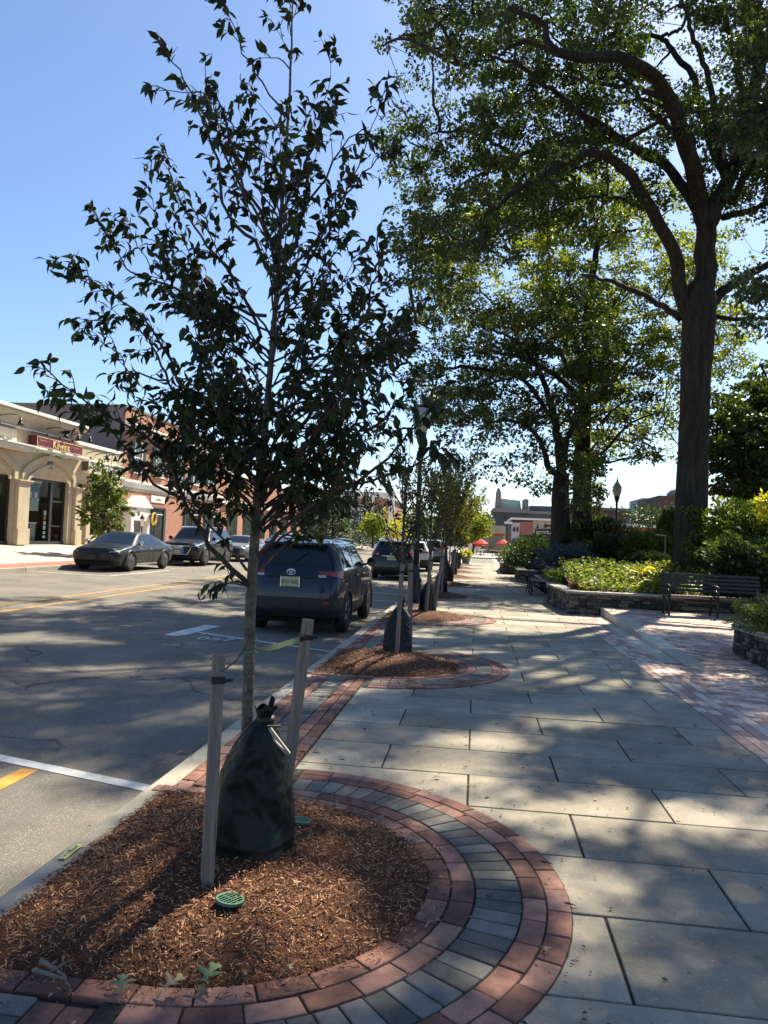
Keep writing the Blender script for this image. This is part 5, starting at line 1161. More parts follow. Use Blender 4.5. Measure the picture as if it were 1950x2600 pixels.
def car(name, label, loc, rz, sp, paint_m, group=None):
    W = sp['W'] / 2; H = sp['H']; yr, yf = -sp['L'] / 2, sp['L'] / 2; bz = sp['belt']; hz = sp['hood']; sed = sp.get('sedan', False); hb = sp.get('bump', .30)
    wr = sp['wr']; wy0, wy1 = sp['axles']
    zt = H - .02; zw = H - .14; ze = H - .055
    wj = [.90 * W, .96 * W, 1.0 * W, .965 * W, sp.get('tw', .78) * W, sp.get('tw', .78) * W - .09, .42 * W, 0]
    def cab(y, drop=0, wsc=1.0, bl=bz): return [(wj[0] * wsc, y, hb), (wj[1] * wsc, y, hb + .17), (wj[2] * wsc, y, (hb + .17 + bl) / 2 + .03), (wj[3] * wsc, y, bl), (wj[4] * wsc, y, zw - drop), (wj[5] * wsc, y, ze - drop), (wj[6], y, zt - drop + .005), (0, y, zt - drop + .01)]
    def deck(y, zb, zc, ws=1.0): return [(wj[0] * ws, y, hb), (wj[1] * ws, y, hb + .17), (wj[2] * ws, y, (hb + .17 + zb) / 2 + .03), (wj[3] * ws, y, zb), (wj[3] * ws - .07, y, zb + .045), (wj[3] * ws - .17, y, zb + .05 + (zc - zb - .05) * .4), (.42 * W, y, zc - .01), (0, y, zc)]
    def face(prof, s):   # prof: y per row j; end faces built as four stations from the centre line out to the corner
        out = []
        for fx, dy in ((0, -.035), (.55, -.02), (.86, .05), (.985, .24)):
            row = []
            for j in range(8):
                y, z, x = prof[j]; row.append((x * fx if j < 6 or True else 0, y - s * dy, z))
            out.append(row)
        return out
    st = []
    if not sed:
        rp = [(yr + .10, hb + .02, wj[0]), (yr + .01, hb + .17, wj[1]), (yr + .03, .5 * (hb + .17 + bz) + .03, wj[2]), (yr + .11, bz, wj[3]), (yr + sp['slope'] - .06, zw, wj[4]), (yr + sp['slope'], ze, wj[5]), (yr + sp['slope'] + .02, ze + .02, wj[5] * .6), (yr + sp['slope'] + .02, ze + .025, 0)]
        rs = face(rp, -1)
        st += rs
        st += [cab(yr + sp['slope'] + .35, .02), cab(wy0, .005), cab(wy0 + .8), cab(sp['roof_f'] - .4, .0)]
    else:
        rp = [(yr + .10, hb + .02, wj[0]), (yr + .02, hb + .17, wj[1]), (yr, .5 * (hb + .17 + bz) + .05, wj[2]), (yr + .06, bz + .02, wj[3] * .97), (yr + .07, bz + .06, wj[3] * .93), (yr + .08, bz + .07, wj[3] * .8), (yr + .08, bz + .075, wj[3] * .45), (yr + .08, bz + .08, 0)]
        st += face(rp, -1)
        st += [deck(sp['deck'], bz, bz + .14), cab(sp['roof_r'], .02), cab((sp['roof_r'] + sp['roof_f']) / 2)]
    nR = 4
    st += [cab(sp['roof_f'], .01), deck(sp['cowl'], bz - .01, hz + .07), deck(wy1, bz - .05, hz + .03), deck(wy1 + .45, bz - .12, hz - .04, .985)]
    zn = bz - .20
    fp = [(yf - .14, hb + .0, wj[0] * .95), (yf - .03, hb + .17, wj[1] * .95), (yf, .5 * (hb + .17 + zn) + .04, wj[2] * .95), (yf - .06, zn + .02, wj[3] * .93), (yf - .10, zn + .06, wj[3] * .88), (yf - .12, hz - .09, wj[3] * .75), (yf - .12, hz - .085, wj[3] * .42), (yf - .12, hz - .08, 0)]
    st += face(fp, 1)[::-1]
    A = np.array(st, float); N = len(st)
    def crm(a, b, c, d, f): return 0.5 * ((2 * b) + (c - a) * f + (2 * a - 5 * b + 4 * c - d) * f * f + (3 * b - a - 3 * c + d) * f ** 3)
    def tens(a, b, c, d, f): return .55 * crm(a, b, c, d, f) + .45 * (b + (c - b) * f)
    def surf(u, v):
        u = min(max(u, 0), N - 1 - 1e-6); v = min(max(v, 0), 7 - 1e-6); i = int(u); j = int(v); fu, fv = u - i, v - j
        rows = []
        for ii in (i - 1, i, i + 1, i + 2):
            k = min(max(ii, 0), N - 1); Q = A[k]
            rows.append(tens(Q[max(j - 1, 0)], Q[j], Q[j + 1], Q[min(j + 2, 7)] if j + 2 <= 7 else Q[6] * np.array([-1, 1, 1]), fv))
        q = tens(rows[0], rows[1], rows[2], rows[3], fu)
        if u < 1e-6 or u > N - 1 - 2e-6: q[0] = 0
        return q
    def nrm(u, v):
        e = .03; a = surf(min(u + e, N - 1), v) - surf(max(u - e, 0), v); b = surf(u, min(v + e, 7)) - surf(u, max(v - e, 0)); n_ = np.cross(a, b); l = np.linalg.norm(n_)
        if l < 1e-9: return np.array([1., 0, 0])
        n_ /= l
        c = surf(u, v) - np.array([0, surf(u, v)[1] * .75, .75])
        return n_ if n_.dot(c) > 0 else -n_
    t = thing(name, label, 'car', loc, rz, group)
    su, sv = 6, 4; NU, NV = (N - 1) * su + 1, 7 * sv + 1
    g = np.array([[surf(i / su, j / sv) for j in range(NV)] for i in range(NU)])
    wells = [(wy0, wr), (wy1, wr)]
    def inwell(c): return any(math.hypot(c[1] - y, c[2] - r) < r + .055 for y, r in wells) and abs(c[0]) > .45 * W
    mb = MB()
    for sg in (1, -1):
        b0 = len(mb.v); mb.v.extend([(q[0] * sg, q[1], q[2]) for q in g.reshape(-1, 3)])
        for i in range(NU - 1):
            for j in range(NV - 1):
                ids = [i * NV + j, (i + 1) * NV + j, (i + 1) * NV + j + 1, i * NV + j + 1]
                c = sum(g.reshape(-1, 3)[k] for k in ids) / 4
                if inwell(c): continue
                mb.f.append(tuple(b0 + k for k in (ids if sg > 0 else ids[::-1]))); mb.m.append(0)
    body = mb.build('body', paint_m, t, True)
    bm = bmesh.new(); bm.from_mesh(body.data); bmesh.ops.remove_doubles(bm, verts=bm.verts, dist=.0008); bmesh.ops.recalc_face_normals(bm, faces=bm.faces); bm.to_mesh(body.data); bm.free()
    # dark floor and wheel-house liner
    mb = MB(); mb.bx(-W * .82, W * .82, yr + .25, yf - .25, .2, bz - .12); mb.build('underbody', M_under, t)
    def patch(nm, m_, u0, u1, v0, v1, off=.006, sides=(1, -1), nu=None, shape=None, parent=None):
        nu = nu or max(2, int((u1 - u0) * 7)); nv = max(2, int((v1 - v0) * 6)); mb = MB()
        for sg in sides:
            P_ = []
            for i in range(nu + 1):
                for j in range(nv + 1):
                    fu, fv = i / nu, j / nv
                    if shape: fu2, fv2 = shape(fu, fv)
                    else: fu2, fv2 = fu, fv
                    u, v = u0 + (u1 - u0) * fu2, v0 + (v1 - v0) * fv2; q = surf(u, v) + nrm(u, v) * off; 
                    if u < 1e-6 or u > N - 1.00001: q[0] = 0
                    P_.append((q[0] * sg, q[1], q[2]))
            b0 = len(mb.v); mb.v.extend(P_)
            for i in range(nu):
                for j in range(nv):
                    ids = [i * (nv + 1) + j, (i + 1) * (nv + 1) + j, (i + 1) * (nv + 1) + j + 1, i * (nv + 1) + j + 1]
                    mb.f.append(tuple(b0 + k for k in (ids if sg > 0 else ids[::-1]))); mb.m.append(0)
        return mb.build(nm, m_, parent or t, True)
    # glazing
    nS = nR + (4 if not sed else 3)          # index of the roof-front station
    if not sed:
        patch('rear_window', M_cargl, 0, 1.62, 3.22, 4.72)
        us = [(nR - .55, nR + .35), (nR + .5, nR + 1.75), (nR + 1.9, nS + .35)]
        for k, (a, b) in enumerate(us):
            for sg in (1, -1): patch('side_window', M_cargl, a, b, 3.16, 4.55, .006, (sg,), None, (lambda fu, fv: (fu, fv * (1 - .35 * max(0, fu - .55) / .45))) if k == 2 else ((lambda fu, fv: (fu, fv * (.55 + .45 * min(1, fu * 2.2)))) if k == 0 else None))
        for sg in (1, -1): patch('window_trim', sp.get('trimm', M_chrome), nR - .6, nS + .4, 3.04, 3.12, .008, (sg,))
    else:
        patch('rear_window', M_cargl, nR + .12, nR + .88, 5.05, 7)
        for a, b, sh in [(nR + .45, nR + 1.42, lambda fu, fv: (fu, fv * (.25 + .75 * min(1, fu * 1.6)))), (nR + 1.5, nS + .42, lambda fu, fv: (fu, fv * (1 - .75 * max(0, fu - .5) / .5)))]:
            for sg in (1, -1): patch('side_window', M_cargl, a, b, 3.16, 4.6, .006, (sg,), None, sh)
    patch('windscreen', M_cargl, nS + .1, nS + .9, 5.0, 7)
    # lights, bumpers, plates
    if sp.get('rear'):
        for sg in (1, -1):
            l = patch('tail_light', M_red, *sp['tail'], .014, (sg,), None, lambda fu, fv: (fu, (.62 if not sp.get('blocky') else 0) * (1 - min(1, fu * 1.5)) + fv * (1 - (.62 if not sp.get('blocky') else 0) * (1 - min(1, fu * 1.5)))))
            patch('reverse_lens', M_clear, sp['tail'][0], sp['tail'][0] + .45, sp['tail'][2] + .02, sp['tail'][2] + .18, .012, (sg,), None, None, l)
        patch('rear_bumper', M_plastic, 0, 3.4, .0, sp.get('bv', 1.55), .014)
        for sg in (1, -1): patch('reflector', M_red, 1.3, 1.8, 1.28, 1.38, .022, (sg,))
        y = surf(.2, sp['pv'])[1]; z = surf(.2, sp['pv'])[2]
        mb = MB(); mb.bx(-.155, .155, y - .035, y - .012, z - .085, z + .085); pl = mb.build('licence_plate', M_plate, t, False, .004)
        mb = MB(); mb.bx(-.172, -.157, y - .042, y - .01, z - .09, z + .09); mb.bx(.157, .172, y - .042, y - .01, z - .09, z + .09); mb.build('plate_frame', M_chrome, pl)
        text('plate_lettering', sp.get('plate', 'R32 NZJ'), .085, M_under, pl, (0, y - .037, z - .005), (rad(90), 0, 0), .001)
        yb = surf(.2, 2.92)[1]; zb = surf(.2, 2.92)[2]
        mb = MB(); pts = [(.075 * math.cos(a), yb - .03, zb + .05 * math.sin(a)) for a in np.linspace(0, 6.283, 22)]; mb.tube(pts, .009, 6); 
        if sp.get('badge') == 'ovals':
            mb.tube([(.05 * math.cos(a), yb - .032, zb + .024 + .022 * math.sin(a)) for a in np.linspace(0, 6.283, 18)], .007, 6); mb.tube([(.022 * math.cos(a), yb - .032, zb + .0 + .046 * math.sin(a)) for a in np.linspace(0, 6.283, 18)], .007, 6)
        else: mb.bx(-.085, .085, yb - .04, yb - .02, zb - .012, zb + .012)
        mb.build('badge', M_chrome, t, True)
        mb = MB(); mb.bx(-.42, .42, surf(.2, 2.62)[1] - .018, surf(.2, 2.62)[1], surf(.2, 2.66)[2] - .012, surf(.2, 2.66)[2] + .012); mb.build('tailgate_strip', M_chrome if sp.get('strip') else M_plastic, t)
        mb = MB(); a = surf(.05, 3.3); b = surf(.6, 3.75); mb.tube([(0, a[1] - .02, a[2]), (b[0], b[1] - .025, b[2])], .011, 5); mb.build('wiper', M_plastic, t)
        a = surf(.0, 5.0); mb = MB(); mb.prism([(a[1] - .13, a[2] - .045), (a[1] - .12, a[2] - .005), (a[1] + .1, a[2] + .035), (a[1] + .1, a[2] - .02)], -wj[5] * .95, wj[5] * .95, 'x'); mb.build('spoiler', paint_m, t, False, .01)
        mb = MB(); mb.bx(-.12, .12, a[1] - .136, a[1] - .125, a[2] - .03, a[2] - .012); mb.build('brake_light', M_red, t)
    if sp.get('front'):
        for sg in (1, -1):
            l = patch('headlight', M_clear, N - 4 + .1, N - 2.35, *sp.get('hv', (2.62, 2.95)), .012, (sg,))
            patch('dark_lens', M_cargl, N - 4 + .35, N - 2.5, sp.get('hv', (2.62, 2.95))[0] + .03, sp.get('hv', (2.62, 2.95))[0] + .2, .018, (sg,), None, None, l)
        patch('grille', M_plastic, N - 2.0 - sp.get('gw', .25), N - 1, 1.1, 2.72, .012)
        mb = MB()
        for v in np.linspace(1.35, 2.6, 6):
            q = surf(N - 1.6, v); r_ = surf(N - 1.02, v); mb.tube([(-q[0], q[1] + .028, q[2]), (0, r_[1] + .03, r_[2]), (q[0], q[1] + .028, q[2])], .009 if sp.get('bright') else .006, 5)
        mb.build('grille_bar', M_chrome if sp.get('bright') else M_plastic, t)
        if sp.get('bright'):
            mb = MB(); lp = [(N - 2.2, 2.72), (N - 2.3, 2.2), (N - 1.9, 1.15), (N - 1.05, 1.12)]
            R_ = [surf(*q) + nrm(*q) * .02 for q in lp]; path = [tuple(q) for q in R_] + [(-q[0], q[1], q[2]) for q in R_[::-1]]; path.append((0 - R_[0][0], R_[0][1], R_[0][2])); path = [tuple(R_[0])] + path[1:]
            mb.tube(path + [tuple(surf(N - 1.01, 2.74) + np.array([0, .03, 0])), tuple(R_[0])], .018, 6); mb.build('grille_surround', M_chrome, t)
            mb = MB(); q = surf(N - 1.05, 2.35)
            for k in range(4): mb.tube([(-.135 + .09 * k + .06 * math.cos(a), q[1] + .05, q[2] + .06 * math.sin(a)) for a in np.linspace(0, 6.283, 18)], .009, 5)
            mb.build('ring_badge', M_chrome, t)
        q = surf(N - 1.05, 1.55); mb = MB(); mb.bx(-.155, .155, q[1] + .03, q[1] + .05, q[2] - .08, q[2] + .08); mb.build('licence_plate', M_plate if sp.get('fplate') else M_plastic, t)
        patch('front_lip', M_plastic, N - 4.2, N - 1, 0, .75, .012)
    for sg in (1, -1): patch('sill_trim', sp.get('sillm', M_plastic), nR + (.2 if sed else -.3), nS + 1.4, 0, sp.get('sv', .75), .01, (sg,), 30)
    # shut lines and handles
    mb = MB()
    for sg in (1, -1):
        for u in sp['doors']:
            pts = [tuple((surf(u, v) + nrm(u, v) * .001) * np.array([sg, 1, 1])) for v in np.linspace(.5, 3.0, 12)]; mb.tube(pts, .006, 4)
    mb.build('door_seam', M_under, t)
    for sg in (1, -1):
        for u in sp['doors'][1:]:
            q = surf(u - .12, 2.62) + nrm(u - .12, 2.62) * .02; mb = MB(); mb.box((q[0] * sg, q[1] - .03, q[2]), (.028, .2, .032)); mb.build('handle', sp.get('handm', paint_m), t, False, .01)
        q = surf(nS + .62, 3.2); mb = MB(); c = (sg * (q[0] + .14), q[1] - .02, q[2] + .08)
        mb.lathe([(0, -.075), (.075, -.06), (.10, 0), (.095, .05), (.0, .085)], 12, c, 'y'); mb.tube([(sg * (q[0] - .02), q[1], q[2] + .01), c], .022, 6)
        mi = mb.build('mirror', sp.get('mirm', M_plastic), t, True)
        mb = MB(); mb.lathe([(.08, -.0785), (0, -.079)], 12, c, 'y'); mb.build('mirror_glass', M_cargl, mi)
    if not sed:
        for sg in (1, -1):
            mb = MB(); x = sg * (wj[5] + .01); a, b = yr + sp['slope'] + .25, sp['roof_f'] - .1
            mb.tube([(x, a - .12, ze + .0), (x, a, ze + .065), (x, (a + b) / 2, ze + .085), (x, b, ze + .06), (x, b + .14, ze - .01)], .02, 6); mb.build('roof_rail', M_chrome if not sp.get('blackrail') else M_plastic, t, True)
    # arches and wheels
    for y in (wy0, wy1):
        for sg in (1, -1):
            mb = MB(); n = 22
            for k in range(n):
                a0, a1 = math.pi * (-.12 + 1.24 * k / n), math.pi * (-.12 + 1.24 * (k + 1) / n)
                def ap(a, r, x): return (sg * x, y + r * math.cos(a), wr + r * math.sin(a))
                r0, r1 = wr + .035, wr + .095; xo = W * 1.0 + .012; xi = W * .72
                q = [ap(a0, r0, xo), ap(a1, r0, xo), ap(a1, r1, xo - .004), ap(a0, r1, xo - .004), ap(a0, r0, xi), ap(a1, r0, xi), ap(a0, r1 + .01, W * .9), ap(a1, r1 + .01, W * .9)]
                mb.add(q, [(0, 1, 2, 3), (0, 4, 5, 1), (3, 2, 7, 6)])
            mb.build('wheel_arch', M_plastic if sp.get('clad') else paint_m, t, True)
            wx = sg * (W - .115)
            wh = MB(); wh.lathe([(.62 * wr, -.10), (.93 * wr, -.105), (wr, -.085), (wr, .085), (.93 * wr, .105), (.68 * wr, .10)], 28, (wx, y, wr), 'x')
            w_ = wh.build('wheel', M_tyre, t, True)
            rm = MB(); rm.lathe([(.70 * wr, .085 * sg), (.68 * wr, .098 * sg), (.64 * wr, .09 * sg), (.62 * wr, -.06 * sg)], 28, (wx, y, wr), 'x'); ns = sp.get('spokes', 5)
            for k in range(ns):
                for dd in ((-.13, .13) if sp.get('twin', True) else (0,)):
                    a = 2 * math.pi * k / ns; a2 = a + dd * 1.6; 
                    rm.tube([(wx + sg * .075, y + .10 * wr * math.cos(a), wr + .10 * wr * math.sin(a)), (wx + sg * .088, y + .66 * wr * math.cos(a2), wr + .66 * wr * math.sin(a2))], [.026, .019], 5)
            rm.lathe([(0, .092 * sg), (.11 * wr, .088 * sg), (.17 * wr, .06 * sg)], 12, (wx, y, wr), 'x'); rm.build('rim', sp.get('rimm', M_rim), w_, True)
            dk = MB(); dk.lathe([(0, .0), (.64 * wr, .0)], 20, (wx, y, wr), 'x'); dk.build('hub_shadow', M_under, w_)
    return t
SUV = dict(L=4.55, W=1.78, H=1.67, belt=1.12, hood=1.06, slope=.42, roof_f=.42, cowl=1.08, axles=(-1.36, 1.33), wr=.355, doors=(5.0, 6.2, 7.8), rear=True, tail=(1.0, 3.55, 2.62, 3.0), pv=2.35, clad=True, badge='ovals', plate='R32 NZJ', sv=1.0, twin=True)
car('parked_suv', 'charcoal blue compact SUV parked nearest the camera with straw coloured plate', (-3.19, 12.75 + 2.28, road_z(-3.2)), 0, SUV, M_navy)
s2 = dict(SUV); s2.update(L=4.64, W=1.84, H=1.70, tail=(1.15, 3.0, 2.75, 3.12), clad=False, badge='bar', strip=True, plate='K81 FHN', bv=1.2, slope=.52)
car('parked_suv', 'dark navy SUV parked beyond the lamp post, with chrome tailgate strip', (-3.55, 31.6 + 2.3, road_z(-3.5)), 0, s2, M_dkblue)
s3 = dict(SUV); s3.update(L=4.7, W=1.95, H=1.82, slope=.25, clad=True, badge='bar', plate='T40 LMC', tail=(1.5, 3.0, 2.6, 3.5))
car('parked_suv', 'boxy grey SUV with dark bumper parked third along the near kerb', (-3.2, 53 + 2.3, road_z(-3.2)), 0, s3, M_silv)
s3b = dict(SUV); s3b.update(plate='W19 KJD')
car('parked_suv', 'white SUV mostly hidden behind the saplings beyond the navy SUV', (-3.45, 43.5, road_z(-3.4)), 0, s3b, M_wht)
SED = dict(sedan=True, L=5.0, W=1.94, H=1.44, belt=.92, hood=.92, deck=-1.95, roof_r=-.75, roof_f=.42, cowl=1.28, axles=(-1.52, 1.48), wr=.345, doors=(5.5, 6.3, 7.6), bump=.22, front=True, hv=(2.5, 2.86), tw=.74, gw=.35, spokes=7, sv=.45, sillm=M_chrome, handm=M_chrome, mirm=M_chrome, rimm=mat('bronze_alloy', (.35, .3, .26), (.5, .45, .4), .3, 3, metal=.85))
car('parked_sedan', 'low black sedan with chrome mirrors parked across the road facing the camera', (-13.55, 27.75, road_z(-13.5) + .01), math.pi, SED, M_blk)
Q = dict(SUV); Q.update(L=5.05, W=1.97, H=1.75, belt=1.10, hood=1.10, rear=False, front=True, bright=True, fplate=True, clad=False, axles=(-1.5, 1.5), wr=.385, slope=.5, hv=(2.45, 2.85), gw=.5, sv=.5, spokes=10, twin=False, mirm=M_blk)
car('parked_suv', 'large black SUV with bright ringed grille parked behind the black sedan', (-13.35, 34.9, road_z(-13.4) + .02), math.pi, Q, M_grph)
W2 = dict(SED); W2.update(mirm=M_silv, handm=M_silv, sillm=M_plastic, L=4.7, W=1.82)
car('parked_sedan', 'silver grey sedan parked across the road behind the large black SUV', (-13.4, 42.0, road_z(-13.4) + .02), math.pi, W2, M_silv)
s5 = dict(Q); s5.update(L=4.6, W=1.86, H=1.68, bright=False, wr=.35)
car('parked_suv', 'pale silver crossover across the road seen over the nearest SUV roof', (-13.4, 54.5, road_z(-13.4) + .02), math.pi, s5, paint('silver_paint', (.45, .47, .5), .5))
# ------------------------------------------------------------------ street furniture, planters, people
M_stake = mat('weathered_stake', (0.13, 0.105, 0.085), (0.27, 0.225, 0.185), 0.9, 7, 8, 0.6, 60, stretch=(6, 6, .5), dist=.004)
M_bag = mat('bag_vinyl', (0.002, 0.004, 0.0035), (0.005, 0.009, 0.008), 0.42, 3, 4, .3, 22, spec=.28, dist=.008)
M_strap = mat('green_webbing', (0.16, 0.20, 0.10), (0.26, 0.31, 0.16), 0.8, 30)
M_wire = mat('black_tie', (0.012, 0.013, 0.012), (0.02, 0.02, 0.02), 0.5, 10)
M_grate = mat('green_plastic', (0.035, 0.11, 0.065), (0.06, 0.16, 0.10), 0.5, 8)
M_stone = mat('dry_stone', (0.035, 0.031, 0.025), (0.15, 0.13, 0.10), 0.9, 5, 8, .8, 30, island=.65, c3=(.075, .065, .052), dist=.02)
M_cap = mat('stone_cap', (0.28, 0.265, 0.23), (0.40, 0.38, 0.33), 0.85, 4, 8, .4, 60, island=.4, dist=.006)
M_benchw = mat('dark_bench_slat', (0.020, 0.020, 0.019), (0.045, 0.043, 0.040), 0.5, 6, stretch=(1, 12, 12))
M_iron = mat('black_iron', (0.008, 0.008, 0.008), (0.016, 0.016, 0.016), 0.45, 10)
M_post = mat('lamp_post_black', (0.008, 0.009, 0.009), (0.016, 0.017, 0.017), 0.4, 10)
M_brownleaf = mat('fallen_leaf', (0.24, 0.17, 0.08), (0.40, 0.32, 0.17), 0.7, 12)
M_palegreen = mat('fallen_green_leaf', (0.13, 0.18, 0.07), (0.25, 0.30, 0.14), 0.6, 14)
def beam(mb, a, b, w_, d_, rot=0.0):
    a, b = Vector(a), Vector(b); z = (b - a).normalized(); x = Vector((math.cos(rot), math.sin(rot), 0)); x = (x - z * x.dot(z)).normalized(); y = z.cross(x)
    R = Matrix((x, y, z)).transposed(); mb.box((a + b) / 2, (w_, d_, (b - a).length), R); return mb
def stake(a, b, label, rot, w_=.054):
    t = thing('tree_stake', label, 'stake', a, 0, 'wooden stakes beside the saplings')
    m = MB(); beam(m, a, b, w_, w_ * .92, rot); part('post', m, M_stake, t, .004)
    u = (Vector(b) - Vector(a)).normalized(); c = Vector(b) - u * .115
    m = MB(); beam(m, c, c + u * .03, w_ + .008, w_ * .92 + .008, rot); m.tube([c + u * .012 + Vector((w_ / 2, -.02, 0)), c + u * .02 + Vector((w_ / 2 + .05, -.03, 0.004))], .007, 5); part('tie_band', m, M_wire, t)
    return t
A0, A1 = Vector((-1.083, 3.12, .09)), P(556, 1665, 3.12)
stake(A0, A1, 'nearest wooden stake, left of the watering bag in front', rad(-62))
B1 = P(783, 1572, 4.12); B0 = P(716, 2060, 4.02); B0.z = .06
stake(B0, B1, 'leaning wooden stake behind the nearest watering bag', rad(-50))
# tree ties
q = P(640, 1645, SY - .02)
t = thing('tree_tie', 'pale green webbing strap from the leaning stake to the nearest sapling', 'strap', q); m = MB()
e = B1 - Vector((0, 0, .11)) + Vector((-.03, -.02, 0)); s_ = q + Vector((.03, -.03, .005)); pts = catmull([tuple(s_), tuple(s_.lerp(e, .3) + Vector((0, 0, -.012))), tuple(s_.lerp(e, .7) + Vector((0, 0, -.006))), tuple(e)], 16)
for i in range(15):
    w0, w1 = [.004 + .011 * min(1, k / 4) for k in (i, i + 1)]; tw0, tw1 = [1.2 * max(0, 1 - k / 8) for k in (i, i + 1)]
    V = []
    for k, (pp, ww, tt) in enumerate(((pts[i], w0, tw0), (pts[i + 1], w1, tw1))):
        for sgn in (-1, 1):
            for dd in (-.0012, .0012): V.append((pp[0] + sgn * ww * math.sin(tt) * .4, pp[1] + dd + sgn * ww * .25, pp[2] + sgn * ww * math.cos(tt)))
    m.add(V, [(0, 2, 6, 4), (1, 5, 7, 3), (0, 4, 5, 1), (2, 3, 7, 6)])
part('strap', m, M_strap, t)
m = MB(); c = Vector((tr[2].x, SY, q.z - .01)); m.tube([(c.x + .031 * math.cos(a), c.y + .031 * math.sin(a), c.z + .012 * math.sin(a * 1.0)) for a in np.linspace(0, 6.4, 20)], .006, 5)
m.tube([c + Vector((.03, -.02, .005)), c + Vector((.055, -.04, -.012)), c + Vector((.03, -.045, -.02))], .0035, 4); m.tube([c + Vector((.032, -.02, .03)), c + Vector((.05, -.04, .05)), c + Vector((.04, -.03, .065))], .003, 4); part('loop', m, M_strap, t)
t = thing('tree_tie', 'thin black tie from the nearest stake to the nearest sapling', 'strap', c); m = MB()
a_ = A1 - Vector((0, 0, .1)) + Vector((.025, -.02, 0.04)); m.tube([tuple(c + Vector((-.03, -.01, -.005))), tuple(c.lerp(a_, .5) + Vector((0, 0, -.006))), tuple(a_)], .0045, 5); m.build('cord', M_wire).parent = t; o = t.children[0]; o.location = -Vector(t.location)
# watering bags
def bag(name, label, loc, seed, rz=0, sc=1.0, group='watering bags round the sapling trunks'):
    rg = np.random.default_rng(seed); t = thing(name, label, 'watering bag', loc, rz, group)
    prof = [(-.02, .185, .165), (.02, .20, .18), (.08, .198, .178), (.2, .188, .168), (.34, .176, .155), (.46, .160, .14), (.56, .135, .118), (.64, .108, .095), (.70, .082, .072), (.745, .055, .05), (.775, .034, .03), (.80, .030, .027), (.835, .042, .03), (.86, .05, .02)]
    prof = [(z * .80, a * .94, b * .94) for z, a, b in prof]
    n = 88; V = []; ph = rg.uniform(0, 6.28, 8); zz = np.linspace(-.016, .688, 64); pz_ = [q[0] for q in prof]
    def rdg(p, s_): return 1 - 2 * abs(mnoise.noise(p * s_))
    for z in zz:
        f = max(0, z / .69); rx, ry = np.interp(z, pz_, [q[1] for q in prof]), np.interp(z, pz_, [q[2] for q in prof])
        for j in range(n):
            a = 2 * math.pi * j / n; ca, sa = math.cos(a), math.sin(a)
            cr = 1 + .05 * math.sin(3 * a + ph[0] + f * 2) + .03 * math.sin(5 * a + ph[1] - f * 3)
            if .12 < f < .78: cr -= .16 * max(0, math.cos(a + 1.62)) ** 8 * math.sin((f - .12) / .66 * math.pi)      # flat, sunken front panel
            cr += .22 * max(0, math.cos(a + .95)) ** 12 * max(0, 1 - f * 5)                                          # kicked-out lower corner
            cr += .05 * max(0, math.cos(a + 2.45)) ** 20 * (1 - f)                                                   # side pleat
            v = Vector((ca * 1.5 + seed, sa * 1.5, z * 2.2 + .6 * math.sin(a * 2 + seed)))
            cr += (.085 * rdg(v, 1.0) + .060 * rdg(v + Vector((3, 1, z * 5)), 2.1) + .022 * rdg(v, 4.7)) * (.5 + .7 * f if f > .1 else .35)
            x, y = rx * cr * ca, ry * cr * sa; x += .05 * max(0, f - .55) * 2.0; y += -.05 * max(0, f - .6) * 2
            V.append((x * sc, y * sc, (z + .010 * math.sin(4 * a + ph[4]) * f) * sc))
    Fc = [(k * n + j, k * n + (j + 1) % n, (k + 1) * n + (j + 1) % n, (k + 1) * n + j) for k in range(len(zz) - 1) for j in range(n)]
    m = MB(); m.add(V, Fc); o = m.build('bag', M_bag, t, True)
    m = MB(); m.tube([(.07 * sc, -.05 * sc, .62 * sc), (.05 * sc, -.09 * sc, .608 * sc), (.12 * sc, -.06 * sc, .604 * sc)], .006, 5); m.lathe([(.038 * sc, .61 * sc), (.044 * sc, .628 * sc), (.038 * sc, .645 * sc)], 14, (.05 * sc, -.035 * sc, 0)); m.build('tie', M_wire, t, True)
    m = MB(); m.add([(.045, -.04, .64), (.075, -.05, .65), (.09, -.05, .73), (.07, -.045, .745), (.05, -.035, .68), (.06, -.02, .70)], [(0, 1, 2, 3), (0, 3, 4), (3, 2, 5, 4)]); o = m.build('tail', M_bag, t); o.scale = (sc,) * 3
    m = MB()
    for dx in (-.13, .0): m.tube([((.165 + dx * .1) * sc, -.03 * sc, .47 * sc), ((.12 + dx * .2) * sc, -.075 * sc, .54 * sc), (.07 * sc, -.07 * sc, .60 * sc)], .008, 4)
    m.build('zip_highlight', M_cap, t)  # zip tubes in a pale colour that imitates the white highlight on the slit
    return t
bag('watering_bag', 'nearest dark green watering bag tied round the sapling beside the stake', (-1.01, 3.50, .10), 3, rad(10))
bags = [(9.98, 'second watering bag, with a stake standing right in front of it', .98), (15.95, 'third watering bag, in the mulch bed before the lamp post', 1.02), (22.1, 'fourth watering bag, just past the lamp post', 1.0), (28.2, 'fifth watering bag along the kerb', 1.0), (34.3, 'sixth watering bag along the kerb, far off', 1.0)]
for k, (y, lab, sc) in enumerate(bags): bag('watering_bag', lab, (-1.0, y, .12), 20 + k, 1.3 * k, sc)
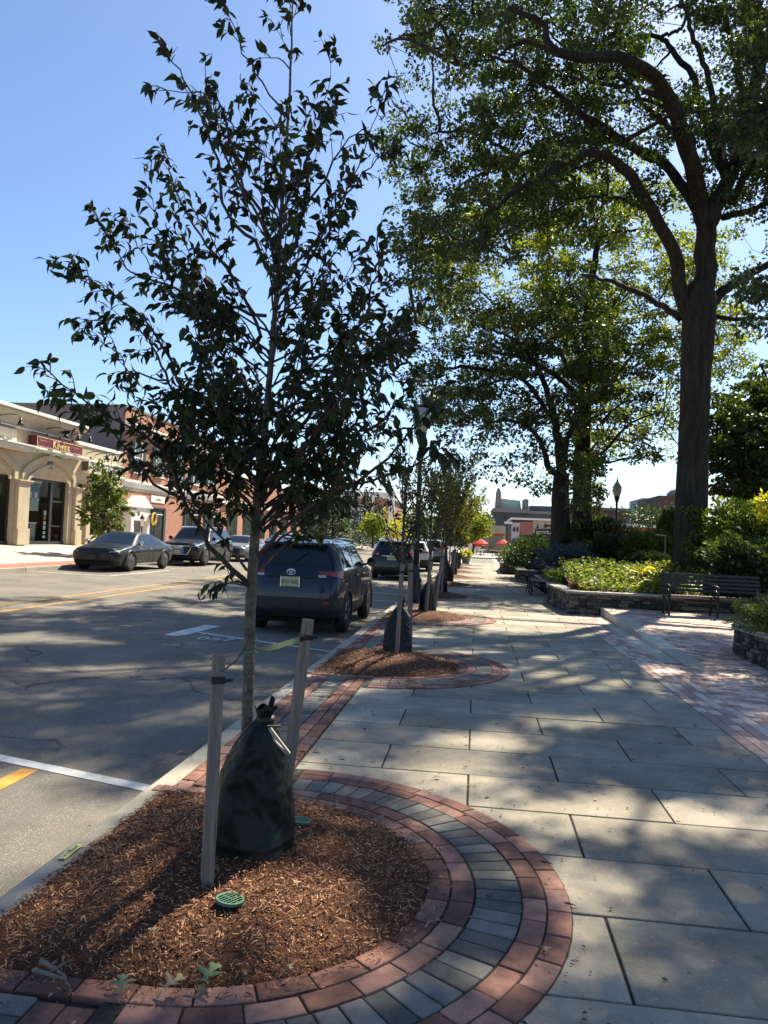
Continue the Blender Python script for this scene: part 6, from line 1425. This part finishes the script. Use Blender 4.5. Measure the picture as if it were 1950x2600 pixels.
st2 = [((-.965, 9.62, .12), P(1022, 1432, 9.55), 'wooden stake in front of the second watering bag'), ((-.86, 10.35, .1), P(1042, 1431, 10.4), 'wooden stake behind the second watering bag'),
       ((-.99, 15.62, .12), P(1094, 1410, 15.6), 'wooden stake in front of the third watering bag'), ((-.85, 16.3, .1), P(1124, 1405, 16.9), 'wooden stake behind the third watering bag'),
       ((-.95, 21.8, .1), Vector((-.93, 21.8, 1.25)), 'wooden stake by the fourth watering bag'), ((-.85, 28.5, .1), Vector((-.86, 28.5, 1.3)), 'wooden stake by the fifth watering bag'), ((-.95, 34.0, .1), Vector((-.93, 34.0, 1.3)), 'far wooden stake by the sixth watering bag')]
for a, b, lab in st2: stake(Vector(a), Vector(b), lab, rad(-60 + random.uniform(-20, 20)))
# drain caps
def drain(px, py, label, r=.058, loose=False):
    g = G(px, py, .11); t = thing('drain_cap', label, 'drain cap', (g.x, g.y, mound(g.x, g.y, 3.5) + .012), rad(-25), 'green drain caps in the nearest mulch bed')
    t.rotation_euler = (-.10, .05, rad(-25))
    m = MB(); m.lathe([(r * .84, 0), (r, 0), (r, .012), (r * .84, .012), (r * .84, 0)], 30); m.build('rim', M_grate, t, False, .001)
    m = MB()
    for k in range(-3, 4):
        x = k * r * .25; h = math.sqrt(max(0, (r * .86) ** 2 - x * x)); m.bx(x - r * .045, x + r * .045, -h, h, .004, .011)
    m.bx(-r * .84, r * .84, -r * .04, r * .04, .0, .0115); m.build('grate', M_grate, t)
    m = MB(); m.lathe([(0, .0015), (r * .85, .0015)], 20); m.lathe([(r * .85, -.05), (r * .85, 0)], 20); m.build('pipe_and_shade', M_under, t)  # black disc just under the bars stands in for shade inside the pipe
drain(583, 2288, 'round green drain cap in the mulch right of the nearest stake'); drain(762, 2092, 'worn green drain cap half hidden behind the nearest watering bag', .055)
# fallen oak leaves and twigs
def oak_leaf(label, px, py, z, L_, ang, m_, tilt=.25, name='oak_leaf'):
    g = G(px, py, z); t_ = [(0, .02), (.10, .03), (.2, .20), (.27, .21), (.30, .06), (.42, .07), (.50, .36), (.6, .38), (.60, .10), (.70, .09), (.80, .22), (.88, .16), (.88, .05), (1, .0)]
    pts = t_ + [(x, -y * RNG.uniform(.8, 1.1)) for x, y in t_[::-1][1:]]
    V = []; R = Matrix.Rotation(ang, 3, 'Z') @ Matrix.Rotation(-tilt, 3, 'Y')
    for x, y in pts: V.append(R @ Vector(((x - .4) * L_, y * L_, L_ * (.30 * abs(y) + .10 * math.sin(x * 4) + .02 * random.random()))))
    m = MB(); m.add(V + [v + Vector((0, 0, .0015)) for v in V], [])
    k = len(V); c0 = len(m.v); mid = [R @ Vector(((x - .4) * L_, 0, L_ * .1 * math.sin(x * 4))) for x in (.05, .3, .6, .85)]
    m.f = []; m.m = []
    h = len(t_)
    m.v = [tuple(v) for v in V] + [tuple(v) for v in mid]
    for i in range(k):
        a, b = i, (i + 1) % k; xm = (pts[a][0] + pts[b][0]) / 2; j = k + int(np.argmin([abs(xm - q) for q in (.05, .3, .6, .85)])); m.f.append((a, b, j)); m.m.append(0)
    for j in range(3): 
        m.f.append((k + j, k + j + 1, int(np.argmin([abs(pts[i][0] - (.15, .45, .72)[j]) + (0 if i < h else 9) for i in range(k)])))); m.m.append(0)
        m.f.append((k + j, k + j + 1, int(np.argmin([abs(pts[i][0] - (.15, .45, .72)[j]) + (9 if i < h else 0) for i in range(k)])))); m.m.append(0)
    m.tube([R @ Vector((-.4 * L_, 0, 0)), R @ Vector((-.58 * L_, .03 * L_, .01))], .0018, 4)
    o = m.build(name, m_, None, True); o.location = (g.x, g.y, z + .006); sd = o.modifiers.new('t', 'SOLIDIFY'); sd.thickness = .001
    tag(o, label, 'leaf', 'fallen oak leaves'); return o
oak_leaf('green fallen oak leaf, rightmost of the three along the mulch edge', 526, 2492, .045, .13, rad(75), M_palegreen, .4)
oak_leaf('tan fallen oak leaf, middle of the three along the mulch edge', 429, 2513, .04, .12, rad(50), M_brownleaf, .3)
oak_leaf('green fallen oak leaf, leftmost of the three along the mulch edge', 308, 2513, .035, .10, rad(110), M_palegreen, .4)
for (px, py, lab, z, l, m_) in [(1107, 1976, 'small tan leaf lying on a slab above the outer brick ring', .004, .055, M_brownleaf), (1093, 2012, 'greenish leaf lying on a slab beside the outer brick ring', .004, .075, M_palegreen), (1385, 2418, 'pinkish curled leaf on the outer ring bricks', .012, .055, M_brownleaf),
                               (1185, 2070, 'small dry leaf on the red ring bricks above the grey course', .012, .05, M_brownleaf), (1897, 1978, 'pale leaf on the shaded slab at the right edge', .004, .08, M_brownleaf), (466, 1912, 'pale leaf in the gutter by the kerb', -.14, .08, M_brownleaf),
                               (391, 2368, 'pale dry leaf on the mulch in the stake shadow', .09, .05, M_brownleaf), (755, 2245, 'yellow tan leaf on the mulch right of the drain cap', .1, .06, M_brownleaf), (126, 2240, 'tan leaf on the road side of the kerb', -.02, .05, M_brownleaf), (735, 2457, 'small pale leaf low on the mulch near the ring', .05, .04, M_brownleaf)]:
    oak_leaf(lab, px, py, z, l, random.uniform(0, 6), m_, .1)
for (pts, lab) in [([(103, 2440), (140, 2462), (168, 2482)], 'grey broken twig lying on the mulch in the lower left corner'), ([(85, 2463), (120, 2472), (166, 2486)], 'second grey twig crossing the broken one in the lower left corner')]:
    m = MB(); q = [G(x, y, .045 + .01 * i) for i, (x, y) in enumerate(pts)]; m.tube(q, [.008, .007, .004], 6); m.tube([q[1], q[1] + Vector((.05, .03, .03))], [.004, .002], 5)
    tag(m.build('twig', M_stake), lab, 'twig', 'twigs on the mulch')
# yellow marker plate on the kerb
g0_, g1_ = G(163, 2180, .006), G(200, 2150, .006); t = thing('kerb_marker', 'small yellow marker plate fixed on the kerb top', 'marker', ((g0_ + g1_) / 2)[:])
t.location.x = -1.915; m = MB(); m.bx(-.018, .018, -.085, .085, .003, .007); m.build('plate', mat('marker_yellow', (.62, .56, .16), (.72, .66, .25), .5, 9), t, False, .001)
text('marker_lettering', 'NO DUMPING', .021, mat('marker_ink', (.25, .22, .05), (.3, .27, .08), .6, 9), t, (0, 0, .0075), (0, 0, rad(90)), .0004)
# lamp posts
def lamp(loc, label, h=4.3, first=[]):
    if first: return copy_tree(first[0], loc, 0, label)
    t = thing('lamp_post', label, 'street lamp', loc, 0, 'black acorn lamp posts')
    m = MB(); m.lathe([(.19, 0), (.19, .08), (.15, .12), (.15, .5), (.17, .54), (.12, .6), (.10, .75), (.085, .9)], 16); m.build('base', M_post, t, True)
    m = MB(); m.lathe([(.075, .85), (.065, 2.2), (.05, 3.55), (.07, 3.6), (.05, 3.66), (.09, 3.76), (.14, 3.92), (.15, 3.98)], 14); m.build('post', M_post, t, True)
    m = MB(); m.lathe([(.13, 3.98), (.20, 4.12), (.235, 4.28), (.215, 4.36)], 18); g = m.build('globe', M_lampglass, t, True)
    m = MB(); m.lathe([(.22, 4.36), (.235, 4.385), (.18, 4.5), (.10, 4.62), (.05, 4.68), (.05, 4.74), (.02, 4.80), (.012, 4.9)], 18); m.build('roof', mat('lamp_cap', (.25, .28, .27), (.36, .4, .38), .35, 4), g, True)
    for c_ in t.children: c_.scale = (1, 1, 1.10)
    first.append(t); return t
l0 = lamp((-1.52, 19.2, 0), 'tall black lamp post on the kerb side between the third and fourth saplings')
lamp((P(1563, 1380, 39).x, 39, -.15), 'acorn lamp post standing among the shrubs right of the two close trunks')
lamp((P(1603, 1390, 68).x, 68, .0), 'bright far acorn lamp seen over the red canopy building')
lamp((-1.52, 38, 0), 'black lamp post far along the kerb among the saplings')
# litter bins and planter pot far along the kerb
def bin_(loc, lab):
    t = thing('litter_bin', lab, 'litter bin', loc, 0, 'black litter bins along the kerb'); m = MB()
    for k in range(20):
        a = k * .314; m.tube([(.27 * math.cos(a), .27 * math.sin(a), .06), (.29 * math.cos(a), .29 * math.sin(a), .5), (.30 * math.cos(a), .30 * math.sin(a), .88)], .016, 4)
    m.lathe([(.31, .86), (.33, .9), (.31, .94)], 20); m.lathe([(.28, .05), (.29, .09)], 20); m.build('cage', M_iron, t)
    m = MB(); m.lathe([(.22, .06), (.25, .85)], 16); m.build('liner', M_plastic, t); m = MB(); m.lathe([(.31, .94), (.30, 1.0), (.18, 1.06), (.14, 1.06)], 20); m.build('lid', M_iron, t, True)
bin_((-1.15, 43.4, 0), 'black slatted litter bin between the far saplings'); bin_((-1.25, 49.4, 0), 'farther black slatted litter bin near the pavement end')
t = thing('flower_pot', 'dark pot with a lime yellow plant at the end of the pavement', 'pot', (-.75, 56, 0)); m = MB(); m.lathe([(.25, 0), (.34, .5), (.36, .55), (.3, .55)], 14); m.build('pot', M_greyst, t, True)
th = RNG.uniform(0, 6.28, 130); d = np.stack([np.cos(th), np.sin(th), RNG.uniform(-.3, 1.2, 130)], 1); leaves('plant', np.array([-.75, 56, .6]) + d * .22, d, .3, M_gold2, t, T_OVATE, 1.2)
# dry stone walls
def stone_wall(name, label, pts, h, thick, zb=None, cap=True, capw=.42, z0=-.05):
    """stacked stones along a polyline seen from its left-hand side; zb: ground height"""
    t = thing(name, label, 'wall', (pts[0][0], pts[0][1], 0)); st = MB(); core = MB(); cp = MB()
    for a, b in zip(pts[:-1], pts[1:]):
        a, b = Vector((a[0], a[1], 0)), Vector((b[0], b[1], 0)); L_ = (b - a).length; d = (b - a) / L_; nrm_ = Vector((d.y, -d.x, 0)); ang = math.atan2(d.y, d.x); R = Matrix.Rotation(ang, 3, 'Z')
        c = (a + b) / 2 - nrm_ * (thick / 2 + .03); core.box((c.x, c.y, (h + z0) / 2), (L_ + .02, thick, h - z0 - .02), R)
        z = z0
        while z < h - .03:
            rh = random.uniform(.045, .10); rh = min(rh, h - z); s = -random.random() * .15
            while s < L_:
                l = random.uniform(.12, .38); e = min(s + l, L_ + .01); s0 = max(s, 0)
                if e - s0 > .03:
                    q = a + d * ((s0 + e) / 2) - nrm_ * (.05 - random.uniform(-.012, .03)); Rr = R @ Matrix.Rotation(random.uniform(-.05, .05), 3, 'Y') @ Matrix.Rotation(random.uniform(-.05, .05), 3, 'Z')
                    st.box((q.x, q.y, z + rh / 2), (e - s0 - .008, .14, rh - .007), Rr)
                s += l
            z += rh
        if cap:
            s = 0; nn = max(1, int(L_ / .6))
            for k in range(nn):
                q = a + d * (L_ * (k + .5) / nn) - nrm_ * (thick / 2 - .02); cp.box((q.x, q.y, h + .026 + random.uniform(-.002, .002)), (L_ / nn - .006, capw, .05), R)
    part('core', core, M_joint, t); part('stones', st, M_stone, t, .008)
    if cap: part('cap', cp, M_cap, t, .008)
    return t
stone_wall('planter_wall', 'long dry stone planter wall with pale cap behind the slatted bench', [(2.22, 18.22), (11.5, 18.12)], .50, .34)
stone_wall('planter_wall', 'dry stone planter wall end facing the pavement', [(2.02, 21.3), (2.22, 18.22)], .50, .34)
stone_wall('planter_wall', 'low dark stone wall beside the pavement bench', [(2.35, 31), (2.30, 23.2), (2.05, 21.35)], .42, .3)
stone_wall('planter_wall', 'stone wall corner jutting into the far pavement below the pale shrub', [(1.9, 52), (1.42, 44), (1.42, 40.2), (3.2, 40.0)], .55, .34)
stone_wall('planter_wall', 'small stone wall end between the far steps and the pavement bench', [(1.9, 36.5), (1.8, 32.2), (2.6, 31.6)], .5, .3)
arc = [(5.15 + 1.12 * math.cos(a), 12.05 + 1.12 * math.sin(a)) for a in np.linspace(rad(80), rad(185), 14)]
stone_wall('curved_wall', 'curved dry stone planter wall at the right edge', [(8.5, 13.25), (6.2, 13.2)] + arc + [(4.05, 11.2), (4.1, 10.2), (4.3, 9.0), (4.6, 8.0)], .43, .32)
mb = MB(); mb.prism([(8.5, 13.0), (6, 12.95), (5.1, 12.9), (4.5, 12.5), (4.3, 12), (4.3, 11.2), (4.4, 10.2), (4.6, 9), (4.9, 8), (8.5, 8)], -.1, .40, 'z'); tag(mb.build('planter_soil', M_soil), kind='structure')
# benches
def bench(loc, rz, label, L_=2.15):
    t = thing('park_bench', label, 'bench', loc, rz, 'slatted park benches')
    for k in range(5):
        m = MB(); m.bx(-L_ / 2, L_ / 2, -.22 + .095 * k, -.14 + .095 * k, .43 - .006 * k, .462 - .006 * k); m.build('seat_slat', M_benchw, t, False, .006)
    for k in range(5):
        m = MB(); z = .55 + .085 * k; m.box((0, .285 + .028 * k, z), (L_, .026, .062), Matrix.Rotation(-.3, 3, 'X')); m.build('back_slat', M_benchw, t, False, .006)
    for x in (-L_ / 2 + .06, 0, L_ / 2 - .06):
        m = MB(); m.tube([(x, -.24, 0), (x, -.2, .2), (x, -.24, .42)], .025, 6); m.tube([(x, .3, 0), (x, .22, .25), (x, .27, .45), (x, .36, .72), (x, .43, .96)], .025, 6); m.tube([(x, -.24, .42), (x, .0, .415), (x, .27, .42)], .022, 6); m.tube([(x, -.22, .12), (x, .0, .22), (x, .26, .12)], .016, 5)
        m.tube([(x, -.24, .42), (x, -.29, .55), (x, -.25, .66), (x, -.05, .68), (x, .33, .66)], .022, 6); m.tube([(x, -.2, .5), (x, -.12, .58), (x, -.03, .5), (x, -.12, .47)], .012, 5); m.build('iron_frame', M_iron, t, True)
    return t
bq = bench((5.25, 17.35, plaza_z(0, 17.3)), 0, 'dark slatted bench in front of the long stone wall')
bench((2.0, 25.3, 0), rad(-90), 'dark slatted bench seen end on beside the pavement')
m = MB(); m.tube([P(1686, 1470, 23.5), P(1690, 1362, 23.5)], .022, 6); t = thing('garden_post', 'thin pale pole with a short arm standing left of the thickest trunk', 'pole', P(1686, 1470, 23.5)); o = part('pole', m, M_stake, t)
m = MB(); m.tube([P(1691, 1361, 23.5), P(1665, 1358, 23.5)], .02, 6); part('arm', m, M_stake, t)
# cafe
def umbrella(px, py_top, Y, r, label):
    q = P(px, py_top, Y); t = thing('cafe_umbrella', label, 'umbrella', (q.x, Y, 0), rad(20), 'red umbrellas at the cafe')
    m = MB(); n = 8; hz_ = q.z
    vs = [(0, 0, hz_)] + [(r * math.cos(a) * f, r * math.sin(a) * f, hz_ - .62 * f ** 1.25 - (.12 if k else 0)) for k, f in ((0, .5), (0, 1.0)) for a in np.linspace(0, 6.2832, n, False)] + [(r * math.cos(a), r * math.sin(a), hz_ - .82) for a in np.linspace(0, 6.2832, n, False)]
    m.add(vs, [(0, 1 + j, 1 + (j + 1) % n) for j in range(n)] + [(1 + j, 9 + j, 9 + (j + 1) % n, 1 + (j + 1) % n) for j in range(n)] + [(9 + j, 17 + j, 17 + (j + 1) % n, 9 + (j + 1) % n) for j in range(n)])
    m.build('canopy', M_umb, t); m = MB(); m.tube([(0, 0, 0), (0, 0, hz_ + .06)], .035, 6); m.lathe([(.3, 0), (.3, .08), (.05, .12)], 12); m.build('pole', M_iron, t)
umbrella(1222, 1368, 98, 1.02, 'left red cafe umbrella overlapped by the street tree'); umbrella(1278, 1369, 100, .98, 'right red cafe umbrella by the grey shop corner'); umbrella(1199, 1373, 112, 1.0, 'red cafe umbrella furthest back behind the left one')
def cafe_table(loc, lab):
    t = thing('cafe_table', lab, 'table', loc, 0, 'cafe tables'); m = MB(); m.lathe([(0, .74), (.45, .74), (.45, .77), (0, .77)], 16); m.build('top', M_paper, t); m = MB(); m.tube([(0, 0, 0), (0, 0, .74)], .04, 6); m.lathe([(.28, 0), (.26, .04), (.04, .06)], 10); m.build('pedestal', M_iron, t); return t
def cafe_chair(loc, rz, lab):
    t = thing('cafe_chair', lab, 'chair', loc, rz, 'cafe chairs'); m = MB(); m.bx(-.22, .22, -.22, .22, .44, .475); m.build('seat', M_benchw, t, False, .01); m = MB(); m.bx(-.21, .21, .2, .23, .55, .9); m.build('backrest', M_benchw, t, False, .01)
    for x in (-.2, .2):
        for y in (-.2, .215):
            m = MB(); m.tube([(x, y, 0), (x, y, .9 if y > 0 else .44)], .016, 5); m.build('leg', M_iron, t)
    return t
tab = [(1228, 96), (1250, 93), (1270, 97), (1290, 95), (1210, 101)]
tb0 = ch0 = None
posw = ['left end of the cafe front', 'nearest the kerb', 'under the right umbrella', 'by the grey shop corner', 'at the back left']
for k, (px, Y) in enumerate(tab):
    x = P(px, 1400, Y).x; lab = 'round cafe table ' + posw[k]
    if tb0 is None: tb0 = cafe_table((x, Y, 0), lab)
    else: copy_tree(tb0, (x, Y, 0), 0, lab)
    for j, (dx, dy, rz) in enumerate(((-.72, .05, rad(90)), (.72, -.05, rad(-90)))):
        cl = 'dark cafe chair on the %s of the table %s' % (('left', 'right')[j], posw[k])
        if ch0 is None: ch0 = cafe_chair((x + dx, Y + dy, 0), rz, cl)
        else: copy_tree(ch0, (x + dx, Y + dy, 0), rz, cl)
# people: one skinned body each
def person(label, loc, rz, pose, top, legs, skin=(.35, .22, .16), hat=None, hair=(.03, .02, .015), h=1.72, bag_=None):
    t = thing('person', label, 'person', loc, rz); s = h / 1.75
    J = {'pel': (0, 0, .95), 'sp': (0, .01, 1.2), 'ch': (0, 0, 1.40), 'nk': (0, .0, 1.50), 'hd': (0, -.015, 1.62), 'tp': (0, -.01, 1.72), 'ns': (0, -.10, 1.62)}
    Rr = {'pel': .15, 'sp': .135, 'ch': .15, 'nk': .058, 'hd': .092, 'tp': .07, 'ns': .018}
    for sg, n in ((-1, 'l'), (1, 'r')):
        p = pose
        J['hp' + n] = (.09 * sg, 0, .90); J['sh' + n] = (.19 * sg, 0, 1.42)
        if p == 'sit':
            J['kn' + n] = (.11 * sg, -.42, .52); J['an' + n] = (.11 * sg, -.40, .09); J['to' + n] = (.12 * sg, -.56, .03); J['el' + n] = (.24 * sg, -.10, 1.16); J['wr' + n] = (.16 * sg, -.34, 1.12); J['ha' + n] = (.13 * sg, -.43, 1.12)
        else:
            st_ = .22 * sg if p == 'walk' else .03 * sg
            J['kn' + n] = (.095 * sg, -st_ * .6 - .03, .50); J['an' + n] = (.095 * sg, -st_ + (.08 if st_ < 0 and p == 'walk' else 0), .09 + (.06 if st_ < 0 and p == 'walk' else 0)); J['to' + n] = (.10 * sg, J['an' + n][1] - .16, .03 + (.02 if st_ < 0 and p == 'walk' else 0))
            J['el' + n] = (.25 * sg, st_ * .5 + .03, 1.14); J['wr' + n] = (.26 * sg, st_ * .9 - .06, .90); J['ha' + n] = (.255 * sg, st_ * 1.0 - .09, .81)
        for k, r in (('hp', .095), ('kn', .062), ('an', .042), ('to', .035), ('sh', .065), ('el', .045), ('wr', .032), ('ha', .035)): Rr[k + n] = r
    if pose == 'sit':
        for k in ('pel', 'sp', 'ch', 'nk', 'hd', 'tp', 'ns', 'shl', 'shr', 'hpl', 'hpr', 'ell', 'elr', 'wrl', 'wrr', 'hal', 'har'): J[k] = (J[k][0], J[k][1], J[k][2] - .40)
        for n in 'lr': J['hp' + n] = (J['hp' + n][0], 0, .52)
    E_ = [('pel', 'sp'), ('sp', 'ch'), ('ch', 'nk'), ('nk', 'hd'), ('hd', 'tp'), ('hd', 'ns')] + [e for n in 'lr' for e in (('pel', 'hp' + n), ('hp' + n, 'kn' + n), ('kn' + n, 'an' + n), ('an' + n, 'to' + n), ('ch', 'sh' + n), ('sh' + n, 'el' + n), ('el' + n, 'wr' + n), ('wr' + n, 'ha' + n))]
    ks = list(J); me = bpy.data.meshes.new('body'); me.from_pydata([tuple(c * s for c in J[k]) for k in ks], [(ks.index(a), ks.index(b)) for a, b in E_], [])
    o = bpy.data.objects.new('body_cage', me); COL.objects.link(o); sk = o.modifiers.new('skin', 'SKIN'); 
    for i, k in enumerate(ks): r = Rr[k] * s; me.skin_vertices[0].data[i].radius = (r, r * (.72 if k in ('pel', 'sp', 'ch') else 1)); me.skin_vertices[0].data[i].use_root = (k == 'pel')
    sb = o.modifiers.new('sub', 'SUBSURF'); sb.levels = sb.render_levels = 1
    dg = bpy.context.evaluated_depsgraph_get(); m2 = bpy.data.meshes.new_from_object(o.evaluated_get(dg)); bpy.data.objects.remove(o); m2.name = 'body'
    zc = (.56 if pose == 'sit' else .93) * s; zn = (1.49 - (.40 if pose == 'sit' else 0)) * s
    ms = [mat('skin', skin, None, .6), mat('top_cloth', top, [c * .8 for c in top], .9, 9), mat('trouser_cloth', legs, [c * .8 for c in legs], .9, 9), mat('shoe', (.02, .02, .02), None, .6)]
    m2.materials.clear(); [m2.materials.append(x) for x in ms]
    for f in m2.polygons:
        c = f.center; arm = abs(c.x) > .205 * s
        f.material_index = 0 if c.z > zn else (3 if c.z < .075 * s else (2 if (c.z < zc and not arm) else (0 if arm and c.z < (1.12 - (.40 if pose == 'sit' else 0)) * s else 1))); f.use_smooth = True
    b = bpy.data.objects.new('body', m2); COL.objects.link(b); b.parent = t
    hz_ = J['hd'][2] * s; m = MB()
    m.lathe([(.098 * s, .0), (.108 * s, .04 * s), (.10 * s, .09 * s), (.06 * s, .125 * s), (0, .135 * s)], 14, (0, .015, hz_)); m.build('hair', mat('hair', hair, None, .7), t, True)
    if hat:
        m = MB(); m.lathe([(.2 * s, .055 * s), (.115 * s, .065 * s), (.112 * s, .13 * s), (.07 * s, .165 * s), (0, .17 * s)], 16, (0, 0, hz_)); m.build('hat', mat('hat', hat, None, .8), t, True)
    return t
q = P(880, 1392, 86); person('person in a white top and pale hat walking on the far pavement by the spruces', (q.x, 86, max(.2, q.z)), rad(200), 'walk', (.62, .60, .60), (.02, .022, .03), hat=(.6, .58, .52))
q = P(858, 1392, 92); person('person in dark grey blue clothes standing in the shade of the spruces', (q.x, 92, max(.2, q.z)), rad(160), 'stand', (.09, .12, .14), (.03, .03, .035))
q = P(1193, 1412, 88); person('person in pale clothes standing left of the cafe umbrellas', (q.x, 88, .0), rad(20), 'stand', (.62, .58, .52), (.5, .47, .42))
q = P(1200, 1412, 90); person('person in black standing beside the pale clothed one at the cafe', (q.x, 90, .0), rad(-30), 'stand', (.02, .02, .025), (.02, .02, .02))
for (px, Y, dx, rz, top, lab) in [(1228, 96, -.74, 90, (.6, .58, .6), 'person in a white shirt seated under the left umbrella'), (1270, 97, -.74, 90, (.30, .05, .06), 'person in dark red seated under the right umbrella'), (1270, 97, .74, -90, (.45, .38, .48), 'person in pale lilac seated facing the one in dark red'), (1250, 93, .74, -90, (.05, .06, .09), 'person in navy seated at the table nearest the kerb')]:
    person(lab, (P(px, 1400, Y).x + dx, Y, 0.0), rad(rz), 'sit', top, (.03, .03, .04))
